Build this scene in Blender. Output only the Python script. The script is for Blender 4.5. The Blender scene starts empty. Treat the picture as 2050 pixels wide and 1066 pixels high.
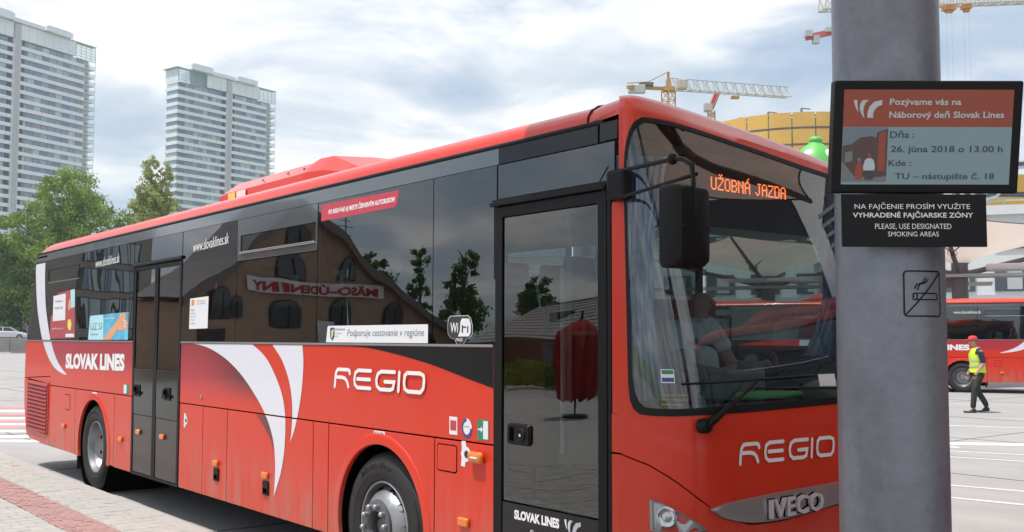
import bpy, bmesh, math, random
from mathutils import Vector, Matrix
random.seed(7)
sc = bpy.context.scene
R = math.radians
# ------------------------------------------------------------------ camera
cam_d = bpy.data.cameras.new('camera'); cam = bpy.data.objects.new('camera', cam_d)
sc.collection.objects.link(cam); sc.camera = cam
RX = Vector((0.62670958, 0.7792518, 0.00131713)); UX = Vector((0.04440925, -0.03740333, 0.99831298))
FX = Vector((-0.77798645, 0.62559381, 0.05804702))
mw = Matrix(((RX.x, UX.x, -FX.x, 15.085), (RX.y, UX.y, -FX.y, -3.5805), (RX.z, UX.z, -FX.z, 1.7206), (0, 0, 0, 1)))
cam.matrix_world = mw
cam_d.sensor_width = 36.0; cam_d.lens = 36.0 * 2040.2 / 2050.0
cam_d.shift_y = 24.67 / 2050.0
cam_d.clip_start = 0.05; cam_d.clip_end = 3000
# ------------------------------------------------------------------ sun and sky
SUN = Vector((0.10, 0.34, -1.0)).normalized()          # the way the light travels
sun_d = bpy.data.lights.new('sun', 'SUN'); sun = bpy.data.objects.new('sun', sun_d)
sc.collection.objects.link(sun)
sun_d.energy = 4.6; sun_d.angle = R(0.6); sun_d.color = (1.0, 0.95, 0.88)
sun.rotation_euler = SUN.to_track_quat('-Z', 'Y').to_euler(); sun.location = (0, -20, 60)
world = bpy.data.worlds.new('World'); sc.world = world; world.use_nodes = True
wn = world.node_tree.nodes; wl = world.node_tree.links
for n in list(wn): wn.remove(n)
def N(nodes, t, **kw):
    n = nodes.new(t)
    for k, v in kw.items():
        if k.startswith('i_'): n.inputs[k[2:]].default_value = v
        else: setattr(n, k, v)
    return n
out = N(wn, 'ShaderNodeOutputWorld'); bg = N(wn, 'ShaderNodeBackground'); bg.inputs['Strength'].default_value = 0.1
sky = N(wn, 'ShaderNodeTexSky'); sky.sky_type = 'NISHITA'; sky.sun_disc = False
sky.sun_elevation = math.asin(-SUN.z); sky.sun_rotation = math.atan2(-SUN.x, -SUN.y)
sky.air_density = 1.0; sky.dust_density = 1.5; sky.ozone_density = 1.0
tc = N(wn, 'ShaderNodeTexCoord'); sep = N(wn, 'ShaderNodeSeparateXYZ')
wl.new(tc.outputs['Generated'], sep.inputs[0])
zc = N(wn, 'ShaderNodeMath', operation='MAXIMUM'); wl.new(sep.outputs['Z'], zc.inputs[0]); zc.inputs[1].default_value = 0.0
za = N(wn, 'ShaderNodeMath', operation='ADD'); wl.new(zc.outputs[0], za.inputs[0]); za.inputs[1].default_value = 0.22
dv = N(wn, 'ShaderNodeVectorMath', operation='DIVIDE'); wl.new(tc.outputs['Generated'], dv.inputs[0])
cb = N(wn, 'ShaderNodeCombineXYZ')
for i in range(3): wl.new(za.outputs[0], cb.inputs[i])
wl.new(cb.outputs[0], dv.inputs[1])
mp = N(wn, 'ShaderNodeMapping'); mp.inputs['Location'].default_value = (3.1, 1.7, 0.0); wl.new(dv.outputs[0], mp.inputs['Vector'])
n1 = N(wn, 'ShaderNodeTexNoise', i_Scale=1.5, i_Detail=9.0, i_Roughness=0.52, i_Distortion=0.35); wl.new(mp.outputs[0], n1.inputs['Vector'])
mp2 = N(wn, 'ShaderNodeMapping'); mp2.inputs['Location'].default_value = (-5.2, 4.4, 0.7); wl.new(dv.outputs[0], mp2.inputs['Vector'])
n2 = N(wn, 'ShaderNodeTexNoise', i_Scale=1.9, i_Detail=8.0, i_Roughness=0.5, i_Distortion=0.6); wl.new(mp2.outputs[0], n2.inputs['Vector'])
cov = N(wn, 'ShaderNodeValToRGB'); wl.new(n1.outputs['Fac'], cov.inputs[0])
cov.color_ramp.elements[0].position = 0.35; cov.color_ramp.elements[0].color = (0.15, 0.15, 0.15, 1)
cov.color_ramp.elements[1].position = 0.49; cov.color_ramp.elements[1].color = (1, 1, 1, 1)
shade = N(wn, 'ShaderNodeValToRGB'); wl.new(n2.outputs['Fac'], shade.inputs[0])
shade.color_ramp.elements[0].position = 0.36; shade.color_ramp.elements[0].color = (5.2, 6.4, 7.8, 1)
e = shade.color_ramp.elements.new(0.50); e.color = (7.4, 8.2, 9.0, 1)
shade.color_ramp.elements[-1].position = 0.62; shade.color_ramp.elements[-1].color = (11.2, 11.2, 11.3, 1)
pale = N(wn, 'ShaderNodeMix', data_type='RGBA', blend_type='ADD'); pale.inputs[0].default_value = 1.0
wl.new(sky.outputs[0], pale.inputs[6]); pale.inputs[7].default_value = (1.1, 1.6, 2.3, 1)
mixc = N(wn, 'ShaderNodeMix', data_type='RGBA'); wl.new(cov.outputs[0], mixc.inputs[0])
wl.new(pale.outputs[2], mixc.inputs[6]); wl.new(shade.outputs[0], mixc.inputs[7])
wl.new(mixc.outputs[2], bg.inputs['Color']); wl.new(bg.outputs[0], out.inputs[0])
# ------------------------------------------------------------------ exposure
vs = sc.view_settings; vs.view_transform = 'Standard'; vs.look = 'None'; vs.exposure = 0.08; vs.gamma = 1.0; vs.use_curve_mapping = False
sc.cycles.max_bounces = 10; sc.cycles.transparent_max_bounces = 24; sc.cycles.glossy_bounces = 5; sc.cycles.transmission_bounces = 6
sc.cycles.caustics_reflective = False; sc.cycles.caustics_refractive = False
sc.cycles.sample_clamp_indirect = 6.0

# ------------------------------------------------------------------ helpers
C = sc.collection
def tag(o, label=None, cat=None, group=None, kind=None):
    if label: o['label'] = label
    if cat: o['category'] = cat
    if group: o['group'] = group
    if kind: o['kind'] = kind
    return o
def empty(name, loc=(0, 0, 0), rz=0, parent=None):
    o = bpy.data.objects.new(name, None); C.objects.link(o); o.location = loc; o.rotation_euler = (0, 0, rz)
    o.empty_display_size = 0.3
    if parent is not None: o.parent = parent
    return o
def copy_tree(o, parent=None, skip=lambda c: False):
    c = o.copy(); C.objects.link(c)
    if parent is not None: c.parent = parent
    for ch in list(o.children):
        if not skip(ch): copy_tree(ch, c, skip)
    return c
class MB:
    def __init__(s): s.v = []; s.f = []; s.mi = []; s.cur = 0
    def add(s, vs_, fs_):
        b = len(s.v); s.v.extend([tuple(p) for p in vs_]); s.f.extend([tuple(b + i for i in f) for f in fs_]); s.mi.extend([0]*(len(s.f)-len(s.mi)-len(fs_)) + [s.cur]*len(fs_)); return s
    def box(s, x0, x1, y0, y1, z0, z1):
        return s.add([(x0,y0,z0),(x1,y0,z0),(x1,y1,z0),(x0,y1,z0),(x0,y0,z1),(x1,y0,z1),(x1,y1,z1),(x0,y1,z1)],
                     [(0,3,2,1),(4,5,6,7),(0,1,5,4),(1,2,6,5),(2,3,7,6),(3,0,4,7)])
    def obox(s, c, U, V, W, u, v, w):
        c, U, V, W = Vector(c), Vector(U).normalized(), Vector(V).normalized(), Vector(W).normalized()
        pts = []
        for k in (-1, 1):
            for a, b in ((-1,-1),(1,-1),(1,1),(-1,1)): pts.append(c + U*a*u/2 + V*b*v/2 + W*k*w/2)
        return s.add(pts, [(0,3,2,1),(4,5,6,7),(0,1,5,4),(1,2,6,5),(2,3,7,6),(3,0,4,7)])
    def bar(s, a, b, w, h=None, up=(0, 0, 1)):
        a, b = Vector(a), Vector(b); d = b - a; L = d.length
        if L < 1e-6: return s
        u = Vector(up); side = d.cross(u)
        if side.length < 1e-6: side = d.cross(Vector((1, 0, 0)))
        return s.obox((a + b) / 2, d, side, side.cross(d), L, w, h or w)
    def prism_y(s, poly, y0, y1):          # poly in (x, z)
        n = len(poly); P = [(x, y0, z) for x, z in poly] + [(x, y1, z) for x, z in poly]
        return s.add(P, [tuple(range(n)), tuple(range(2*n-1, n-1, -1))] + [(i, i+n, (i+1) % n + n, (i+1) % n) for i in range(n)])
    def prism_z(s, poly, z0, z1):          # poly in (x, y)
        n = len(poly); P = [(x, y, z0) for x, y in poly] + [(x, y, z1) for x, y in poly]
        return s.add(P, [tuple(range(n-1, -1, -1)), tuple(range(n, 2*n))] + [(i, (i+1) % n, (i+1) % n + n, i+n) for i in range(n)])
    def prism(s, poly, O, U, V, d0, d1):   # poly in the plane (U, V), extruded along U x V
        O, U, V = Vector(O), Vector(U), Vector(V); W = U.cross(V).normalized(); n = len(poly)
        P = [O + U*a + V*b + W*d0 for a, b in poly] + [O + U*a + V*b + W*d1 for a, b in poly]
        return s.add(P, [tuple(range(n-1, -1, -1)), tuple(range(n, 2*n))] + [(i, (i+1) % n, (i+1) % n + n, i+n) for i in range(n)])
    def tube(s, path, r, n=8, cap=True):
        path = [Vector(p) for p in path]; m = len(path); rr = r if isinstance(r, (list, tuple)) else [r]*m
        ref = Vector((0, 0, 1)); b0 = len(s.v); prev = None
        for i, p in enumerate(path):
            d = (path[min(i+1, m-1)] - path[max(i-1, 0)]).normalized()
            if prev is None:
                u = d.cross(ref)
                if u.length < 1e-3: u = d.cross(Vector((1, 0, 0)))
            else: u = prev - d * prev.dot(d)
            u.normalize(); prev = u.copy(); w = d.cross(u)
            for k in range(n):
                a = 2*math.pi*k/n; s.v.append(tuple(p + (u*math.cos(a) + w*math.sin(a))*rr[i]))
        for i in range(m-1):
            for k in range(n):
                a = b0+i*n+k; b = b0+i*n+(k+1) % n; s.f.append((a, b, b+n, a+n))
        if cap: s.f.append(tuple(range(b0+n-1, b0-1, -1))); s.f.append(tuple(range(b0+(m-1)*n, b0+m*n)))
        return s
    def lathe(s, prof, O=(0, 0, 0), axis=(0, 0, 1), n=32, a0=0.0, a1=2*math.pi):
        O = Vector(O); ax = Vector(axis).normalized(); u = ax.orthogonal().normalized(); w = ax.cross(u)
        full = abs(a1 - a0 - 2*math.pi) < 1e-6; m = n if full else n + 1; b0 = len(s.v)
        for r, h in prof:
            for k in range(m):
                a = a0 + (a1-a0)*k/n; s.v.append(tuple(O + ax*h + (u*math.cos(a) + w*math.sin(a))*r))
        for i in range(len(prof)-1):
            for k in range(n):
                k2 = (k+1) % m; s.f.append((b0+i*m+k, b0+i*m+k2, b0+(i+1)*m+k2, b0+(i+1)*m+k))
        return s
    def grid(s, rows):
        m = len(rows[0]); b0 = len(s.v)
        for r in rows: s.v.extend([tuple(p) for p in r])
        for i in range(len(rows)-1):
            for k in range(m-1): s.f.append((b0+i*m+k, b0+i*m+k+1, b0+(i+1)*m+k+1, b0+(i+1)*m+k))
        return s
    def quad(s, a, b, c, d): return s.add([a, b, c, d], [(0, 1, 2, 3)])
    def ball(s, c, r, n=10, sc_=(1, 1, 1)):
        c = Vector(c); rows = []
        for i in range(n//2+1):
            t = math.pi*i/(n//2); rows.append([(c.x + r*sc_[0]*math.sin(t)*math.cos(2*math.pi*k/n), c.y + r*sc_[1]*math.sin(t)*math.sin(2*math.pi*k/n), c.z + r*sc_[2]*math.cos(t)) for k in range(n+1)])
        return s.grid(rows)
    def build(s, name, mat, parent=None, bevel=0, smooth=None, seg=2, fix=True):
        me = bpy.data.meshes.new(name); me.from_pydata(s.v, [], s.f)
        if any(s.mi):
            mi = s.mi + [0]*(len(s.f)-len(s.mi)); me.polygons.foreach_set('material_index', mi)
        if fix:
            bm = bmesh.new(); bm.from_mesh(me); bmesh.ops.remove_doubles(bm, verts=bm.verts, dist=1e-5) if len(s.v) < 60000 else None
            bmesh.ops.recalc_face_normals(bm, faces=bm.faces) if len(s.v) < 60000 else None
            bm.to_mesh(me); bm.free()
        for m in (mat if isinstance(mat, (list, tuple)) else [mat]): me.materials.append(m)
        if smooth is not None:
            me.shade_smooth(); me.set_sharp_from_angle(angle=R(smooth))
        o = bpy.data.objects.new(name, me); C.objects.link(o)
        if parent is not None: o.parent = parent
        if bevel:
            b = o.modifiers.new('bevel', 'BEVEL'); b.width = bevel; b.segments = seg; b.limit_method = 'ANGLE'; b.angle_limit = R(40)
            b.harden_normals = False
        return o
def part_copy(o, parent, loc=None, rz=None):
    c = o.copy(); C.objects.link(c); c.parent = parent
    if loc is not None: c.location = loc
    if rz is not None: c.rotation_euler = (0, 0, rz)
    return c
def clip(poly, axis, val, keep_above):
    res = []
    for i in range(len(poly)):
        a, b = poly[i], poly[(i+1) % len(poly)]; ia = (a[axis] >= val) == keep_above; ib = (b[axis] >= val) == keep_above
        if ia: res.append(a)
        if ia != ib:
            t = (val - a[axis]) / (b[axis] - a[axis]); res.append((a[0]+(b[0]-a[0])*t, a[1]+(b[1]-a[1])*t))
    return res
def arc(cx, cz, r, a0, a1, n, rz=None):
    return [(cx + r*math.cos(R(a0 + (a1-a0)*i/n)), cz + (rz or r)*math.sin(R(a0 + (a1-a0)*i/n))) for i in range(n+1)]
def rrect(x0, x1, z0, z1, r, n=4):
    return arc(x1-r, z0+r, r, -90, 0, n) + arc(x1-r, z1-r, r, 0, 90, n) + arc(x0+r, z1-r, r, 90, 180, n) + arc(x0+r, z0+r, r, 180, 270, n)
def text_mesh(body, w, h, mapf, bold=0.0, shear=0.0, depth=0.0, res=3, keep=False):
    c = bpy.data.curves.new('lettering', 'FONT'); c.body = body; c.offset = bold; c.shear = shear; c.resolution_u = res; c.size = 1
    c.extrude = 0.5 if depth else 0
    o = bpy.data.objects.new('tmp', c); C.objects.link(o); bpy.context.view_layer.update()
    ev = o.evaluated_get(bpy.context.evaluated_depsgraph_get()); me = ev.to_mesh()
    V = [v.co.copy() for v in me.vertices]; F = [tuple(p.vertices) for p in me.polygons]; ev.to_mesh_clear()
    bpy.data.objects.remove(o); bpy.data.curves.remove(c)
    x0 = min(v.x for v in V); x1 = max(v.x for v in V); y0 = min(v.y for v in V); y1 = max(v.y for v in V)
    sy = h / (y1 - y0); sx = sy if (keep or w is None) else w / (x1 - x0)
    return [mapf((v.x-x0)*sx, (v.y-y0)*sy, (v.z*2*depth if depth else 0)) for v in V], F
def text_obj(name, body, O, U, V, w, h, mat, parent=None, **kw):
    O, U, V = Vector(O), Vector(U).normalized(), Vector(V).normalized(); W = U.cross(V).normalized()
    vs_, fs_ = text_mesh(body, w, h, lambda a, b, c: tuple(O + U*a + V*b + W*c), **kw)
    m = MB(); m.add(vs_, fs_); return m.build(name, mat, parent, fix=False)
def stroke(path, w, closed=False, cap=True):
    """a flat ribbon polygon list round a 2-D path: returns quads (and end discs) for strokes of lettering"""
    quads = []; n = len(path); pts = [Vector(p) for p in path]
    L, Rr = [], []
    for i in range(n):
        a = pts[i-1] if (i > 0 or closed) else pts[i]; b = pts[(i+1) % n] if (i < n-1 or closed) else pts[i]
        if closed or 0 < i < n-1:
            d1 = (pts[i]-a).normalized(); d2 = (b-pts[i]).normalized(); d = (d1+d2).normalized(); k = 1/max(0.5, d.dot(d1))
        else: d = (b-a).normalized(); k = 1
        nrm = Vector((-d.y, d.x))*w/2*k; L.append(pts[i]+nrm); Rr.append(pts[i]-nrm)
    for i in range(n if closed else n-1):
        j = (i+1) % n; quads.append([Rr[i], Rr[j], L[j], L[i]])
    if cap and not closed:
        for e_ in (0, n-1): quads.append([pts[e_] + Vector((math.cos(t), math.sin(t)))*w/2 for t in [2*math.pi*k/10 for k in range(10)]])
    return quads

# ------------------------------------------------------------------ materials
def mat(name, col, rough=0.5, metal=0.0, coat=0.0, var=0.0, vscale=3.0, bump=0.0, bscale=40.0, spec=0.5, emit=None, estr=1.0, rvar=0.0, trans=0.0, sub=0.0, stretch=None):
    m = bpy.data.materials.new(name); m.use_nodes = True; nt = m.node_tree; n = nt.nodes; l = nt.links; b = n['Principled BSDF']
    b.inputs['Base Color'].default_value = (*col, 1); b.inputs['Roughness'].default_value = rough; b.inputs['Metallic'].default_value = metal
    b.inputs['Coat Weight'].default_value = coat; b.inputs['Coat Roughness'].default_value = 0.04; b.inputs['Specular IOR Level'].default_value = spec
    if emit: b.inputs['Emission Color'].default_value = (*emit, 1); b.inputs['Emission Strength'].default_value = estr
    if var or bump or rvar:
        t = N(n, 'ShaderNodeTexCoord'); src = t.outputs['Object']
        if stretch:
            mpn = N(n, 'ShaderNodeMapping'); mpn.inputs['Scale'].default_value = stretch; l.new(src, mpn.inputs[0]); src = mpn.outputs[0]
    if var or rvar:
        nz = N(n, 'ShaderNodeTexNoise', i_Scale=vscale, i_Detail=6.0, i_Roughness=0.6); l.new(src, nz.inputs['Vector'])
    if var:
        mr = N(n, 'ShaderNodeMapRange'); mr.inputs[1].default_value = 0.3; mr.inputs[2].default_value = 0.7
        mr.inputs[3].default_value = 1-var; mr.inputs[4].default_value = 1+var; l.new(nz.outputs['Fac'], mr.inputs[0])
        mx = N(n, 'ShaderNodeVectorMath', operation='SCALE'); mx.inputs[0].default_value = col; l.new(mr.outputs[0], mx.inputs['Scale'])
        l.new(mx.outputs[0], b.inputs['Base Color'])
    if rvar:
        mr2 = N(n, 'ShaderNodeMapRange'); mr2.inputs[1].default_value = 0.3; mr2.inputs[2].default_value = 0.7
        mr2.inputs[3].default_value = max(0, rough-rvar); mr2.inputs[4].default_value = rough+rvar; l.new(nz.outputs['Fac'], mr2.inputs[0]); l.new(mr2.outputs[0], b.inputs['Roughness'])
    if bump:
        nb = N(n, 'ShaderNodeTexNoise', i_Scale=bscale, i_Detail=5.0); l.new(src, nb.inputs['Vector'])
        bp = N(n, 'ShaderNodeBump', i_Strength=bump, i_Distance=0.02); l.new(nb.outputs['Fac'], bp.inputs['Height']); l.new(bp.outputs[0], b.inputs['Normal'])
    return m
def glass(name, tint, ior=1.55, wav=0.0, wscale=1.2, rough=0.0, wdist=0.02):
    m = bpy.data.materials.new(name); m.use_nodes = True; nt = m.node_tree; n = nt.nodes; l = nt.links; n.remove(n['Principled BSDF'])
    o = n['Material Output']; tr = N(n, 'ShaderNodeBsdfTransparent'); tr.inputs[0].default_value = (*tint, 1)
    gl = N(n, 'ShaderNodeBsdfGlossy', i_Roughness=rough); gl.inputs['Color'].default_value = (1, 1, 1, 1)
    fr = N(n, 'ShaderNodeFresnel'); ge = N(n, 'ShaderNodeNewGeometry'); ma = N(n, 'ShaderNodeMath', operation='MULTIPLY_ADD'); ma.inputs[1].default_value = 1/ior-ior; ma.inputs[2].default_value = ior
    l.new(ge.outputs['Backfacing'], ma.inputs[0]); l.new(ma.outputs[0], fr.inputs['IOR']); mx = N(n, 'ShaderNodeMixShader')
    l.new(fr.outputs[0], mx.inputs[0]); l.new(tr.outputs[0], mx.inputs[1]); l.new(gl.outputs[0], mx.inputs[2]); l.new(mx.outputs[0], o.inputs[0])
    if wav:
        t = N(n, 'ShaderNodeTexCoord'); nb = N(n, 'ShaderNodeTexNoise', i_Scale=wscale, i_Detail=1.0); l.new(t.outputs['Object'], nb.inputs['Vector'])
        bp = N(n, 'ShaderNodeBump', i_Strength=wav, i_Distance=wdist); l.new(nb.outputs['Fac'], bp.inputs['Height']); l.new(bp.outputs[0], gl.inputs['Normal'])
    return m
M = {}
M['red'] = mat('bus_red_paint', (0.62, 0.032, 0.010), 0.32, coat=0.12, spec=0.35, var=0.03, vscale=2.0, bump=0.022, bscale=1.2)
M['red_roof'] = mat('bus_red_roof_paint', (0.62, 0.030, 0.010), 0.26, coat=0.35)
def grime(m, dirt=(0.36, 0.22, 0.17), z0=0.30, z1=1.0, amt=0.75):
    """road dust settled on the lower body, in streaky patches"""
    nt = m.node_tree; n = nt.nodes; l = nt.links; b = n['Principled BSDF']; src = b.inputs['Base Color'].links[0].from_socket
    t = N(n, 'ShaderNodeTexCoord'); sp_ = N(n, 'ShaderNodeSeparateXYZ'); l.new(t.outputs['Object'], sp_.inputs[0])
    mr = N(n, 'ShaderNodeMapRange', interpolation_type='SMOOTHSTEP'); mr.inputs[1].default_value = z1; mr.inputs[2].default_value = z0; mr.inputs[3].default_value = 0.10; mr.inputs[4].default_value = 1.0; l.new(sp_.outputs['Z'], mr.inputs[0])
    mp_ = N(n, 'ShaderNodeMapping'); mp_.inputs['Scale'].default_value = (7, 7, 1.3); l.new(t.outputs['Object'], mp_.inputs[0])
    nz = N(n, 'ShaderNodeTexNoise', i_Scale=1.0, i_Detail=7.0, i_Roughness=.65); l.new(mp_.outputs[0], nz.inputs['Vector'])
    m2 = N(n, 'ShaderNodeMapRange'); m2.inputs[1].default_value = .35; m2.inputs[2].default_value = .75; m2.inputs[4].default_value = amt; l.new(nz.outputs['Fac'], m2.inputs[0])
    mu = N(n, 'ShaderNodeMath', operation='MULTIPLY'); l.new(mr.outputs[0], mu.inputs[0]); l.new(m2.outputs[0], mu.inputs[1])
    mx = N(n, 'ShaderNodeMix', data_type='RGBA'); l.new(mu.outputs[0], mx.inputs[0]); l.new(src, mx.inputs[6]); mx.inputs[7].default_value = (*dirt, 1); l.new(mx.outputs[2], b.inputs['Base Color'])
grime(M['red'])
M['black_pl'] = mat('black_plastic', (0.0055, 0.0055, 0.0065), 0.45, bump=0.05, bscale=300, spec=0.22)
M['rubber'] = mat('rubber_seal', (0.007, 0.007, 0.008), 0.55, spec=0.25)
M['cantrail'] = mat('grey_black_gloss', (0.05, 0.062, 0.075), 0.12, coat=1.0, spec=1.0)
M['blackgloss'] = mat('black_gloss', (0.006, 0.006, 0.008), 0.12, coat=0.2, spec=.3)
M['doorgrey'] = mat('door_panel_grey', (0.026, 0.023, 0.022), 0.32, var=0.08, vscale=6, coat=0.15)
M['inside'] = mat('interior_grey', (0.14, 0.14, 0.145), 0.8)
M['inside_d'] = mat('interior_dark', (0.05, 0.05, 0.055), 0.8)
M['glass_side'] = glass('tinted_side_glass', (0.13, 0.165, 0.165), 2.1, 0.20, 1.0)
M['glass_door'] = glass('door_glass', (0.40, 0.47, 0.47), 1.9, 0.32, 1.1)
M['glass_front'] = glass('windshield_glass', (0.54, 0.62, 0.62), 1.95, 0.06, 0.8)
M['white_print'] = mat('white_print', (0.70, 0.71, 0.78), 0.45, coat=0.3)
M['white_let'] = mat('white_lettering', (0.80, 0.80, 0.80), 0.5)
M['amber'] = mat('amber_lens', (0.75, 0.19, 0.012), 0.25, coat=0.6, bump=0.3, bscale=120)
M['badge'] = mat('badge_chrome', (0.80, 0.81, 0.83), 0.38, metal=0.55)
M['chrome'] = mat('chrome', (0.75, 0.76, 0.78), 0.10, metal=1.0)
M['silver'] = mat('silver_wheel', (0.30, 0.31, 0.325), 0.42, metal=0.75, var=0.08, vscale=9, rvar=0.1)
M['hubgrey'] = mat('hub_grey', (0.13, 0.135, 0.145), 0.4, metal=0.5, var=0.1)
M['tyre'] = mat('tyre_rubber', (0.016, 0.0155, 0.0155), 0.62, var=0.25, vscale=6, bump=0.15, bscale=60)
M['grille'] = mat('grille_silver', (0.36, 0.36, 0.37), 0.32, metal=0.6, var=0.05)
M['darkhole'] = mat('dark_void', (0.003, 0.003, 0.003), 1.0, spec=0.0)
M['silver_d'] = mat('silver_wheel_rear', (0.30, 0.30, 0.31), 0.42, metal=0.7, var=0.15, vscale=9, rvar=0.1)  # separate mottled silver for the rear wheel discs
# ================================================================== GROUND, YARD, PAVEMENT
def ground_mat():
    m = bpy.data.materials.new('yard_concrete'); m.use_nodes = True; nt = m.node_tree; n = nt.nodes; l = nt.links; b = n['Principled BSDF']
    t = N(n, 'ShaderNodeTexCoord'); a = N(n, 'ShaderNodeTexNoise', i_Scale=0.35, i_Detail=8.0, i_Roughness=0.65); l.new(t.outputs['Object'], a.inputs['Vector'])
    mpn = N(n, 'ShaderNodeMapping'); mpn.inputs['Scale'].default_value = (0.25, 1.6, 1); mpn.inputs['Rotation'].default_value = (0, 0, R(-22)); l.new(t.outputs['Object'], mpn.inputs[0])
    a2 = N(n, 'ShaderNodeTexNoise', i_Scale=1.2, i_Detail=5.0); l.new(mpn.outputs[0], a2.inputs['Vector'])
    ad = N(n, 'ShaderNodeMath', operation='ADD'); l.new(a.outputs['Fac'], ad.inputs[0]); l.new(a2.outputs['Fac'], ad.inputs[1])
    cr_ = N(n, 'ShaderNodeValToRGB'); l.new(ad.outputs[0], cr_.inputs[0])
    mr = N(n, 'ShaderNodeMapRange'); mr.inputs[1].default_value = 0.7; mr.inputs[2].default_value = 1.3; l.new(ad.outputs[0], mr.inputs[0]); l.new(mr.outputs[0], cr_.inputs[0])
    cr_.color_ramp.elements[0].color = (0.32, 0.31, 0.305, 1); cr_.color_ramp.elements[1].color = (0.42, 0.405, 0.40, 1)
    f = N(n, 'ShaderNodeTexNoise', i_Scale=60.0, i_Detail=4.0); l.new(t.outputs['Object'], f.inputs['Vector'])
    mx = N(n, 'ShaderNodeMix', data_type='RGBA', blend_type='MULTIPLY'); mx.inputs[0].default_value = 0.25; l.new(cr_.outputs[0], mx.inputs[6]); l.new(f.outputs['Fac'], mx.inputs[7])
    l.new(mx.outputs[2], b.inputs['Base Color']); b.inputs['Roughness'].default_value = 0.85
    bp = N(n, 'ShaderNodeBump', i_Strength=0.3, i_Distance=0.01); l.new(f.outputs['Fac'], bp.inputs['Height']); l.new(bp.outputs[0], b.inputs['Normal'])
    return m
M['yard'] = ground_mat()
M['paint_w'] = mat('road_paint_white', (0.74, 0.74, 0.72), 0.7, var=0.08, vscale=5)
M['paint_l'] = mat('worn_line_paint', (0.60, 0.59, 0.58), 0.8, var=.12, vscale=3)
M['paint_r'] = mat('road_paint_red', (0.55, 0.22, 0.23), 0.7, var=0.1, vscale=5)
M['joint'] = mat('joint_sealant', (0.10, 0.095, 0.09), 0.8, var=0.2)
M['kerb'] = mat('kerb_concrete', (0.37, 0.36, 0.345), 0.85, var=0.08, vscale=5, bump=0.3, bscale=60)
M['paver_a'] = mat('paver_beige', (0.375, 0.365, 0.35), 0.9, var=0.08, vscale=9, bump=0.35, bscale=70)
M['paver_b'] = mat('paver_grey_green', (0.375, 0.37, 0.345), 0.9, var=0.08, vscale=9, bump=0.35, bscale=70)
M['paver_c'] = mat('paver_pale', (0.40, 0.385, 0.365), 0.9, var=0.08, vscale=9, bump=0.35, bscale=70)
M['paver_red'] = mat('paver_red', (0.37, 0.225, 0.21), 0.9, var=0.10, vscale=9, bump=0.35, bscale=70)
M['paver_red2'] = mat('paver_red_dark', (0.34, 0.20, 0.185), 0.9, var=0.10, vscale=9, bump=0.35, bscale=70)
M['bed'] = mat('joint_sand', (0.30, 0.28, 0.26), 0.95)
M['earth'] = mat('far_terrain', (0.16, 0.20, 0.10), 0.95, var=0.3, vscale=0.05)

g = MB(); g.add([(-1500,-1500,-0.03),(1500,-1500,-0.03),(1500,1500,-0.03),(-1500,1500,-0.03)], [(0,1,2,3)])
tag(g.build('ground', M['earth']), 'wide plain of grass and town ground reaching the horizon', kind='structure')
g = MB(); g.box(-118, 70, -60, 90, -0.3, 0.0)
yard = tag(g.build('road', M['yard']), 'pale sunlit concrete bus station yard', kind='structure')
# expansion joints of the yard, cut as thin sealed strips
j = MB()
for y in (0.9, 4.6, 9.0, 13.5, 18.0, 24.0, 30.0):
    j.box(-60, 50, y, y+0.025, 0.0, 0.004)
for x in (-30, -22.5, -15, -9, -4.6, 1.0, 6.3, 11.6, 17, 23, 29):
    j.box(x, x+0.025, -0.33, 40, 0.0, 0.0035)
j.build('joint_line', M['joint'], yard)['kind'] = 'stuff'

def painted(name, pts, m, label, z=0.006, group=None):
    a = MB(); a.prism_z(pts, 0.001, z); o = a.build(name, m); tag(o, label, kind='structure', group=group); return o
# crossing stripes behind the bus, they run square to the view
def stripe_band(o, u0, u1, w, m, label, parent=None):
    U = Vector((0.627, 0.779, 0)); V = Vector((-0.779, 0.627, 0)); O = Vector((o[0], o[1], 0))
    P = [O + U*u0, O + U*u1, O + U*u1 + V*w, O + U*u0 + V*w]
    return painted('road_marking', [(p.x, p.y) for p in P], m, label)
# (start point on the left frame edge, reach to the right, depth, colour)
STR = [(-4.00,-0.55,2.15,0.36,'w'),(-4.55,-0.10,1.75,0.45,'w'),(-5.35,0.55,1.55,0.38,'w'),(-6.1,0.98,1.5,0.36,'r'),(-6.7,1.25,1.5,0.45,'w'),(-7.5,1.35,1.6,0.42,'r'),
       (-8.3,1.50,1.8,0.55,'w'),(-9.4,1.75,1.9,0.55,'r'),(-10.5,2.0,2.0,0.65,'w'),(-11.8,2.35,1.4,0.7,'r')]
for k, (x, y, u1, w, c) in enumerate(STR):
    stripe_band((x, y), -6.0, u1, w, M['paint_w'] if c == 'w' else M['paint_r'],
        ('white' if c == 'w' else 'faded red') + ' crossing stripe behind the bus, %s counting outward from the pavement' % ['first','second','third','fourth','fifth','sixth','seventh','eighth','ninth','tenth'][k])
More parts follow.
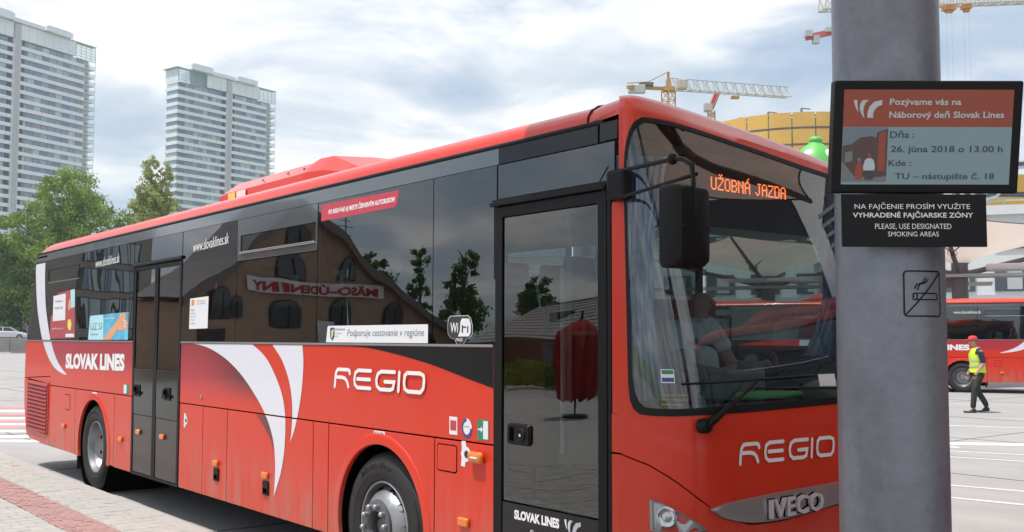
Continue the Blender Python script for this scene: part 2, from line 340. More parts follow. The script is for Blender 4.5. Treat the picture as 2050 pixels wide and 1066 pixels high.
# lane lines on the right side of the yard
def lane_line(a, b, w, label):
    a, b = Vector((*a, 0)), Vector((*b, 0)); n = Vector((-(b-a).y, (b-a).x, 0)).normalized()*w/2
    painted('lane_line', [(p.x, p.y) for p in (a-n, b-n, b+n, a+n)], M['paint_l'], label, 0.0055)
lane_line((5.9, 11.05), (16, 14.6), 0.08, 'white lane line farther of the front pair beyond the pillar')
lane_line((6.4, 10.35), (16, 13.45), 0.08, 'white lane line nearer of the front pair beyond the pillar')
lane_line((8.0, 7.75), (17, 9.9), 0.08, 'white lane line crossing the manhole ring')
lane_line((8.7, 6.95), (17, 8.5), 0.09, 'white lane line nearest the platform pillar')
lane_line((4.3, 15.6), (6.9, 16.9), 0.12, 'short white line in the yard just in front of the walking man')
arrow = [(6.15,11.95),(8.05,13.65),(7.85,13.95),(5.9,12.25)]
painted('road_arrow', arrow, M['paint_w'], 'broad white bar painted on the yard beyond the lane lines', 0.005)
painted('road_arrow', [(6.35,11.85),(6.95,12.0),(6.8,12.1),(6.3,11.95)], M['paint_w'], 'small white tick painted in front of the broad bar', 0.005)
t = MB(); t.lathe([(1.02, 0), (1.02, 0.006), (0.96, 0.006), (0.96, 0)], (8.05, 7.35, 0), n=56)
tag(t.build('tyre_mark', M['joint']), 'dark curved skid ring on the pale yard', 'skid mark')
# ---------------- pavement (platform) with kerb stones and pavers
pav = MB(); pav.box(-45, 45, -14, -0.36, 0.0, 0.118)
pv = tag(pav.build('pavement', M['bed']), 'raised platform pavement of beige pavers with a red strip beside the bus', kind='structure')
ks = MB(); ks.box(0, 0.988, -0.36, -0.21, -0.02, 0.14); kmesh = None
for i in range(-40, 40):
    if kmesh is None:
        k0 = ks.build('kerb_stone', M['kerb'], pv, bevel=0.007); kmesh = k0; k0.location = (i, 0, 0)
    else: part_copy(k0, pv, (i, 0, 0))
PW, PL = 0.165, 0.20
def paver_cells(x0, x1, y0, y1, pw, pl):
    cells = []; r = 0; x = x0
    while x < x1 - 1e-6:
        y = y1 - (pl/2 if r % 2 else 0)
        if r % 2: cells.append((x, min(x+pw, x1), y, y1))
        while y > y0 + 1e-6:
            cells.append((x, min(x+pw, x1), max(y-pl, y0), y)); y -= pl
        x += pw; r += 1
    return cells
rnd = random.Random(3)
STUFF = MB(); SM = [M['paver_a'], M['paver_b'], M['paver_c'], M['paver_red'], M['paver_red2']]
def lay(cells, mats, gap, protos, near, limit):
    cells = sorted(cells, key=near); stuff = {}
    for i, (a, b, c, d) in enumerate(cells):
        m = mats[rnd.choices(range(len(mats)), [5, 2, 3][:len(mats)])[0]]; w, l_ = b-a-gap, d-c-gap
        if w < 0.02 or l_ < 0.02: continue
        h = 0.140 + rnd.uniform(-0.0025, 0.0025)
        if i < limit:
            key = (m.name, round(w, 3), round(l_, 3))
            if key not in protos:
                q = MB(); q.box(-w/2, w/2, -l_/2, l_/2, 0, 0.024); protos[key] = q.build('paver', m, pv, bevel=0.004, seg=1); o = protos[key]
            else: o = part_copy(protos[key], pv)
            o.location = ((a+b)/2, (c+d)/2, h-0.024); o.rotation_euler = (rnd.uniform(-.008, .008), rnd.uniform(-.008, .008), rnd.uniform(-.01, .01))
        else:
            STUFF.cur = SM.index(m); STUFF.box(a+gap/2, b-gap/2, c+gap/2, d-gap/2, h-0.022, h)
near = lambda c: (0 if (-0.5 < c[0] < 7.0 and c[3] > -1.75) else 1) * 100 + math.hypot(c[0]-5.6, c[2]+0.7)
Y1, Y2 = -0.362, -0.79; Y3 = -1.14
protos = {}
beige = paver_cells(-8, 18, Y2, Y1, PW, PL) + paver_cells(-8, 18, -5.0, Y3, PW, PL)
lay(beige, SM[:3], 0.0055, protos, near, 230)
redc = paver_cells(-8, 18, Y3, Y2, 0.10, 0.098)
lay(redc, SM[3:], 0.006, {}, near, 70)
STUFF.cur = 0
STUFF.box(-45, -8.01, -14, -0.362, 0.118, 0.14); STUFF.box(18.01, 45, -14, -0.362, 0.118, 0.14); STUFF.box(-8, 18, -14, -5.01, 0.118, 0.14)
STUFF.build('paver', SM, pv, fix=False)['kind'] = 'stuff'
# ================================================================== THE BUS
# bus space: x forward from the rear, y into the bus from its door side, z up
bus = tag(empty('city_bus', (0, 0, 0)), 'big red regional bus with black windows and white swooshes standing at the platform kerb', 'bus')
B = bus
D = -0.0015                                   # lettering and print sit this far proud of the side
Z_SK, Z_SEAM, Z_BELT, Z_WT, Z_DR = 0.33, 1.108, 1.665, 2.715, 2.835
WR, WF, WZ = 3.08, 9.24, 0.48                 # wheel centres
def arch_poly(x0, x1, z0, z1, cx, r):
    """rectangle with the wheel arch cut out of its lower edge"""
    a0 = math.degrees(math.asin((z0 - WZ)/r))
    pts = [(x1, z0), (x1, z1), (x0, z1), (x0, z0)] + [p for p in arc(cx, WZ, r, 180 - a0, a0, 24)]
    return pts
def side(name, poly, m, y0=0.0, y1=0.012, bevel=0.003, **kw):
    q = MB(); q.prism_y(poly, y0, y1); return q.build(name, m, B, bevel=bevel, **kw)
def rect(x0, x1, z0, z1): return [(x0, z0), (x1, z0), (x1, z1), (x0, z1)]
G_ = 0.005
# ---- lower panels
AR = 0.545
side('side_panel', [(0.15,0.415),(0.33,0.372),(0.74,0.358),(1.265,0.356),(1.265,1.215),(-0.018,1.16),(-0.018,1.1),(0.0,0.85),(0.04,0.68)], M['red'])
side('side_panel', [(1.275,0.356)] + [(2.36,0.339),(2.36,Z_SEAM-G_),(1.275,Z_SEAM-G_)], M['red'])
side('side_panel', arch_poly(2.37, 3.80, 0.337, Z_SEAM-G_, WR, AR), M['red'])
side('side_panel', rect(3.81, 4.36, Z_SK, Z_SEAM-G_), M['red'])
for a, b in ((5.685, 6.235), (6.245, 6.765), (6.775, 8.305), (8.315, 8.535)):
    side('side_panel', rect(a, b, Z_SK, Z_SEAM-G_), M['red'])
side('side_panel', arch_poly(8.545, 9.87, Z_SK, Z_SEAM-G_, WF, AR), M['red'])
side('side_panel', rect(9.88, 10.465, Z_SK, Z_SEAM-G_), M['red'])
# ---- waist panels between the seam and the windows
side('waist_panel', [(1.275, Z_SEAM+G_), (4.36, Z_SEAM+G_), (4.36, Z_BELT), (0.008, Z_BELT), (-0.018, 1.17), (1.265, 1.225)], M['red'])
side('waist_panel', rect(5.685, 10.465, Z_SEAM+G_, Z_BELT), M['red'])
# backing behind all the gaps
for a, b in ((0.2, 2.42), (3.72, 4.36), (5.7, 8.56), (9.9, 10.45)):
    q = MB(); q.box(a, b, 0.0125, 0.03, 0.40 if a < 1 else 0.35, Z_BELT); q.build('panel_backing', M['darkhole'], B)
q = MB(); q.box(2.43, 3.71, 0.0125, 0.03, WZ+AR+0.01, Z_BELT); q.build('panel_backing', M['darkhole'], B)
q = MB(); q.box(8.57, 9.89, 0.0125, 0.03, WZ+AR+0.01, Z_BELT); q.build('panel_backing', M['darkhole'], B)
# ---- belt trim line
for a, b in ((0.02, 4.36), (5.685, 10.465)):
    q = MB(); q.box(a, b, -0.006, 0.004, Z_BELT+0.001, Z_BELT+0.016); q.build('belt_trim', M['grille'], B)
# ---- wheel arch lips
for cx in (WR, WF):
    q = MB(); prof = [(AR-0.012, 0.02), (AR-0.012, -0.008), (AR-0.006, -0.012), (AR+0.036, -0.011), (AR+0.056, -0.006), (AR+0.062, 0.0)]
    rows = []
    a0 = math.degrees(math.asin((0.335 - WZ)/AR))
    for k in range(41):
        a = R(a0 + (180 - 2*a0)*k/40); rows.append([(cx + r*math.cos(a), y, WZ + r*math.sin(a)) for r, y in prof])
    q.grid(rows); q.build('wheel_arch', M['red'], B, smooth=30)
    q = MB(); q.lathe([(AR, 0.012), (AR+0.02, 0.35), (AR+0.02, 0.75)], (cx, 0, WZ), (0, 1, 0), 32); q.box(cx-0.7, cx+0.7, 0.74, 0.76, 0.2, 1.15)
    q.build('wheel_well', M['darkhole'], B)
# ---- tumblehome: everything above the belt leans in
def lean(z): return 0.0 if z < Z_BELT else (z - Z_BELT)/(Z_DR - Z_BELT)*0.006
def rear_x(z):
    T = [(0.33,0.2),(0.418,0.142),(0.735,0.026),(1.14,-0.02),(1.618,0.0),(2.094,0.165),(2.629,0.366),(2.838,0.471),(3.1,0.60)]
    for (z0, x0), (z1, x1) in zip(T, T[1:]):
        if z <= z1: return x0 + (x1-x0)*(z-z0)/(z1-z0)
    return T[-1][1]
def leaned(name, poly, m, off=0.0, th=0.006, glass_=False, bevel=0, kw=None):
    """poly in (x, z) placed on the leaning upper side, off = how far proud (towards -y)"""
    q = MB(); n = len(poly)
    F = [(x, lean(z) - off, z) for x, z in poly]
    if glass_: q.add(F, [tuple(range(n))]); return q.build(name, m, B, fix=False)
    K = [(x, lean(z) - off + th, z) for x, z in poly]
    q.add(F + K, [tuple(range(n)), tuple(range(2*n-1, n-1, -1))] + [(i, i+n, (i+1) % n + n, (i+1) % n) for i in range(n)])
    return q.build(name, m, B, bevel=bevel)
zb, zt = Z_BELT+0.018, Z_WT-0.004
g_ = 0.004
def pane(x0, x1, z0=zb, z1=zt, m=None, left=None):
    poly = [(x0+g_, z0), (x1-g_, z0), (x1-g_, z1), (x0+g_, z1)]
    if left: poly = [(rear_x(z0)+0.03, z0), (x1-g_, z0), (x1-g_, z1), (rear_x(z1)+0.03, z1), (rear_x(2.1)+0.03, 2.1)]
    return leaned('side_window', poly, m or M['glass_side'], off=0.004, glass_=True)
pane(0, 2.60, left=True)
pane(2.60, 4.335)
pane(4.345, 5.675, z0=2.49)
pane(5.685, 6.915)
pane(6.915, 8.345, z1=2.355)
pane(8.345, 9.85)
pane(9.85, 10.495)
pane(10.50, 11.455, z0=2.515, z1=2.708)
# black ceramic borders of the panes (behind the glass edge)
for x0, x1, z0, z1 in ((2.60, 4.335, zb, zt), (5.685, 6.915, zb, zt), (6.915, 8.345, zb, 2.355), (8.345, 9.85, zb, zt), (9.85, 10.495, zb, zt)):
    for a, b, c, d in ((x0+g_, x0+0.045, z0, z1), (x1-0.045, x1-g_, z0, z1), (x0+0.045, x1-0.045, z0, z0+0.05), (x0+0.045, x1-0.045, z1-0.06, z1)):
        leaned('window_border', rect(a, b, c, d), M['blackgloss'], off=-0.004, th=0.01)
leaned('window_border', [(rear_x(zb)+0.035, zb), (rear_x(zb)+0.10, zb), (rear_x(2.1)+0.10, 2.1), (rear_x(zt)+0.16, zt), (rear_x(zt)+0.035, zt), (rear_x(2.1)+0.035, 2.1)], M['blackgloss'], off=-0.004, th=0.01)
for x in (2.60, 6.915, 8.345, 9.85):
    leaned('window_pillar', rect(x-0.03, x+0.03, zb, zt), M['black_pl'], off=-0.016, th=0.03)
leaned('window_pillar', rect(1.0, 1.05, zb, zt), M['black_pl'], off=-0.016, th=0.03)
# hopper window unit with its opaque surround
hx0, hx1 = 6.922, 8.338
for a, b, c, d in ((hx0, 6.985, 2.362, zt), (8.31, hx1, 2.362, zt), (6.985, 8.31, 2.575, zt), (6.985, 8.31, 2.362, 2.415)):
    leaned('hopper_surround', rect(a, b, c, d), M['cantrail'], off=0.006, th=0.012)
hp = leaned('hopper_window', rect(6.99, 8.305, 2.42, 2.57), M['glass_side'], off=-0.002, glass_=True)
q = MB(); q.box(6.99, 8.305, lean(2.43)-0.022, lean(2.43)-0.004, 2.418, 2.436); r_ = q.build('hopper_rail', M['chrome'], None, bevel=0.003); r_.parent = hp
leaned('hopper_frame', rect(1.06, 2.385, 2.575, 2.59), M['black_pl'], off=0.007, th=0.006)
leaned('hopper_frame', rect(1.06, 2.385, 2.415, 2.427), M['chrome'], off=0.009, th=0.006)
leaned('hopper_frame', rect(1.04, 1.075, 2.43, 2.575), M['black_pl'], off=0.008, th=0.006)
leaned('hopper_frame', rect(2.37, 2.385, 2.43, 2.575), M['black_pl'], off=0.007, th=0.006)
# ---- cantrail band above the windows, drip rail, roof
leaned('cantrail_panel', [(rear_x(Z_WT)+0.02, Z_WT), (10.505, Z_WT), (10.505, Z_DR-0.028), (rear_x(2.83)+0.02, Z_DR-0.028)], M['cantrail'], off=0.002, th=0.01)
leaned('cantrail_panel', [(10.512, Z_WT), (11.33, Z_WT), (11.33, Z_DR-0.028), (10.512, Z_DR-0.028)], M['blackgloss'], off=0.004, th=0.01)
leaned('cantrail_panel', [(11.345, Z_WT+0.004), (11.47, Z_WT+0.006), (11.475, Z_DR-0.02), (11.345, Z_DR-0.02)], M['blackgloss'], off=0.004, th=0.01)
q = MB(); q.tube([(rear_x(2.83)+0.03, 0.026, Z_DR-0.012), (11.36, 0.026, Z_DR-0.012)], 0.017, 8); q.build('drip_rail', M['rubber'], B, smooth=60)
leaned('vent_slot', rect(0.52, 0.95, 2.765, 2.785), M['darkhole'], off=0.0035, th=0.003)
LV = [(0.030, 2.838), (0.036, 2.872), (0.060, 2.910), (0.110, 2.945), (0.190, 2.970), (0.32, 2.988), (0.60, 3.005), (1.275, 3.02)]   # roof section (inset, z)
def droop_r(y): y = max(0, y); return .075*y + .015*y*y
def roof_row(x, k=0.0): 
    r = [(x - k*0, y, z) for y, z in LV]; return r + [(x, 2.55-y, z) for y, z in reversed(LV[:-1])]
rows = []
X_R0, X_R1 = 0.62, 11.22
for x in (0.0, 0.06, 0.16, 0.3): # rounded rear end
    t = 1 - x/0.3; rows.append([(rear_x(z)+0.02 + x + (0.35*(z-2.838)), y + t*t*0.05*(0.3 if y < 1.3 else -0.3), z - t*t*0.09*(z-2.838)/0.18) for (_, y, z) in roof_row(0)])
for k in range(1, 13):
    x = 0.95 + (X_R1-0.95)*k/12; rows.append([(a_, b_, c_ - droop_r(b_)*max(0, (x-9.0)/(X_R1-9.0))) for a_, b_, c_ in roof_row(x)])
q = MB(); q.grid(rows); q.build('roof', M['red_roof'], B, smooth=40)
q = MB(); q.tube([(X_R1+0.005, 0.030, 2.84)] + [(X_R1+0.005, y-0.002, z+0.003-droop_r(y)) for y, z in LV[1:]], 0.006, 6); q.build('roof_seam', M['rubber'], B)
# ---- front surface
SN = [0,.12,.24,.38,.52,.72,1.0]
BOT = [(11.49,0),(11.63,.02),(11.77,.07),(11.86,.15),(11.90,.30),(11.93,.62),(11.96,1.275)]
TOP = [(11.49,0),(11.53,.012),(11.56,.04),(11.58,.12),(11.595,.30),(11.60,.62),(11.61,1.275)]
def crm(L, s):
    n = len(SN); i = 0
    while i < n-2 and s > SN[i+1]: i += 1
    t = (s-SN[i])/(SN[i+1]-SN[i]); o_ = []
    for k in (0, 1):
        p1, p2 = L[i][k], L[i+1][k]; h = SN[i+1]-SN[i]
        m1 = (L[i+1][k]-L[i-1][k])/(SN[i+1]-SN[i-1])*h if i > 0 else p2-p1
        m2 = (L[i+2][k]-L[i][k])/(SN[i+2]-SN[i])*h if i < n-2 else ((p2-p1) if k == 1 else 0)
        t2 = t*t; t3 = t2*t; o_.append((2*t3-3*t2+1)*p1+(t3-2*t2+t)*m1+(-2*t3+3*t2)*p2+(t3-t2)*m2)
    return o_
def fpt(s, z, off=0.0):
    if off:
        e_ = .004; a = fpt(max(0, s-e_), z); b = fpt(min(2, s+e_), z); c = fpt(s, z+.02); d = fpt(s, z-.02)
        tx, ty = b[0]-a[0], b[1]-a[1]; ux, uy, uz = c[0]-d[0], c[1]-d[1], c[2]-d[2]
        nx = ty*uz; ny = -(tx*uz); nz = tx*uy-ty*ux; l = math.sqrt(nx*nx+ny*ny+nz*nz) or 1
        p = fpt(s, z); return (p[0]+off*nx/l, p[1]+off*ny/l, p[2]+off*nz/l)
    m_ = s > 1; ss = 2-s if m_ else s; b = crm(BOT, ss); t = crm(TOP, ss)
    k = max(0, min(1, (z-1.30)/(2.84-1.30))); k = k*k*.25+k*.75
    x = b[0]+(t[0]-b[0])*k; y = b[1]+(t[1]-b[1])*k
    if z < .9: x -= (.9-z)**2*.18*min(1, ss*3)
    if m_: y = 2.55-y
    return (x, y, z)
def droop(y): y = max(0, y); return .075*y + .015*y*y
def s_of(y, z):
    lo, hi = 0.0, 2.0
    for _ in range(40):
        mid = (lo+hi)/2
        if fpt(mid, z)[1] < y: lo = mid
        else: hi = mid
    return (lo+hi)/2
def fmap(y, z, off): return fpt(s_of(y, z), z, off)
def lerp(T, s):
    if T is WHI: return lerp_(T, s) - droop(fpt(s, 2.8)[1])
    return lerp_(T, s)
def lerp_(T, s):
    s = 2-s if s > 1 else s
    for (a, v), (b, w) in zip(T, T[1:]):
        if s <= b: return v + (w-v)*(s-a)/(b-a)
    return T[-1][1]
S0 = 0.045                                                   # windshield starts here
WLO = [(S0,1.50),(0.052,1.42),(0.07,1.375),(0.10,1.352),(0.15,1.346),(0.25,1.348),(0.39,1.354),(0.63,1.358),(1,1.375)]
WHI = [(S0,2.50),(0.055,2.60),(0.08,2.68),(0.13,2.745),(0.2,2.79),(0.3,2.822),(0.5,2.835),(0.65,2.832),(1,2.815)]
SS = [S0, .052, .06, .07, .085, .10, .13, .16, .2, .25, .3, .35, .4, .45, .5, .57, .65, .75, .85, 1.0]
SF = SS + [2-s for s in reversed(SS[:-1])]
outer = [(s, lerp(WLO, s)) for s in SF] + [(s, lerp(WHI, s)) for s in reversed(SF)]
def inset(loop, ds, dz_lo, dz_hi):
    r = []
    for i, (s, z) in enumerate(loop):
        lo = i < len(loop)/2; k = max(0, 1-abs(1-s)/(1-S0)); s2 = 1 + (s-1)*(1-ds); r.append((s2, z + (dz_lo if lo else -dz_hi)))
    return r
inner = inset(outer, 0.028, 0.035, 0.028)
n_ = len(outer); q = MB()
o3 = [fpt(s, z, 0.006) for s, z in outer]; i3 = [fpt(s, z, 0.008) for s, z in inner]; o4 = [fpt(s, z, -0.01) for s, z in outer]
q.add(o3 + i3 + o4, [(i, (i+1) % n_, (i+1) % n_ + n_, i+n_) for i in range(n_)] + [(i, i+2*n_, (i+1) % n_ + 2*n_, (i+1) % n_) for i in range(n_)])
q.build('windshield_seal', M['rubber'], B, smooth=40)
wg = MB(); half = len(inner)//2; rows = []
for k in range(13):
    rows.append([fpt(inner[i][0], inner[i][1] + (inner[len(inner)-1-i][1]-inner[i][1])*k/12, 0.004) for i in range(half)])
wg.grid(rows); ws = wg.build('windshield', M['glass_front'], B, smooth=60)
# make sure the windshield faces outward
if ws.data.polygons[len(ws.data.polygons)//2].normal.x < 0: ws.data.flip_normals()
SH = lambda n: [2*i/n for i in range(n+1)]
# red corner posts beside the windshield
for sg in (0, 1):
    rows = []
    for k in range(17):
        z = 1.345 + (2.86-1.345)*k/16; rr = []
        for s in (0, 0.02, S0): rr.append(fpt(s if not sg else 2-s, z))
        y_in = 0.0 if not sg else 2.55
        rr = [(11.425 if z < 2.47 else 11.478, y_in + (0.012 if not sg else -0.012), z), (11.43 if z < 2.47 else 11.482, y_in + lean(z)*(0.3 if not sg else -0.3), z)] + rr; rows.append(rr)
    q = MB(); q.grid(rows); q.build('corner_post', M['red'], B, smooth=50)
SEAMZ = [(0,1.115),(.043,1.140),(.14,1.112),(.22,1.062),(.322,.997),(.40,.945),(.435,.915),(.5,.868),(.62,.822),(.74,.818),(.95,.862),(1,.875)]
SEAMZ[0] = (0, 1.152)
SQ = sorted(set([i/40 for i in range(0, 81)] + SF))
rows = []
for k in range(15):                                          # hood between bumper seam and windshield
    rr = []
    for s in SQ:
        lo = lerp(SEAMZ, s)+0.004; hi = lerp(WLO, s) if S0 <= s <= 2-S0 else 1.5
        t = k/14; z = lo+(hi-lo)*t
        # shallow pressed crease under the windshield
        cz = lerp([(0,1.36),(.018,1.333),(.12,1.28),(.22,1.232),(.38,1.214),(.7,1.21),(1,1.21)], s)
        d_ = max(-1, min(1, (z-cz)/0.02)); rr.append(fpt(s, z, 0.001 + 0.006*(d_ < 0)*min(1, (cz-z)/0.03) if z < cz else 0.001))
    rows.append(rr)
q = MB(); q.grid(rows); q.build('front_hood', M['red'], B, smooth=50)
side('corner_panel', rect(11.424, 11.488, .33, 1.146), M['red'], bevel=0); side('corner_panel', rect(11.424, 11.488, 1.156, 1.343), M['red'], bevel=0)
rows = []
for k in range(13):
    rr = []
    for s in SQ:
        hi = lerp(SEAMZ, s)-0.004; lo = 0.30; z = lo+(hi-lo)*k/12; rr.append(fpt(s, z, 0.012 if k else 0.002))
    rows.append(rr)
rows.append([fpt(s, lerp(SEAMZ, s)-0.002, -0.01) for s in SQ])
q = MB(); q.grid(rows); q.build('bumper', M['red'], B, smooth=40)
q = MB(); q.grid([[fpt(s, lerp(SEAMZ, s)+dz, -0.006) for s in SQ] for dz in (-.02, .02)]); q.build('bumper_gap', M['darkhole'], B)
# roof front cap
INS = [(0.0, None), (0.006, 2.872), (0.03, 2.910), (0.08, 2.945), (0.16, 2.970), (0.29, 2.988), (0.57, 3.005)]
rows = []
rows.append([fpt(s, lerp(WHI, s) if S0 <= s <= 2-S0 else 2.5) for s in SQ])
rows.append([fpt(s, 2.862 - droop(fpt(s, 2.8)[1])) for s in SQ])
for d_, z in INS[1:]:
    rr = []
    for s in SQ:
        p = fpt(s, 2.86); f = 1 - d_/1.275; rr.append((max(X_R1, p[0]-1.05*d_) if d_ < .25 else max(X_R1, p[0]-1.2*d_), 1.275 + (p[1]-1.275)*f + 0, z + .012*(d_ > .02)*(d_ < .5) - droop(p[1])))
    rows.append(rr)
rows.append([(X_R1, max(0.57, min(1.98, fpt(s, 2.86)[1])), 3.006 - droop(fpt(s, 2.86)[1])) for s in SQ])
# side shoulders close the gap to the roof seam
q = MB(); q.grid(rows)
q.build('roof_front', M['red_roof'], B, smooth=45)
for sg in (0, 1):
    ys = lambda y: y if not sg else 2.55-y
    rows = []
    for x_t in (0.0, 1.0):
        rr = []
        for i, (y, z) in enumerate(LV[:7]):
            e_ = rows_e = (fpt(0, 2.86)[0], fpt(0, 2.86)[1]) if i == 0 else None
            d_ = INS[i][0]; px = max(X_R1, 11.49-1.05*d_) if d_ < .25 else max(X_R1, 11.49-1.2*d_); py = d_
            xx = X_R1 if x_t == 0 else px; yy = y if x_t == 0 else (py if i else 0.0); zz = z if i else 2.838
            rr.append((xx, ys(yy), (zz if i else (2.838 if x_t == 0 else 2.862)) - droop(ys(yy))))
        rows.append(rr)
    q = MB(); q.grid(rows); q.build('roof_shoulder', M['red_roof'], B, smooth=45)
    q = MB(); q.grid([[(X_R1, ys(.034), 2.838), (11.36, ys(.02), 2.838), (11.49, ys(0), 2.84)], [(X_R1, ys(.034), 2.842), (11.36, ys(.012), 2.856), (11.49, ys(0), 2.863)]]); q.build('roof_shoulder', M['red_roof'], B)
# grille wing and badge
def floop(pts, off):
    return [fpt(s, z, off) for s, z in pts]
up_ = [(.425,.916),(.506,.937),(.60,.947),(.739,.960),(.85,.968),(.951,.975),(1,.977)]; dn_ = [(.425,.908),(.45,.893),(.481,.872),(.55,.845),(.62,.828),(.68,.822),(.738,.822),(.85,.842),(.95,.867),(1,.877)]
ss_ = [.425,.45,.48,.51,.55,.6,.65,.7,.75,.8,.85,.9,.95,1.0]; ss_ = ss_ + [2-s for s in reversed(ss_[:-1])]
q = MB(); q.grid([[fpt(s, lerp(dn_, s), 0.012) for s in ss_], [fpt(s, lerp(dn_, s)+.004, 0.026) for s in ss_], [fpt(s, (lerp(dn_, s)+lerp(up_, s))/2, 0.03) for s in ss_], [fpt(s, lerp(up_, s)-.004, 0.026) for s in ss_], [fpt(s, lerp(up_, s), 0.004) for s in ss_]])
gr = q.build('grille_bar', M['grille'], B, smooth=50)
for off, dd, mm, nm in ((0.031, 0.004, M['darkhole'], 'badge_outline'), (0.036, 0.016, M['badge'], 'badge')):  # slightly larger black outline behind the chrome letters
    w_ = 0.40
    v_, f_ = text_mesh('IVECO', w_, 0.092 if nm == 'badge' else 0.10, lambda a, b, c: fmap(0.540 + a, 0.842 + b + a*0.02 - (0.004 if nm != 'badge' else 0), off + c), bold=0.02 if nm == 'badge' else 0.045, depth=dd, res=2)
    q = MB(); q.add(v_, f_); o = q.build(nm, mm, None, fix=False); o.parent = gr
# the stylised white word on side and front, drawn as strokes
def regio_strokes():
    w = 0.095   # unit height 0.5
    P = []
    P += stroke([(0.00, 0.0), (0.03, 0.24), (0.06, 0.38), (0.14, 0.46), (0.22, 0.47), (0.66, 0.47), (0.74, 0.44), (0.76, 0.37)], w)
    P += stroke([(0.06, 0.26), (0.40, 0.26), (0.54, 0.23), (0.64, 0.15), (0.70, 0.02)], w)
    P += stroke([(1.78, 0.47), (1.18, 0.47), (1.04, 0.40), (1.00, 0.25), (1.02, 0.10), (1.14, 0.02), (1.76, 0.02)], w)
    P += stroke([(1.14, 0.245), (1.74, 0.245)], w)
    P += stroke([(2.86, 0.47), (2.26, 0.47), (2.10, 0.40), (2.04, 0.25), (2.07, 0.10), (2.20, 0.02), (2.66, 0.02), (2.78, 0.06), (2.83, 0.22), (2.42, 0.22)], w)
    P += stroke([(3.06, 0.47), (3.02, 0.01)], w)
    P += stroke([(3.40, 0.47), (3.92, 0.47), (4.06, 0.42), (4.08, 0.30), (4.05, 0.12), (3.94, 0.02), (3.42, 0.02), (3.30, 0.08), (3.27, 0.22), (3.30, 0.40)], w, closed=True)
    return P
def regio(mapf, name='letter'):
    k = 0; S_ = regio_strokes()
    for lo, hi in ((-1, .9), (.9, 1.95), (1.95, 2.95), (2.95, 3.2), (3.2, 9)):
        q = MB()
        for poly in S_:
            cx_ = sum(p.x for p in poly)/len(poly)
            if lo < cx_ <= hi: q.add([mapf(p.x, p.y, k) for p in poly], [tuple(range(len(poly)))]); k += 1
        o = q.build(name, M['white_let'], B, fix=False)
regio(lambda a, b, k: (8.625 + a*0.281, D - 0.0002*k, 1.372 + b*0.262))
regio(lambda a, b, k: fmap(0.375 + a*0.170, 1.115 + b*0.195, 0.0105 + 0.0002*k))
# headlight
M['lampsilver'] = mat('lamp_silver', (0.55, 0.56, 0.58), 0.3, metal=.6)
hl = [(.150,.948),(.20,.936),(.29,.893),(.35,.86),(.408,.822),(.30,.800),(.20,.800),(.153,.806)]
hc = (sum(s for s, z in hl)/8, sum(z for s, z in hl)/8)
q = MB(); rows = []
for f, off in ((1.08, 0.010), (1.0, 0.024), (0.93, 0.023), (0.88, 0.0155)):
    rows.append([fpt(hc[0]+(s-hc[0])*f, hc[1]+(z-hc[1])*f, off) for s, z in hl + hl[:1]])
q.grid(rows); h_ = q.build('headlight', M['grille'], B, smooth=30)
q = MB(); q.add(floop([(hc[0]+(s-hc[0])*.9, hc[1]+(z-hc[1])*.9) for s, z in hl], 0.0155), [tuple(range(len(hl)))]); o = q.build('reflector', M['lampsilver'], None); o.parent = h_
c_ = Vector(fpt(.215, .875, 0.0)); nrm = (Vector(fpt(.215, .875, 0.02)) - c_).normalized()
q = MB(); q.lathe([(0.050, 0.0), (0.050, 0.022), (0.044, 0.026), (0.034, 0.018), (0.020, 0.020), (0.018, 0.030), (0.0, 0.032)], c_, nrm, 20); o = q.build('headlight_ring', M['chrome'], None, smooth=50); o.parent = h_
q = MB(); q.add(floop(hl, 0.036), [tuple(range(len(hl)))]); 
o = q.build('headlight_lens', glass('lens_glass', (0.85, 0.87, 0.88), 1.5), None, fix=True); o.parent = h_
# a twin headlight on the far corner
q = MB(); rows = []
for f, off in ((1.06, 0.010), (1.0, 0.018), (0.9, 0.006), (0.0, 0.008)):
    rows.append([fpt(2-(hc[0]+(s-hc[0])*f), hc[1]+(z-hc[1])*f, off) for s, z in hl + hl[:1]])
q.grid(rows); q.build('headlight', M['grille'], B, smooth=30)
# wipers
def wiper(y0, z0, y1, z1, ba, bb):
    a = Vector(fmap(y0, z0, 0.03)); b = Vector(fmap(y1, z1, 0.055)); w_ = MB()
    w_.lathe([(0.034, -0.02), (0.036, 0.02), (0.028, 0.032), (0.0, 0.034)], a, (1, 0, 0.1), 16)
    o = w_.build('wiper', M['black_pl'], B, smooth=40)
    w2 = MB(); m_ = a.lerp(b, 0.45); w2.tube([a + Vector((.012, 0, 0)), a.lerp(b, .15) + Vector((.02, 0, 0.004)), m_ + Vector((.014, 0, 0)), b], [0.024, 0.021, 0.010, 0.006], 8); p = w2.build('wiper_arm', M['black_pl'], None, smooth=50); p.parent = o
    A, Bq = Vector(fmap(*ba, 0.02)), Vector(fmap(*bb, 0.02)); pts = [Vector(fmap(ba[0]+(bb[0]-ba[0])*t/8, ba[1]+(bb[1]-ba[1])*t/8, 0.018 + 0.022*(1-abs(t-4)/4))) for t in range(9)]
    w3 = MB(); w3.tube(pts, 0.006, 6); w3.tube([fmap(ba[0]+(bb[0]-ba[0])*t/8, ba[1]+(bb[1]-ba[1])*t/8, 0.012) for t in range(9)], 0.005, 6)
    for t in (1, 3, 5, 7): w3.bar(pts[t], fmap(ba[0]+(bb[0]-ba[0])*t/8, ba[1]+(bb[1]-ba[1])*t/8, 0.012), 0.006)
    p = w3.build('wiper_blade', M['rubber'], None); p.parent = o
wiper(0.16, 1.305, 0.50, 1.505, (0.10, 1.500), (0.98, 1.525))
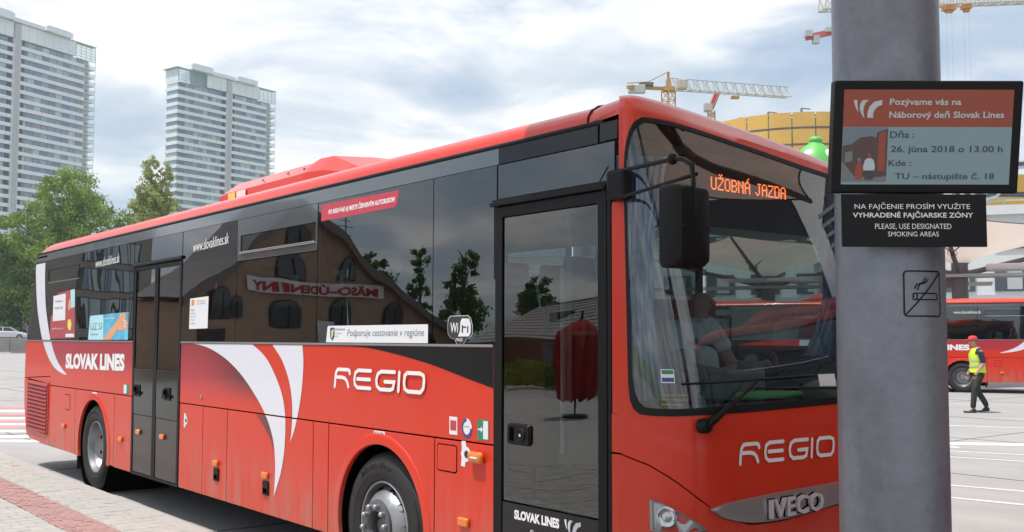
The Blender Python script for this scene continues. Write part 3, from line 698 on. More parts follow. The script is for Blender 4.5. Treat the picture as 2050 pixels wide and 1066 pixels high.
wiper(1.42, 1.33, 1.12, 1.44, (0.52, 1.470), (1.60, 1.445))
# ---- front door
def door_leaf(x0, x1, z0, z1, fr, zg, mid=None):
    """a glazed door leaf: tubular frame, pane, lower panel; returns the leaf"""
    y = lambda z: lean(z) + 0.004
    q = MB()
    for a, b in ((x0, x0+fr), (x1-fr, x1)):
        q.add([(a,y(z0)-.012,z0),(b,y(z0)-.012,z0),(b,y(z0)+.03,z0),(a,y(z0)+.03,z0),(a,y(z1)-.012,z1),(b,y(z1)-.012,z1),(b,y(z1)+.03,z1),(a,y(z1)+.03,z1)], [(0,3,2,1),(4,5,6,7),(0,1,5,4),(1,2,6,5),(2,3,7,6),(3,0,4,7)])
    q.box(x0+fr, x1-fr, y(z1)-.012, y(z1)+.03, z1-fr*0.9, z1); q.box(x0+fr, x1-fr, y(z0)-.010, y(z0)+.03, z0, z0+fr*0.6)
    o = q.build('door', M['black_pl'], B, bevel=0.008)
    return o
d = door_leaf(10.485, 11.395, 0.33, 2.462, 0.062, 0.82); door_f = d
q = MB(); q.box(10.548, 11.332, -0.002, 0.02, 0.372, 0.805); o = q.build('door_panel', M['blackgloss'], None, bevel=0.004); o.parent = d
q = MB(); z0, z1 = 0.815, 2.40
q.add([(10.549, lean(z0)+.002, z0), (11.331, lean(z0)+.002, z0), (11.331, lean(z1)+.002, z1), (10.549, lean(z1)+.002, z1)], [(0,1,2,3)]); o = q.build('door_glass', M['glass_door'], None, fix=False); o.parent = d
q = MB()
for a, b, c, e_ in ((10.549, 10.572, z0, z1), (11.306, 11.331, z0, z1), (10.572, 11.306, z0, z0+.03), (10.572, 11.306, z1-.03, z1), (10.572, 11.306, 1.30, 1.325)): q.box(a, b, lean((c+e_)/2)+.006, lean((c+e_)/2)+.012, c, e_)
o = q.build('glass_border', M['blackgloss'], None); o.parent = d
q = MB(); q.box(10.46, 11.41, -0.03, 0.02, 2.470, 2.492); q.box(10.46, 11.41, -0.012, 0.03, 2.49, 2.51); q.build('door_gutter', M['black_pl'], B, bevel=0.004)
q = MB()
for a, b in ((10.468, 10.482), (11.398, 11.424)): q.box(a, b, -0.002, 0.06, 0.33, 2.468)
q.build('door_seal', M['rubber'], B)
# recessed handle of the front door
q = MB(); q.add([(x, -0.016, z) for x, z in rrect(10.612, 10.792, 1.135, 1.24, .014)] + [(x, 0.0, z) for x, z in rrect(10.605, 10.80, 1.128, 1.247, .014)], [tuple(range(20))] + [(i, (i+1) % 20, (i+1) % 20 + 20, i+20) for i in range(20)]); hh = q.build('door_handle', M['black_pl'], None, smooth=30); hh.parent = d
q = MB(); q.box(10.632, 10.668, -0.0185, -0.0165, 1.150, 1.226); o = q.build('handle_slot', M['darkhole'], None); o.parent = d
q = MB(); q.lathe([(0.034, 0.012), (0.036, 0.017), (0.030, 0.022), (0.024, 0.018), (0, 0.018)], (10.735, -0.002, 1.188), (0, -1, 0), 20); o = q.build('lock_ring', M['black_pl'], None, smooth=40); o.parent = d
q = MB(); q.lathe([(0.0095, 0.02), (0.0095, 0.026), (0, 0.027)], (10.735, -0.002, 1.188), (0, -1, 0), 12); o = q.build('lock', M['chrome'], None, smooth=40); o.parent = d
text_obj('lettering', 'SLOVAK LINES', (10.66, -0.0045, 0.722), (1, 0, 0.0), (0, 0, 1), 0.375, 0.052, M['white_let'], None, bold=0.05).parent = d
text_obj('lettering', 'Slovak Lines, a.s.', (10.80, -0.0045, 0.632), (1, 0, 0), (0, 0, 1), 0.27, 0.052, M['white_let'], None).parent = d
text_obj('lettering', 'Rožňavská 2, Bratislava', (10.80, -0.0045, 0.567), (1, 0, 0), (0, 0, 1), 0.34, 0.048, M['white_let'], None).parent = d
def logo_w(O, U, V, sc_, m, parent, name='emblem'):
    O, U, V = Vector(O), Vector(U), Vector(V); W = U.cross(V).normalized(); q = MB()
    def blade(pl, pr, k):
        P = [O + (U*a + V*b)*sc_ + W*0.0002*k for a, b in pl + pr[::-1]]; q.add(P, [tuple(range(len(P)))])
    blade([(0.0, 1.0), (0.03, .82), (0.10, .60), (0.26, .34)], [(0.20, 1.0), (0.20, .82), (0.22, .62), (0.28, .36)], 0)
    blade([(0.52, 1.0), (0.36, .80), (0.34, .55), (0.42, .28), (0.60, 0.0)], [(0.86, 1.0), (0.68, .86), (0.58, .62), (0.56, .30), (0.63, 0.02)], 1)
    blade([(0.80, 0.0), (0.80, .30), (0.90, .62), (1.15, .90), (1.62, 1.0)], [(1.14, 0.0), (1.12, .22), (1.22, .48), (1.40, .66), (1.62, .72)], 2)
    o = q.build(name, m, None, fix=False); o.parent = parent; return o
logo_w((11.075, -0.0045, 0.70), (1, 0, 0), (0, 0, 1), 0.078, M['white_print'], d)
# ---- double middle door
for x0, x1 in ((4.375, 5.008), (5.022, 5.670)):
    d = door_leaf(x0, x1, 0.325, 2.44, 0.040, 0.95)
    q = MB(); q.box(x0+.04, x1-.04, -0.002, 0.02, 0.352, 0.93); o = q.build('door_panel', M['doorgrey'], None, bevel=0.004); o.parent = d
    q = MB(); q.box(x0+.04, x1-.04, -0.004, 0.018, 0.935, 1.40); o = q.build('door_panel', M['blackgloss'], None, bevel=0.003); o.parent = d
    z0, z1 = 1.405, 2.40
    q = MB(); q.add([(x0+.04, lean(z0)+.0, z0), (x1-.04, lean(z0)+.0, z0), (x1-.04, lean(z1)+.002, z1), (x0+.04, lean(z1)+.002, z1)], [(0,1,2,3)]); o = q.build('door_glass', M['glass_side'], None, fix=False); o.parent = d
    hx = 4.53 if x0 < 5 else 5.375
    q = MB(); q.box(hx-.085, hx+.085, -0.012, -0.004, 1.115, 1.238); q.box(hx-.05, hx+.05, -0.045, -0.030, 1.135, 1.165); q.box(hx-.05, hx-.02, -0.04, -0.012, 1.14, 1.22); o = q.build('door_handle', M['black_pl'], None, bevel=0.006); o.parent = d
    lx = 4.603 if x0 < 5 else 5.277
    q = MB(); q.box(lx-.05, lx+.05, -0.028, -0.002, 0.735, 0.787); o = q.build('side_marker', M['amber'], None, bevel=0.010, smooth=30); o.parent = d
q = MB(); q.box(5.008, 5.022, -0.006, 0.02, 0.325, 2.44); q.box(4.362, 4.374, -0.006, 0.04, 0.325, 2.46); q.box(5.671, 5.683, -0.006, 0.04, 0.325, 2.46); q.build('door_seal', M['rubber'], B)
q = MB(); q.tube([(4.34, -0.006, 2.466), (5.70, -0.006, 2.472)], 0.018, 8); q.build('door_gutter', M['black_pl'], B, smooth=50)
# ---- engine vent with louvres
q = MB(); q.add([(0.19,-.004,1.165),(1.20,-.004,1.13),(1.20,-.004,.478),(0.19,-.004,.50)], [(0,1,2,3)]); vent = q.build('vent', M['darkhole'], B)
M['vent_red'] = mat('louvre_red_paint', (0.33, 0.03, 0.028), 0.5, var=0.06)
for k in range(13):
    z = 1.135 - k*0.0505
    q = MB(); q.add([(0.215,-.006,z+.012),(1.19,-.006,z+.012-.02*(1-k/13)),(1.19,-.03,z-.028-.02*(1-k/13)),(0.215,-.03,z-.028),(0.215,-.005,z-.036),(1.19,-.005,z-.036-.02*(1-k/13))], [(0,1,2,3),(3,2,5,4),(0,3,4),(1,5,2)])
    o = q.build('louvre_slat', M['vent_red'], None); o.parent = vent
for a, b in (((0.175,1.175),(0.20,.485)), ((1.195,1.14),(1.22,.465))):
    q = MB(); q.box(a[0], b[0], -0.012, -0.001, b[1], a[1]); o = q.build('vent_frame', M['red'], None, bevel=.004); o.parent = vent
# ---- hatches, seams
def hatch(x0, x1, z0, z1):
    q = MB(); ring = rrect(x0, x1, z0, z1, .02); inn = rrect(x0+.007, x1-.007, z0+.007, z1-.007, .016); n = len(ring)
    q.add([(x, -0.0012, z) for x, z in ring] + [(x, -0.0012, z) for x, z in inn], [(i, (i+1) % n, (i+1) % n + n, i+n) for i in range(n)]); q.build('hatch_gap', M['darkhole'], B)
    q = MB(); q.prism_y(inn, -0.003, -0.0005); q.build('fuel_hatch', M['red'], B, bevel=.002)
hatch(9.905, 10.115, 0.912, 1.078); hatch(1.95, 2.16, 0.84, 1.03)
# ---- side marker lamps and flap catches
def lamp(x, z, w=.10, h=.055, dep=.026):
    q = MB(); q.box(x-w/2, x+w/2, -dep, -0.001, z-h/2, z+h/2); q.build('side_marker', M['amber'], B, bevel=0.010, smooth=30)
for x, z in ((1.947, .641), (4.056, .643), (6.566, .635), (7.539, .632), (10.196, .64)): lamp(x, z)
q = MB(); q.box(10.262, 10.392, -0.042, -0.001, 0.994, 1.062); o = q.build('indicator_lamp', M['amber'], B, bevel=0.018, smooth=30)
q = MB(); q.box(10.30, 10.365, -0.046, -0.038, 1.022, 1.033); p = q.build('lamp_rib', M['white_print'], None, bevel=.003); p.parent = o
for x, z in ((6.569, .545), (7.542, .54)):
    q = MB(); q.box(x-.048, x+.052, -0.014, -0.001, z-.062, z+.048); o = q.build('flap_catch', M['black_pl'], B, bevel=.006)
    q = MB(); q.box(x-.03, x+.036, -0.0155, -0.0145, z-.045, z-.008); p = q.build('catch_slot', M['darkhole'], None); p.parent = o
q = MB(); q.lathe([(0.02, 0.001), (0.022, 0.006), (0.012, 0.012), (0, 0.013)], (6.205, 0, 1.186), (0, -1, 0), 16); q.build('lock', M['grille'], B, smooth=50)
# ---- printed decals
def decal(poly, m, off=0.0012, name='decal', parent=B):
    q = MB(); q.add([(x, (lean(z) if z > Z_BELT+.01 else 0) - off - (0.004 if z > Z_BELT+.01 else 0), z) for x, z in poly], [tuple(range(len(poly)))])
    o = q.build(name, m, None, fix=False); o.parent = parent
    return o
def split_decal(poly, m, off=0.0012, name='decal'):
    for part in (clip(poly, 1, Z_SEAM+G_+.001, True), clip(poly, 1, Z_SEAM-G_-.001, False)):
        if len(part) > 2: decal(part, m, off, name)
sl = [(0.41, 2.694), (0.445, 2.49), (0.544, 2.153), (0.697, 1.885), (0.92, 1.624), (1.225, 1.422), (1.578, 1.304), (2.06, 1.247)]
sr = [(0.885, 2.668), (0.893, 2.471), (0.963, 2.143), (1.108, 1.882), (1.297, 1.626), (1.519, 1.452), (1.774, 1.334), (2.06, 1.247)]
def smooth_pts(P, n=5):
    o_ = []
    for i in range(len(P)-1):
        p0 = P[max(0, i-1)]; p1 = P[i]; p2 = P[i+1]; p3 = P[min(len(P)-1, i+2)]
        for k in range(n):
            t = k/n; o_.append(tuple(0.5*((2*p1[j]) + (-p0[j]+p2[j])*t + (2*p0[j]-5*p1[j]+4*p2[j]-p3[j])*t*t + (-p0[j]+3*p1[j]-3*p2[j]+p3[j])*t**3) for j in (0, 1)))
    return o_ + [P[-1]]
slf, srf = smooth_pts(sl), smooth_pts(sr)
zs = [Z_BELT+.02 + (2.69-Z_BELT-.02)*k/14 for k in range(15)]
def x_at(P, z):
    for (x0, z0), (x1, z1) in zip(P, P[1:]):
        if z0 >= z >= z1: return x0 + (x1-x0)*(z0-z)/(z0-z1+1e-9)
    return P[0][0] if z > P[0][1] else P[-1][0]
q = MB(); q.grid([[(max(x_at(slf, z), rear_x(z)+.035), lean(z)-.0065, z), (x_at(srf, z), lean(z)-.0065, z)] for z in zs]); q.build('decal', M['white_print'], B)
zs = [1.262 + (Z_BELT-.003-1.262)*k/14 for k in range(15)]
q = MB(); q.grid([[(x_at(slf, z), -.0022, z), (x_at(srf, z), -.0022, z)] for z in zs] ); q.build('decal', M['white_print'], B)
sw1l = smooth_pts([(5.992, 1.662), (6.324, 1.629), (6.701, 1.542), (7.017, 1.421), (7.282, 1.274), (7.499, 1.118), (7.641, 0.948), (7.689, 0.805), (7.698, 0.659), (7.68, 0.481)])
sw1r = smooth_pts([(7.249, 1.662), (7.483, 1.57), (7.658, 1.439), (7.796, 1.281), (7.852, 1.138), (7.863, 0.994), (7.843, 0.818), (7.783, 0.653), (7.68, 0.481)])
sw2l = smooth_pts([(7.617, 1.662), (7.787, 1.545), (7.905, 1.402), (7.963, 1.26), (7.977, 1.131), (7.965, 1.001), (7.948, 0.928)])
sw2r = smooth_pts([(8.125, 1.662), (8.144, 1.552), (8.138, 1.424), (8.112, 1.281), (8.07, 1.151), (8.011, 1.019), (7.948, 0.928)])
split_decal(sw1l + sw1r[::-1], M['white_print'], .0022); split_decal(sw2l + sw2r[::-1], M['white_print'], .0022)
# printed crimson fields, their ink darkens towards the swoosh edge (print, not light)
def crimson(name, cx, cz, r0, r1, c0, c1, zt0, zt1):
    m = bpy.data.materials.new(name); m.use_nodes = True; nt = m.node_tree; n = nt.nodes; l = nt.links; b = n['Principled BSDF']
    t = N(n, 'ShaderNodeTexCoord'); sp = N(n, 'ShaderNodeSeparateXYZ'); l.new(t.outputs['Object'], sp.inputs[0])
    dx = N(n, 'ShaderNodeMath', operation='SUBTRACT'); l.new(sp.outputs['X'], dx.inputs[0]); dx.inputs[1].default_value = cx
    dz = N(n, 'ShaderNodeMath', operation='SUBTRACT'); l.new(sp.outputs['Z'], dz.inputs[0]); dz.inputs[1].default_value = cz
    d2 = N(n, 'ShaderNodeCombineXYZ'); l.new(dx.outputs[0], d2.inputs[0]); l.new(dz.outputs[0], d2.inputs[1])
    ln = N(n, 'ShaderNodeVectorMath', operation='LENGTH'); l.new(d2.outputs[0], ln.inputs[0])
    mr = N(n, 'ShaderNodeMapRange', interpolation_type='SMOOTHSTEP'); mr.inputs[1].default_value = r0; mr.inputs[2].default_value = r1; l.new(ln.outputs['Value'], mr.inputs[0])
    mx = N(n, 'ShaderNodeMix', data_type='RGBA'); l.new(mr.outputs[0], mx.inputs[0]); mx.inputs[6].default_value = (*c0, 1); mx.inputs[7].default_value = (*c1, 1)
    mz = N(n, 'ShaderNodeMapRange', interpolation_type='SMOOTHSTEP'); mz.inputs[1].default_value = zt0; mz.inputs[2].default_value = zt1; l.new(sp.outputs['Z'], mz.inputs[0])
    m2 = N(n, 'ShaderNodeMix', data_type='RGBA'); l.new(mz.outputs[0], m2.inputs[0]); m2.inputs[6].default_value = (0.62, 0.032, 0.010, 1); l.new(mx.outputs[2], m2.inputs[7])
    l.new(m2.outputs[2], b.inputs['Base Color']); b.inputs['Roughness'].default_value = 0.32; b.inputs['Coat Weight'].default_value = 0.15; b.inputs['Specular IOR Level'].default_value = .35; b.inputs['Coat Roughness'].default_value = 0.05
    return m
M['crim_a'] = crimson('crimson_print_mid', 5.9, 0.35, 0.95, 1.75, (0.42, 0.035, 0.05), (0.075, 0.018, 0.022), 1.12, 1.40)
M['crim_c'] = crimson('crimson_print_low', 5.9, 0.35, 1.45, 1.80, (0.55, 0.036, 0.03), (0.12, 0.03, 0.035), 0.70, 1.02)
M['crim_b'] = crimson('crimson_print_rear', 1.5, 3.0, 0.9, 1.4, (0.42, 0.030, 0.05), (0.40, 0.030, 0.048), 1.26, 1.46)
up = [p for p in sw1l if p[1] > Z_SEAM+G_+.002]
decal([(5.69, 1.662)] + up + [(up[-1][0]+.015, Z_SEAM+G_+.002), (5.69, Z_SEAM+G_+.002)], M['crim_a'])
lo = [p for p in sw1l if 0.80 < p[1] < Z_SEAM-G_-.002]
decal([(7.32, Z_SEAM-G_-.002), (7.505, Z_SEAM-G_-.002)] + lo + [(7.659, 0.84), (7.60, 0.92), (7.50, 1.0), (7.40, 1.06)], M['crim_c'])
rr_ = [p for p in srf if 1.25 <= p[1] <= 1.662]
decal([(4.355, 1.14), (4.355, 1.662), (x_at(srf, 1.662), 1.662)] + rr_ + [(1.9, 1.14)], M['crim_b'])
decal([(8.395, 1.662)] + smooth_pts([(8.395, 1.661), (8.964, 1.655), (9.35, 1.622), (9.817, 1.557), (10.185, 1.485), (10.463, 1.432)]) + [(10.463, 1.662)], M['black_pl'], .0018)
text_obj('lettering', 'SLOVAK LINES', (1.94, -.0035, 1.335), (1, 0, 0.012), (0, 0, 1), 2.17, 0.185, M['white_let'], B, bold=0.055)
text_obj('lettering', 'www.slovaklines.sk', (5.945, lean(2.55)-.0095, 2.50), (1, 0, 0.035), (0, 0.03, 1), 0.80, 0.095, M['white_let'], B)
text_obj('lettering', 'www.slovaklines.sk', (3.03, lean(2.55)-.0095, 2.51), (1, 0, 0.02), (0, 0.03, 1), 0.84, 0.10, M['white_let'], B)
# slanted red slogan sticker
M['st_red'] = mat('sticker_red', (0.52, 0.045, 0.075), 0.45); M['st_white'] = mat('sticker_white', (0.74, 0.75, 0.78), 0.45); M['st_blue'] = mat('sticker_blue', (0.035, 0.06, 0.27), 0.45)
M['st_green'] = mat('sticker_green', (0.02, 0.22, 0.12), 0.45); M['st_grey'] = mat('sticker_grey_ink', (0.16, 0.18, 0.26), 0.5); M['st_yellow'] = mat('sticker_yellow', (0.75, 0.65, 0.12), 0.45); M['st_black'] = mat('sticker_black', (0.03, 0.03, 0.035), 0.45); M['st_orange'] = mat('sticker_orange', (0.80, 0.25, 0.05), 0.45)
def wd(poly, m, off, name='sticker', parent=B): return decal(poly, m, off, name, parent)
s_ = wd([(8.392, 2.693), (9.447, 2.685), (9.43, 2.60), (9.40, 2.578), (8.395, 2.572)], M['st_red'], .001)
text_obj('lettering', 'PO REGIÓNE AJ MESTE ČERVENÝM AUTOBUSOM', (8.50, lean(2.63)-.0065, 2.603), (1, 0, 0.0), (0, 0.03, 1), 0.90, 0.055, M['white_let'], s_, bold=0.03, shear=0.2)
s_ = wd(rrect(8.505, 9.803, 1.685, 1.803, .004)[:10] + [(8.53, 1.803), (8.515, 1.797), (8.495, 1.685)], M['st_white'], .001)
text_obj('lettering', 'Podporuje cestovanie v regióne', (8.80, lean(1.72)-.0068, 1.715), (1, 0, 0), (0, 0.03, 1), 0.96, 0.062, M['st_grey'], s_, shear=0.15)
text_obj('lettering', 'Bratislavský', (8.635, lean(1.76)-.0068, 1.765), (1, 0, 0), (0, 0.03, 1), 0.135, 0.022, M['st_grey'], s_)
text_obj('lettering', 'samosprávny', (8.635, lean(1.74)-.0068, 1.742), (1, 0, 0), (0, 0.03, 1), 0.09, 0.012, M['st_grey'], s_)
text_obj('lettering', 'kraj', (8.635, lean(1.72)-.0068, 1.722), (1, 0, 0), (0, 0.03, 1), 0.035, 0.012, M['st_grey'], s_)
wd([(8.555, 1.79), (8.62, 1.79), (8.62, 1.725), (8.60, 1.705), (8.588, 1.698), (8.575, 1.705), (8.555, 1.725)], M['st_blue'], .0022, 'emblem')
wd([(8.57, 1.725), (8.578, 1.75), (8.572, 1.765), (8.59, 1.772), (8.604, 1.782), (8.612, 1.77), (8.60, 1.757), (8.606, 1.73), (8.592, 1.738), (8.588, 1.712)], M['st_yellow'], .0032, 'emblem')
# wifi sticker
wf = [(10.03,1.83),(10.045,1.845),(10.22,1.845),(10.245,1.83),(10.262,1.79),(10.262,1.745),(10.24,1.722),(10.205,1.715),(10.18,1.69),(10.145,1.678),(10.11,1.69),(10.09,1.715),(10.05,1.722),(10.025,1.745),(10.02,1.79)]
cx_, cz_ = 10.142, 1.768
wd([(cx_+(x-cx_)*1.06, cz_+(z-cz_)*1.08) for x, z in wf], M['st_white'], .001); wd([(cx_+(x-cx_)*1.03, cz_+(z-cz_)*1.04) for x, z in wf], M['st_black'], .0018)
wd([(10.125,1.727),(10.235,1.727),(10.252,1.75),(10.252,1.80),(10.235,1.832),(10.165,1.834),(10.148,1.815),(10.145,1.76)], M['st_white'], .0026)
text_obj('lettering', 'Wi', (10.045, lean(1.77)-.0075, 1.75), (1, 0, 0), (0, 0.03, 1), 0.08, 0.06, M['st_white'], B, bold=.015)
text_obj('lettering', 'Fi', (10.163, lean(1.77)-.0078, 1.75), (1, 0, 0), (0, 0.03, 1), 0.068, 0.06, M['st_black'], B, bold=.008)
text_obj('lettering', 'FREE', (10.105, lean(1.7)-.0075, 1.698), (1, 0, 0), (0, 0.03, 1), 0.07, 0.018, M['st_white'], B)
# timetable card in the window (its square code left blank)
s_ = wd([(5.895, 2.075), (6.325, 2.085), (6.318, 1.800), (5.885, 1.795)], M['st_white'], .001, 'poster')
wd([(5.93, 2.06), (6.00, 2.062), (6.00, 2.01), (5.93, 2.008)], M['st_orange'], .0018, 'poster_patch', s_)
text_obj('lettering', 'Informácie', (6.06, lean(2.05)-.007, 2.04), (1, 0, 0), (0, .03, 1), .2, .018, M['st_orange'], s_); text_obj('lettering', 'pre cestujúcich', (6.06, lean(2.03)-.007, 2.015), (1, 0, 0), (0, .03, 1), .2, .016, M['st_grey'], s_)
for k in range(5): text_obj('lettering', ['www', 'info', 'linky', 'trasy', 'slovaklines'][k], (5.92, lean(1.9)-.007, 1.96-.03*k), (1, 0, 0), (0, .03, 1), .09+.02*(k % 3), .014, M['st_grey'], s_)
# two adverts in the rear window
M['ad_blue'] = mat('advert_blue', (0.10, 0.42, 0.62), 0.5, var=0.5, vscale=4); M['ad_pale'] = mat('advert_pale_cyan', (0.42, 0.70, 0.74), 0.5, var=0.08); M['ad_skin'] = mat('advert_hand', (0.72, 0.33, 0.17), 0.5, var=0.1); M['ad_red'] = mat('poster_red', (0.40, 0.06, 0.07), 0.5)
s_ = wd([(2.87, 1.965), (4.205, 1.985), (4.20, 1.692), (2.82, 1.688)], M['ad_blue'], .001, 'poster')
wd([(2.875, 1.962), (3.36, 1.969), (3.38, 1.69), (2.83, 1.69)], M['ad_pale'], .0016, 'poster_patch', s_)
wd([(3.38, 1.690), (3.60, 1.80), (3.72, 1.84), (3.86, 1.905), (3.98, 1.975), (4.10, 1.982), (4.14, 1.94), (4.10, 1.90), (4.19, 1.885), (4.19, 1.86), (4.13, 1.855), (4.19, 1.83), (4.17, 1.80), (4.08, 1.80), (3.95, 1.79), (3.84, 1.80), (3.72, 1.735), (3.64, 1.691)], M['ad_skin'], .0022, 'poster_patch', s_)
for k in range(3): wd([(4.06+.04*(k % 2), 1.905-.03*k), (4.12+.03*(k % 2), 1.90-.03*k), (4.12+.03*(k % 2), 1.885-.03*k), (4.06+.04*(k % 2), 1.89-.03*k)], M['st_white'], .0028, 'poster_patch', s_)
text_obj('lettering', 'UŽ SI', (2.90, lean(1.85)-.0078, 1.80), (1, 0, 0.01), (0, .03, 1), .42, .105, M['st_grey'], s_, bold=.0)
text_obj('lettering', 'letný let', (2.92, lean(1.75)-.0078, 1.735), (1, 0, 0), (0, .03, 1), .28, .03, M['st_grey'], s_)
text_obj('lettering', 'zelená voda', (3.42, lean(1.92)-.0078, 1.915), (1, 0, 0), (0, .03, 1), .36, .028, M['st_white'], s_)
s_ = wd([(1.22, 1.99), (1.50, 2.02), (1.50, 2.27), (2.23, 2.30), (2.30, 1.71), (1.19, 1.70)], M['ad_red'], .001, 'poster')
wd([(1.32, 2.24), (1.86, 2.255), (1.87, 1.93), (1.32, 1.92)], M['st_white'], .0016, 'poster_patch', s_)
wd([(2.06, 2.29), (2.24, 2.295), (2.26, 2.08), (2.10, 2.07)], M['ad_pale'], .0016, 'poster_patch', s_)
wd([(1.98, 2.12), (2.02, 2.18), (2.07, 2.185), (2.10, 2.13), (2.09, 2.07), (2.04, 2.04), (1.99, 2.07)], M['ad_skin'], .0022, 'poster_patch', s_)
wd([(1.99, 1.93), (2.10, 1.935), (2.15, 1.88), (2.12, 1.81), (2.05, 1.80), (1.98, 1.85)], M['st_yellow'], .0022, 'poster_patch', s_)
wd([(1.92, 1.76), (2.26, 1.76), (2.27, 1.72), (1.90, 1.72)], M['st_white'], .0022, 'poster_patch', s_)
for k in range(2): text_obj('lettering', ['cestujte s', 'nami'][k], (1.40, lean(2.15)-.0078, 2.15-.08*k), (1, 0, 0), (0, .03, 1), .36, .035, M['ad_red'], s_)
text_obj('lettering', 'Jazdíme pre vás', (1.30, lean(1.84)-.0078, 1.81), (1, 0, 0), (0, .03, 1), .5, .03, M['st_white'], s_)
# small stickers low on the side
def lowst(poly, m, off=.0022, nm='sticker', par=B): 
    q = MB(); q.add([(x, -off, z) for x, z in poly], [tuple(range(len(poly)))]); o = q.build(nm, m, None, fix=False); o.parent = par; return o
s_ = lowst(rect(10.035, 10.117, 1.140, 1.247), M['st_white']); lowst(rect(10.045, 10.107, 1.165, 1.225), M['st_red'], .0028, 'sticker_patch', s_)
c_ = (10.212, 1.188)
s_ = lowst(arc(*c_, .052, 0, 350, 28, .058), M['st_blue']); lowst(arc(*c_, .034, 0, 350, 24, .038), M['st_white'], .0028, 'sticker_patch', s_); lowst([c_] + arc(*c_, .052, 0, 90, 8, .058), M['st_white'], .0034, 'sticker_patch', s_)
text_obj('lettering', 'servis', (10.19, -.0042, 1.192), (1, 0, 0), (0, 0, 1), .045, .012, M['st_blue'], s_)
s_ = lowst(rect(10.316, 10.425, 1.130, 1.248), M['st_green']); lowst(rect(10.372, 10.418, 1.137, 1.241), M['st_white'], .0028, 'sticker_patch', s_)
lowst([(10.322, 1.185), (10.35, 1.185), (10.35, 1.172), (10.372, 1.190), (10.35, 1.208), (10.35, 1.195), (10.322, 1.195)], M['st_white'], .003, 'sticker_patch', s_)
s_ = lowst(rect(4.09, 4.262, 1.122, 1.228), M['st_green']); lowst(rect(4.10, 4.19, 1.13, 1.22), M['st_white'], .0028, 'sticker_patch', s_)
def splat(x, z, r):
    s_ = lowst([(x-.03, z+r), (x+.01, z+r*1.02), (x+.02, z+r*.55)] + arc(x+.015, z, r*.62, 70, -70, 8) + [(x+.012, z-r*.55), (x+.005, z-r), (x-.035, z-r*.96), (x-.028, z-.3*r), (x-.036, z), (x-.026, z+.3*r)], M['st_white'])
    lowst(arc(x+.02, z, r*.30, 0, 350, 14), M['st_black'], .003, 'sticker_patch', s_)
splat(10.19, 1.035, .075); splat(5.83, .955, .065)
s_ = lowst(rect(9.165, 9.305, 1.073, 1.101), M['st_white']); text_obj('lettering', '825 kPa', (9.175, -.0032, 1.079), (1, 0, 0), (0, 0, 1), .118, .016, M['st_black'], s_)
s_ = lowst(rect(3.03, 3.19, 1.075, 1.098), M['st_white'])
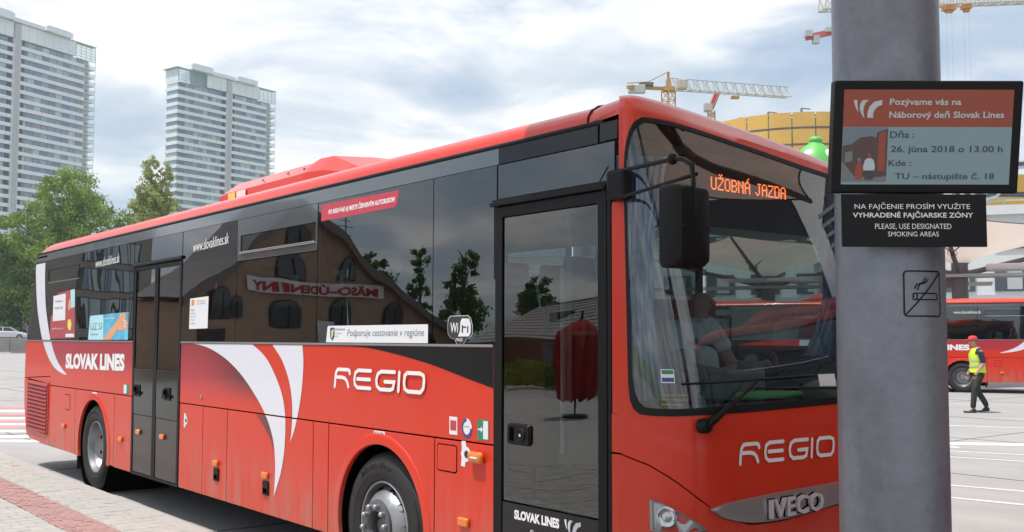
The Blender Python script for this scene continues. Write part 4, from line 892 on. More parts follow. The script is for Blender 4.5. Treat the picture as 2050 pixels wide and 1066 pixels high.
# ---- wheels
def make_wheel(front):
    w = empty('wheel', (WF if front else WR, 0, WZ)); w.parent = B
    ax = (0, -1, 0); O = (0, 0.075, 0)     # outer tyre wall at y = .02
    q = MB(); q.lathe([(0.292, 0.02), (0.300, 0.045), (0.33, 0.058), (0.37, 0.066), (0.42, 0.060), (0.455, 0.036), (0.474, 0.010), (0.480, -0.01), (0.480, -0.20), (0.46, -0.235), (0.36, -0.24), (0.29, -0.22)], O, ax, 64)
    for k in range(3): q.lathe([(0.4805, -0.045-.055*k), (0.4825, -.048-.055*k), (0.4825, -.075-.055*k), (0.4805, -.078-.055*k)], O, ax, 64)
    q.lathe([(0.345, 0.0625), (0.347, 0.0645), (0.350, 0.0645), (0.352, 0.0640)], O, ax, 64); q.lathe([(0.432, 0.0555), (0.435, 0.0575), (0.438, 0.0550)], O, ax, 64)
    t = q.build('tyre', M['tyre'], None, smooth=35); t.parent = w
    q = MB(); v_, f_ = text_mesh('Matador', 0.42, 0.045, lambda a, b, c: (0.392*math.sin((a-0.28)*2.5)*((.375+b)/.392), O[1]-0.067 - c, 0.392*math.cos((a-0.28)*2.5)*((.375+b)/.392)), bold=.01, depth=.0015, res=1)
    q.add(v_, f_); o = q.build('tyre_lettering', M['tyre'], None, fix=False); o.parent = w
    q = MB(); q.lathe([(0.292, 0.0), (0.292, 0.040), (0.284, 0.046), (0.276, 0.040), (0.270, 0.010), (0.262, -0.03), (0.255, -0.15 if not front else -0.06), (0.24, -0.17 if not front else -0.065)], O, ax, 56); t = q.build('rim', M['silver'], None, smooth=40); t.parent = w
    if front:
        # pierced disc, bulging outward
        nseg = 10; rings = [(0.262, -0.045), (0.244, 0.000), (0.222, 0.040), (0.188, 0.072), (0.172, 0.082)]
        q = MB(); q.lathe(rings, O, ax, 60); t = q.build('wheel_disc', M['silver'], None, smooth=40); t.parent = w
        for k in range(nseg):
            a = 2*math.pi*(k+.5)/nseg; c = Vector((0.234*math.sin(a), O[1]-0.024, 0.234*math.cos(a))); nr = Vector((math.sin(a)*.75, -.66, math.cos(a)*.75))
            q = MB(); q.lathe([(0.026, 0.002), (0.022, -0.004), (0.0, -0.005)], c, nr, 14); t = q.build('hand_hole', M['darkhole'], None); t.parent = w
        q = MB(); q.lathe([(0.172, 0.075), (0.168, 0.098), (0.160, 0.104), (0.105, 0.106), (0.100, 0.100), (0.092, 0.06), (0.088, 0.02), (0, 0.018)], O, ax, 48); t = q.build('hub', M['hubgrey'], None, smooth=40); t.parent = w
        q = MB(); q.lathe([(0.060, 0.015), (0.058, 0.05), (0.045, 0.062), (0, 0.064)], O, ax, 24); t = q.build('hub_cap', M['hubgrey'], None, smooth=40); t.parent = w
        for k in range(10):
            a = 2*math.pi*(k+.3)/10; q = MB(); q.lathe([(0.0185, 0.0), (0.0185, 0.020), (0.015, 0.030), (0.008, 0.036), (0, 0.037)], (0.134*math.sin(a), O[1]-0.104, 0.134*math.cos(a)), ax, 10); t = q.build('wheel_nut', M['grille'], None, smooth=50); t.parent = w
    else:
        q = MB(); q.lathe([(0.262, -0.02), (0.250, -0.06), (0.205, -0.12), (0.165, -0.145), (0.15, -0.15), (0.11, -0.15), (0.10, -0.13), (0.095, -0.09), (0.07, -0.08), (0, -0.08)], O, ax, 48); t = q.build('wheel_disc', M['silver_d'], None, smooth=40); t.parent = w
        for k in range(10):
            a = 2*math.pi*(k+.3)/10; q = MB(); q.lathe([(0.018, 0.0), (0.018, 0.03), (0.01, 0.034), (0, 0.034)], (0.134*math.sin(a), O[1]+0.148, 0.134*math.cos(a)), ax, 8); t = q.build('wheel_nut', M['hubgrey'], None, smooth=50); t.parent = w
        for k in range(8):
            a = 2*math.pi*(k+.5)/8; q = MB(); q.lathe([(0.025, 0.002), (0.02, -0.002), (0, -0.002)], (0.228*math.sin(a), O[1]+0.088, 0.228*math.cos(a)), Vector((math.sin(a)*.75, -.66, math.cos(a)*.75)), 12); t = q.build('hand_hole', M['darkhole'], None); t.parent = w
    return w
wf_, wr_ = make_wheel(True), make_wheel(False)
for w in (wf_, wr_):                            # the far side
    c = copy_tree(w, B); c.rotation_euler = (0, 0, math.pi); c.location.y = 2.55
# mud flaps, underbody
q = MB(); q.box(2.40, 2.43, 0.025, 0.5, 0.17, 0.42); q.build('mud_flap', M['rubber'], B)
q = MB(); q.box(8.60, 8.62, 0.10, 0.4, 0.17, 0.45); q.build('mud_flap', M['rubber'], B)
q = MB(); q.box(0.35, 2.5, 0.05, 2.5, 0.42, 0.5); q.box(3.75, 8.6, 0.05, 2.5, 0.36, 0.42); q.box(9.9, 11.7, 0.05, 2.5, 0.34, 0.4); q.box(4.0, 8.4, 0.4, 2.1, 0.26, 0.36); q.box(2.9, 3.3, 0.3, 2.25, 0.3, 0.55); q.build('underbody', M['darkhole'], B)
# ---- far side, rear, floor, ceiling
q = MB(); q.box(0.1, 11.45, 2.535, 2.55, 0.33, Z_BELT); q.build('far_side_panel', M['red'], B)
q = MB(); q.box(0.45, 11.45, 2.50, 2.515, Z_WT, Z_DR+.03); q.build('far_cantrail', M['cantrail'], B)
for a, b in ((0.45, 2.6), (2.62, 4.33), (4.35, 6.9), (6.92, 8.33), (8.35, 9.84), (9.86, 11.45)):
    q = MB(); q.add([(b-.01, 2.55-.0, Z_BELT), (a+.01, 2.55, Z_BELT), (a+.01, 2.52, Z_WT), (b-.01, 2.52, Z_WT)], [(0,1,2,3)]); q.build('far_window', M['glass_side'] if a < 9.8 else M['glass_door'], B, fix=False)
    q = MB(); q.box(b-.03, b+.03, 2.49, 2.51, Z_BELT, Z_WT); q.build('window_pillar', M['black_pl'], B)
rows = [[(rear_x(z)+.02, y, z) for z in (0.42, .8, 1.2, 1.65, 2.1, 2.6, 2.84)] for y in (0.0, 0.1, 1.275, 2.45, 2.55)]
rows = [[(x - (0.10 if 0.05 < y < 2.5 else 0), y, z) for x, y, z in r] for r in rows]
q = MB(); q.grid(rows); q.build('rear_panel', M['red'], B, smooth=50)
q = MB(); q.box(0.5, 9.92, 0.04, 2.5, 1.075, 1.10); q.box(9.92, 11.3, 0.06, 2.5, 0.62, 0.66); q.box(9.90, 9.92, 0.06, 2.5, .62, 1.10); q.box(0.5, 4.3, 0.035, 0.05, 1.10, 1.64); q.box(5.7, 10.4, 0.035, 0.05, 1.10, 1.64); q.box(0.5, 11.3, 2.50, 2.52, 1.10, 1.64); q.build('cabin_floor', M['inside_d'], B)
q = MB(); q.box(0.62, 11.3, 0.06, 2.49, 2.74, 2.78); q.box(0.8, 10.6, 0.1, 0.42, 2.52, 2.70); q.box(0.8, 10.6, 2.1, 2.45, 2.52, 2.70); q.build('cabin_ceiling', M['inside'], B)
M['seat_f'] = mat('seat_fabric', (0.05, 0.05, 0.07), 0.9, var=0.4, vscale=30); M['seat_r'] = mat('seat_red', (0.26, 0.02, 0.016), 0.7); M['pole_y'] = mat('grab_pole', (0.25, 0.25, 0.24), 0.4)
seat_proto = None
for i, x in enumerate([1.4, 2.2, 3.0, 3.8, 6.2, 7.0, 7.8, 8.6, 9.4]):
    for sd, y in ((0, 0.12), (1, 1.52)):
        if sd == 0 and 4.2 < x < 5.9: continue
        if seat_proto is None:
            q = MB(); q.box(0, .45, 0, .88, .42, .54); st = q.build('passenger_seat', M['seat_f'], B, bevel=.03); st.location = (x, y, 1.10)
            for k in (0, 1):
                q = MB(); q.add([(0,.02+k*.44,.5),(0.11,.02+k*.44,.5),(0.11,.42+k*.44,.5),(0,.42+k*.44,.5),(-.12,.04+k*.44,1.12),(-.05,.04+k*.44,1.14),(-.05,.40+k*.44,1.14),(-.12,.40+k*.44,1.12)], [(0,3,2,1),(4,5,6,7),(0,1,5,4),(1,2,6,5),(2,3,7,6),(3,0,4,7)])
                o = q.build('backrest', M['seat_f'], None, bevel=.03); o.parent = st
                q = MB(); q.box(-.15, -.06, .08+k*.44, .36+k*.44, 1.08, 1.24); o = q.build('headrest', M['seat_r'], None, bevel=.03); o.parent = st
            seat_proto = st
        else: c = copy_tree(seat_proto, B); c.location = (x, y, 1.10)
# ---- driver's cab
q = MB(); q.grid([[(fpt(s, 1.36)[0]-d_, 1.275+(fpt(s, 1.36)[1]-1.275)*(1-.03-d_*.1), z) for s in [i/16*2 for i in range(17)]] for d_, z in ((0.04, 1.30), (0.10, 1.355), (0.30, 1.38), (0.55, 1.33), (0.60, 1.05))])
q.build('dashboard', M['inside_d'], B, smooth=50)
q = MB(); q.add([(x, y, z) for x, y, z in [(11.22,1.62,1.33),(11.22,2.35,1.33),(11.38,1.70,1.40),(11.38,2.28,1.40)]], [(0,1,3,2)]); q.box(11.2, 11.45, 1.5, 2.4, 1.30, 1.36); q.build('instrument_panel', M['black_pl'], B, bevel=.02)
q = MB()
q.lathe([(.215, -.014), (.229, 0), (.215, .014), (.203, 0), (.215, -.014)], (11.05, 1.98, 1.47), (-.55, 0, .83), 32); q.bar((11.05, 1.78, 1.47), (11.05, 2.18, 1.47), .03); q.tube([(11.05, 1.98, 1.46), (11.18, 1.98, 1.28)], .03, 8)
q.build('steering_wheel', M['black_pl'], B, smooth=40)
q = MB(); q.box(10.17, 10.62, 1.75, 2.2, 1.12, 1.24); q.add([(10.20,1.76,1.2),(10.32,1.76,1.2),(10.32,2.19,1.2),(10.20,2.19,1.2),(10.05,1.80,1.90),(10.16,1.80,1.92),(10.16,2.15,1.92),(10.05,2.15,1.90)], [(0,3,2,1),(4,5,6,7),(0,1,5,4),(1,2,6,5),(2,3,7,6),(3,0,4,7)]); q.box(10.22, 10.57, 1.8, 2.15, .92, 1.12)
q.build('driver_seat', M['seat_r'], B, bevel=.04)
M['cash'] = mat('ticket_machine_grey', (0.16, 0.18, 0.18), 0.5)
q = MB(); q.box(11.05, 11.30, 1.05, 1.40, 1.36, 1.53); q.box(11.06, 11.2, 1.42, 1.52, 1.40, 1.58); q.build('ticket_machine', M['cash'], B, bevel=.015)
M['cloth_g'] = mat('green_cloth', (0.10, 0.50, 0.12), 0.8)
q = MB(); q.box(11.42, 11.60, 0.95, 1.35, 1.385, 1.42); q.build('dashboard_cloth', M['cloth_g'], B, bevel=.015)
q = MB(); q.lathe([(0.30, 0), (0.27, .06), (0.18, .10), (0, .115)], (11.62, 1.75, 1.37), (0, 0, 1), 24); q.build('instrument_hood', M['cash'], B, smooth=60)
q = MB(); q.box(9.98, 10.01, 1.45, 2.49, .92, 2.0); q.build('cab_partition', M['seat_r'], B)
q = MB(); q.box(10.26, 10.275, .10, .55, .92, 1.9); q.build('entrance_panel', M['seat_r'], B)
q = MB()
for x, y in ((10.42, .62), (10.42, 1.35)): q.tube([(x, y, .92), (x, y, 2.72)], .018, 8)
q.tube([(10.95, .10, 1.1), (10.95, .10, 2.1)], .015, 8); q.tube([(10.42, .62, 1.75), (10.42, 1.35, 1.75)], .015, 8); q.build('grab_pole', M['pole_y'], B)
# patterned blue curtain on the door-side corner of the windshield
def curtain_mat():
    m = mat('blue_curtain', (0.3, 0.4, 0.6), 0.8); nt = m.node_tree; n = nt.nodes; l = nt.links; b = n['Principled BSDF']
    t = N(n, 'ShaderNodeTexCoord'); mpn = N(n, 'ShaderNodeMapping'); mpn.inputs['Scale'].default_value = (9, 9, 1.6); l.new(t.outputs['Object'], mpn.inputs[0])
    nz = N(n, 'ShaderNodeTexNoise', i_Scale=1.3, i_Detail=4.0, i_Distortion=1.5); l.new(mpn.outputs[0], nz.inputs['Vector']); c = N(n, 'ShaderNodeValToRGB'); l.new(nz.outputs['Fac'], c.inputs[0])
    e0 = c.color_ramp.elements; e0[0].position = .36; e0[0].color = (0.03, 0.07, 0.28, 1); e0[1].position = .62; e0[1].color = (0.62, 0.66, 0.74, 1); x = e0.new(.5); x.color = (0.22, 0.34, 0.58, 1)
    l.new(c.outputs[0], b.inputs['Base Color']); return m
M['curtain'] = curtain_mat()
def curtain(x0, y0, x1, y1, z0, z1, taper):
    rows = []
    for k in range(12):
        z = z0+(z1-z0)*k/11; w = 1 - taper*math.sin(math.pi*(1-k/11)*.9)
        rows.append([(x0+(x1-x0)*w*i/40 + .018*math.sin(i*1.15+z*.8), y0+(y1-y0)*w*i/40 + .022*math.cos(i*1.15+z*.8), z) for i in range(41)])
    q = MB(); q.grid(rows); return q.build('curtain', M['curtain'], B, smooth=80)
curtain(11.36, .12, 11.50, .34, 1.40, 2.66, .35); curtain(11.30, 2.40, 10.75, 2.45, 1.6, 2.68, .5)
# destination display
q = MB(); q.box(10.95, 11.26, .55, 2.0, 2.36, 2.70); q.build('display_box', M['black_pl'], B, bevel=.01)
GL = {'U':'10001 10001 10001 10001 10001 10001 01110','Ž':'11111 00001 00010 00100 01000 10000 11111','O':'01110 10001 10001 10001 10001 10001 01110','B':'11110 10001 10001 11110 10001 10001 11110',
 'N':'10001 11001 10101 10011 10001 10001 10001','Á':'01110 10001 10001 11111 10001 10001 10001','J':'00111 00010 00010 00010 00010 10010 01100','A':'01110 10001 10001 11111 10001 10001 10001','Z':'11111 00001 00010 00100 01000 10000 11111',
 'D':'11110 10001 10001 10001 10001 10001 11110','S':'01111 10000 10000 01110 00001 00001 11110','L':'10000 10000 10000 10000 10000 10000 11111'}
M['led'] = mat('led_amber', (0.1, 0.02, 0.0), 0.5, emit=(1.0, 0.16, 0.03), estr=3.2)
q = MB(); cx = 0; px_ = 0.0102
msg = 'UŽOBNÁ JAZDA'; y00, z00 = 0.965, 2.665
for ch in msg:
    if ch == ' ': cx += 4; continue
    for r, row in enumerate(GL[ch].split()):
        for c_, bit in enumerate(row):
            if bit == '1':
                y, z = y00+(cx+c_)*px_, z00-(r+2)*px_*1.05; q.box(11.262, 11.266, y-.0037, y+.0037, z-.0037, z+.0037)
    if ch == 'Ž':
        for a, b in ((1, 0), (3, 0), (2, 1)): q.box(11.262, 11.266, y00+(cx+a)*px_-.0037, y00+(cx+a)*px_+.0037, z00-(b)*px_*1.05-.0037, z00-b*px_*1.05+.0037)
    if ch == 'Á':
        for a, b in ((3, 0), (2, 1)): q.box(11.262, 11.266, y00+(cx+a)*px_-.0037, y00+(cx+a)*px_+.0037, z00-(b)*px_*1.05-.0037, z00-b*px_*1.05+.0037)
    cx += 6
o = q.build('led_lettering', M['led'], B, fix=False); o['kind'] = 'stuff'
# cards on the inside of the windshield
def wcard(y0, y1, z0, z1, m, nm='sticker'):
    q = MB(); q.add([fmap(y0, z0, 0.006), fmap(y1, z0, 0.006), fmap(y1, z1, 0.006), fmap(y0, z1, 0.006)], [(0,1,2,3)]); return q.build(nm, m, B)
a_ = wcard(.050, .082, 1.505, 1.57, M['st_white']); wcard(.052, .080, 1.51, 1.53, M['st_blue'], 'sticker_patch'); wcard(.052, .080, 1.547, 1.566, M['st_green'], 'sticker_patch')
wcard(1.02, 1.16, 1.46, 1.53, M['st_white'])
for k in range(3):
    v_, f_ = text_mesh(['pozor dvere', 'nenastupovať', 'kamera'][k], 0.07-.02*(k == 2), .006, lambda a, b, c: fmap(.050+a, 1.445-.022*k+b, .0065)); q = MB(); q.add(v_, f_); q.build('lettering', M['st_yellow'], B, fix=False)
# ---- mirror on the door side
q = MB(); q.box(11.455, 11.585, -0.070, 0.005, 2.395, 2.55); o = q.build('mirror', M['black_pl'], B, bevel=.02); mir = o
q = MB(); q.tube([(11.56, -.05, 2.54), (11.95, -.12, 2.535), (12.02, -.135, 2.525), (12.08, -.14, 2.49), (12.10, -.15, 2.42), (12.11, -.16, 2.28)], .011, 8); q.tube([(11.52, -.05, 2.405), (12.11, -.14, 2.445)], .009, 8)
q.tube([(12.10, -.155, 2.49), (12.112, -.165, 2.42), (12.12, -.17, 2.28)], .009, 8); q.ball((11.95, -.12, 2.535), .028, 10)
p = q.build('mirror_arm', M['black_pl'], None, smooth=50); p.parent = o
q = MB(); q.tube([(11.47, -.06, 2.57), (11.43, -.08, 2.50), (11.46, -.07, 2.42)], .004, 6); p = q.build('cable', M['rubber'], None); p.parent = o
rows = []
def mhouse(dx, f, fz): 
    ring = []
    for a_, b_ in rrect(-.105, .105, -.185, .185, .03, 3): ring.append(Vector((12.04 + dx, -.155 + a_*f*1.0 - .0, 2.215 + b_*fz)))
    return ring
rows = []
for dx, f, fz in ((-.045, 1.0, 1.0), (0.0, 1.03, 1.01), (.05, .98, .97), (.075, .86, .9), (.082, .6, .7), (.084, 0, 0)):
    rg = mhouse(dx, f, fz); rows.append([v + Vector((0, 0, 0)) for v in rg] + [rg[0]])
q = MB(); q.grid(rows); mh = q.build('mirror_housing', M['black_pl'], None, smooth=35); mh.parent = o
mh.location = (0, 0, 0)
q = MB(); q.box(12.105, 12.122, -.245, -.065, 2.20, 2.215); q.box(12.105, 12.12, -.245, -.065, 2.30, 2.312); p = q.build('housing_rib', M['black_pl'], None, bevel=.005); p.parent = o
q = MB(); rg = mhouse(-.046, .93, .96); q.add(rg, [tuple(range(len(rg)))]); p = q.build('mirror_glass', M['chrome'], None); p.parent = o
# inner mirror and arm hoses at the corner
q = MB(); q.box(11.33, 11.40, .50, .72, 2.40, 2.58); q.tube([(11.36, .60, 2.58), (11.38, .60, 2.72)], .01, 6); q.build('inner_mirror', M['black_pl'], B, bevel=.02)
# ---- roof air conditioner
q = MB(); x0, x1 = 5.66, 8.35; ya, yb = .36, 2.19
secs = [(x0, .0, 3.00, 3.10), (x0+.02, .0, 3.0, 3.17), (x0+.14, .03, 3.0, 3.21), (7.32, .03, 3.0, 3.21), (7.44, .05, 3.0, 3.235), (7.60, .16, 3.0, 3.24), (7.98, .32, 3.0, 3.09), (8.15, .36, 3.0, 3.03)]
rows = []
for x, ins, zl, zh in secs:
    a, b = ya+ins*.35, yb-ins*.35; t = max(.0, (zh-zl)); m_ = min(.13, t*.6)
    rows.append([(x, a, zl), (x+.0, a-.0, zl+m_*.75 if t > .15 else zl+t*.5), (x, a+.12, zh-.01), (x, a+.5, zh+.02), (x, (a+b)/2, zh+.03), (x, b-.5, zh+.02), (x, b-.12, zh-.01), (x, b, zl+m_*.75 if t > .15 else zl+t*.5), (x, b, zl)])
q.grid(rows); q.add([rows[0][i] for i in range(9)], [tuple(range(9))])
q.build('air_conditioner', M['red_roof'], B, smooth=25)
q = MB(); q.box(x0+.02, 7.9, ya+.015, ya+.03, 2.985, 3.004); q.build('air_conditioner_gap', M['darkhole'], B)
q = MB(); q.box(5.87, 6.03, ya-.004, ya-.001, 3.02, 3.085); q.build('sticker', M['st_yellow'], B)
q = MB(); q.box(6.06, 6.26, ya-.004, ya-.001, 3.02, 3.085); q.build('sticker', M['st_white'], B)
for x in (6.5, 7.0, 7.3):
    q = MB(); q.lathe([(.012, 0), (.012, .005), (0, .006)], (x, ya+.06, 3.145), (0, -.7, .7), 10); q.build('bolt', M['darkhole'], B)
q = MB(); q.lathe([(.045, -.03), (.045, .012), (.03, .022), (0, .022)], (11.16, .34, 2.975), (0, 0, 1), 16); q.box(11.1, 11.15, .40, .47, 2.95, 2.99); q.build('roof_aerial', M['black_pl'], B)
# ================================================================== PLATFORM: PILLAR, SCREEN, SIGNS, CANOPY
def steel_mat():
    m = mat('pillar_grey_steel', (0.19, 0.195, 0.21), 0.42, metal=0.35, bump=0.10, bscale=25); nt = m.node_tree; n = nt.nodes; l = nt.links; b = n['Principled BSDF']
    t = N(n, 'ShaderNodeTexCoord'); a = N(n, 'ShaderNodeTexNoise', i_Scale=22.0, i_Detail=9.0, i_Roughness=.75); l.new(t.outputs['Object'], a.inputs['Vector'])
    mpn = N(n, 'ShaderNodeMapping'); mpn.inputs['Scale'].default_value = (3, 3, 1.2); mpn.inputs['Rotation'].default_value = (.5, .5, 0); l.new(t.outputs['Object'], mpn.inputs[0])
    c = N(n, 'ShaderNodeTexNoise', i_Scale=1.6, i_Detail=3.0, i_Distortion=.8); l.new(mpn.outputs[0], c.inputs['Vector'])
    r1 = N(n, 'ShaderNodeMapRange'); r1.inputs[1].default_value = .3; r1.inputs[2].default_value = .7; r1.inputs[3].default_value = .86; r1.inputs[4].default_value = 1.16; l.new(a.outputs['Fac'], r1.inputs[0])
    r2 = N(n, 'ShaderNodeMapRange'); r2.inputs[1].default_value = .42; r2.inputs[2].default_value = .75; r2.inputs[3].default_value = .97; r2.inputs[4].default_value = 1.28; l.new(c.outputs['Fac'], r2.inputs[0])
    mu = N(n, 'ShaderNodeMath', operation='MULTIPLY'); l.new(r1.outputs[0], mu.inputs[0]); l.new(r2.outputs[0], mu.inputs[1])
    sc_ = N(n, 'ShaderNodeVectorMath', operation='SCALE'); sc_.inputs[0].default_value = (0.185, 0.195, 0.225); l.new(mu.outputs[0], sc_.inputs['Scale']); l.new(sc_.outputs[0], b.inputs['Base Color'])
    return m
M['steel'] = steel_mat()
M['steel_d'] = mat('canopy_steel', (0.14, 0.13, 0.13), 0.5, metal=0.3, var=0.1)
PC = Vector((13.315, -0.615, 0)); PR = 0.1635
can = tag(empty('platform_canopy', (PC.x, PC.y, 0.12)), 'grey round steel pillar with a no-smoking symbol carrying the fabric canopy over the platform', 'canopy pillar')
q = MB(); q.lathe([(PR*1.02, 0), (PR*1.01, 1.2), (PR, 2.6), (PR*.98, 4.25), (0, 4.25)], (0, 0, 0), (0, 0, 1), 72); q.build('pillar', M['steel'], can, smooth=40)
q = MB(); q.lathe([(0.28, 0), (0.28, .02), (PR*1.02, .022)], (0, 0, 0), (0, 0, 1), 40); q.build('base_plate', M['steel_d'], can, smooth=40)
def fabric_mat():
    m = bpy.data.materials.new('canopy_membrane'); m.use_nodes = True; nt = m.node_tree; n = nt.nodes; l = nt.links; n.remove(n['Principled BSDF']); o = n['Material Output']
    d = N(n, 'ShaderNodeBsdfDiffuse'); d.inputs[0].default_value = (0.62, 0.58, 0.53, 1); t = N(n, 'ShaderNodeBsdfTranslucent'); t.inputs[0].default_value = (0.27, 0.235, 0.21, 1)
    a = N(n, 'ShaderNodeAddShader'); l.new(d.outputs[0], a.inputs[0]); l.new(t.outputs[0], a.inputs[1])
    tx = N(n, 'ShaderNodeTexCoord'); nz = N(n, 'ShaderNodeTexNoise', i_Scale=.5, i_Detail=4.0); l.new(tx.outputs['Object'], nz.inputs['Vector'])
    mr = N(n, 'ShaderNodeMapRange'); mr.inputs[3].default_value = .8; mr.inputs[4].default_value = 1.15; l.new(nz.outputs['Fac'], mr.inputs[0])
    s_ = N(n, 'ShaderNodeVectorMath', operation='SCALE'); s_.inputs[0].default_value = (0.27, 0.235, 0.21); l.new(mr.outputs[0], s_.inputs['Scale']); l.new(s_.outputs[0], t.inputs[0])
    l.new(a.outputs[0], o.inputs[0]); return m
M['fabric'] = fabric_mat()
def canopy_parts(root, corners, apex_z, sag=0.13, ring=0.35):
    """membrane stretched from a ring at the column to the corner points, with steel arms under it"""
    n = len(corners); cs = [Vector(c) for c in corners]
    for i in range(n):
        a, b = cs[i], cs[(i+1) % n]; rows = []; K = 14
        mid = (a+b)/2; inward = Vector((-mid.x, -mid.y, 0)); 
        for u in range(K+1):
            f = u/K; row = []
            for v in range(K+1):
                g = v/K; e = a.lerp(b, g); bow = 4*g*(1-g); edge = e + inward*(sag*bow) + Vector((0, 0, -0.18*bow))
                ang = math.atan2(edge.y, edge.x); base = Vector((math.cos(ang)*ring, math.sin(ang)*ring, apex_z))
                p = base.lerp(edge, f); p.z = apex_z + (edge.z-apex_z)*(f**0.72) - 0.10*bow*f*(1-f); row.append(p)
            rows.append(row)
        q = MB(); q.grid(rows); q.build('membrane', M['fabric'], root, smooth=60)
        q = MB(); q.tube([rows[K][v] + Vector((0, 0, .0)) for v in range(K+1)], .02, 6); q.build('edge_cable', M['steel_d'], root)
    for c in cs:
        q = MB(); d = Vector((c.x, c.y, 0)).normalized(); q.tube([Vector((d.x*.12, d.y*.12, apex_z-.45)), Vector((c.x*.45, c.y*.45, apex_z-.40+(c.z-apex_z)*.50)), Vector((c.x, c.y, c.z-.04))], [.11, .085, .05], 8); q.build('canopy_arm', M['steel_d'], root, smooth=40)
        q = MB(); s0 = Vector((c.x*.42, c.y*.42, apex_z-.40+(c.z-apex_z)*.47)); q.tube([s0, s0 + Vector((-d.y*.35, d.x*.35, .30))], .025, 6); q.tube([s0, s0 + Vector((d.y*.35, -d.x*.35, .30))], .025, 6); q.lathe([(.16, -.12), (.16, .12)], s0, d, 10); q.build('arm_strut', M['steel_d'], root)
canopy_parts(can, [(1.9, 8.45, 5.5), (6.8, -.5, 5.30), (-1.8, -8.8, 5.5), (-3.2, .9, 5.35), (.55, 7.9, 5.45)], 4.55)
# no smoking symbol, thin strokes wrapped on the pillar
def on_pillar(u, z, off=0.0015):
    """u metres round the pillar from the point that faces the platform side"""
    r = PR*1.012 + off; base = math.atan2(-0.6256, 0.778) + 0.10; a = base + u/r
    return (math.cos(a)*r, math.sin(a)*r, z - 0.12)
def pstroke(path, w, closed=False):
    q = MB(); dense = []
    P = path + (path[:1] if closed else [])
    for (a, b), (c, d) in zip(P, P[1:]):
        k = max(1, int(math.hypot(c-a, d-b)/.012)); dense += [(a+(c-a)*i/k, b+(d-b)*i/k) for i in range(k)]
    if not closed: dense.append(P[-1])
    for i, poly in enumerate(stroke(dense, w, closed=closed)): q.add([on_pillar(p.x, p.y, .0015+.0001*(i % 2)) for p in poly], [tuple(range(len(poly)))])
    return q
zc_ = 1.855; hw = .0655
ns = MB()
U0 = 0.030
def addq(q): 
    b = len(ns.v); ns.v += q.v; ns.f += [tuple(b+i for i in f) for f in q.f]
addq(pstroke([(U0+u, z) for u, z in rrect(-hw, hw, zc_-.068, zc_+.068, .010)], .0042, True))
addq(pstroke([(U0-hw+.004, zc_-.064), (U0+hw-.003, zc_+.064)], .0042))
addq(pstroke([(U0+u, z) for u, z in rrect(-.038, .050, zc_-.018, zc_+.001, .004)], .0036, True)); addq(pstroke([(U0-.026, zc_-.018), (U0-.026, zc_+.001)], .0036))
for dx in (0, .009):
    addq(pstroke([(U0-.033+dx, zc_+.016-.005*(dx > 0)), (U0-.026+dx, zc_+.028), (U0-.012+dx, zc_+.031), (U0-.002+dx, zc_+.036), (U0+.004+dx, zc_+.048-.004*(dx > 0))], .0036))
ns.build('no_smoking_symbol', M['black_pl'], can, fix=False)
# information screen
scr = tag(empty('information_screen', (0, 0, 0)), 'black framed information screen with an orange and pale blue slide, hung on the grey pillar', 'screen')
# basis: w along the picture's width, h up, n towards the viewer; tipped slightly forward
Pc = Vector((13.509, -0.721, 2.32)); Wd = Vector((0.627, 0.779, 0.0)).normalized(); Nn = Vector((0.7665, -0.6165, -0.175)).normalized(); Hd = Nn.cross(Wd).normalized()
if Hd.z < 0: Hd = -Hd
def sp(a, b, c=0.0): return Pc + Wd*a + Hd*b + Nn*c
q = MB(); q.obox(sp(0, 0, -.02), Wd, Hd, Nn, .562, .335, .045); q.build('screen_case', M['black_pl'], scr, bevel=.006)
q = MB(); q.obox(sp(0, 0, -.055), Wd, Hd, Nn, .40, .24, .05); q.build('screen_back', M['black_pl'], scr, bevel=.01)
q = MB(); q.obox(sp(-.05, -.01, -.13), Wd, Hd, Nn, .10, .12, .14); q.build('screen_bracket', M['steel_d'], scr)
M['lcd_or'] = mat('lcd_orange', (0.05, 0.015, 0.01), 0.35, emit=(0.20, 0.036, 0.018), estr=0.7); M['lcd_bl'] = mat('lcd_pale_blue', (0.03, 0.04, 0.043), 0.35, emit=(0.14, 0.21, 0.235), estr=0.75)
M['lcd_wh'] = mat('lcd_white', (0.05, 0.05, 0.055), 0.35, emit=(0.30, 0.35, 0.37), estr=0.8); M['lcd_tx'] = mat('lcd_dark_text', (0.012, 0.012, 0.012), 0.35, emit=(0.022, 0.032, 0.036), estr=0.7)
M['lcd_ph'] = mat('lcd_photo_dark', (0.02, 0.018, 0.018), 0.35, emit=(0.055, 0.028, 0.026), estr=0.7); M['lcd_ph2'] = mat('lcd_photo_sky', (0.03, 0.035, 0.04), 0.35, emit=(0.10, 0.14, 0.165), estr=0.7)
M['lcd_ph3'] = mat('lcd_photo_ground', (0.03, 0.035, 0.04), 0.35, emit=(0.11, 0.12, 0.13), estr=0.7)
def sq(poly, m, nm, k, par=scr):
    q = MB(); q.add([sp(a, b, .0028+.0004*k) for a, b in poly], [tuple(range(len(poly)))]); o = q.build(nm, m, None, fix=False); o.parent = par; return o
R4 = lambda a, b, c, d: [(a, c), (b, c), (b, d), (a, d)]
disp = sq(R4(-.253, .252, -.140, .141), M['lcd_bl'], 'display', 0)
sq(R4(-.253, .252, .031, .141), M['lcd_or'], 'slide_header', 1, disp)
sq(R4(-.252, -.118, -.133, .030), M['lcd_ph2'], 'slide_photo', 1, disp)
sq([(-.252, -.133), (-.118, -.133), (-.118, -.09), (-.252, -.06)], M['lcd_ph3'], 'slide_photo', 2, disp)
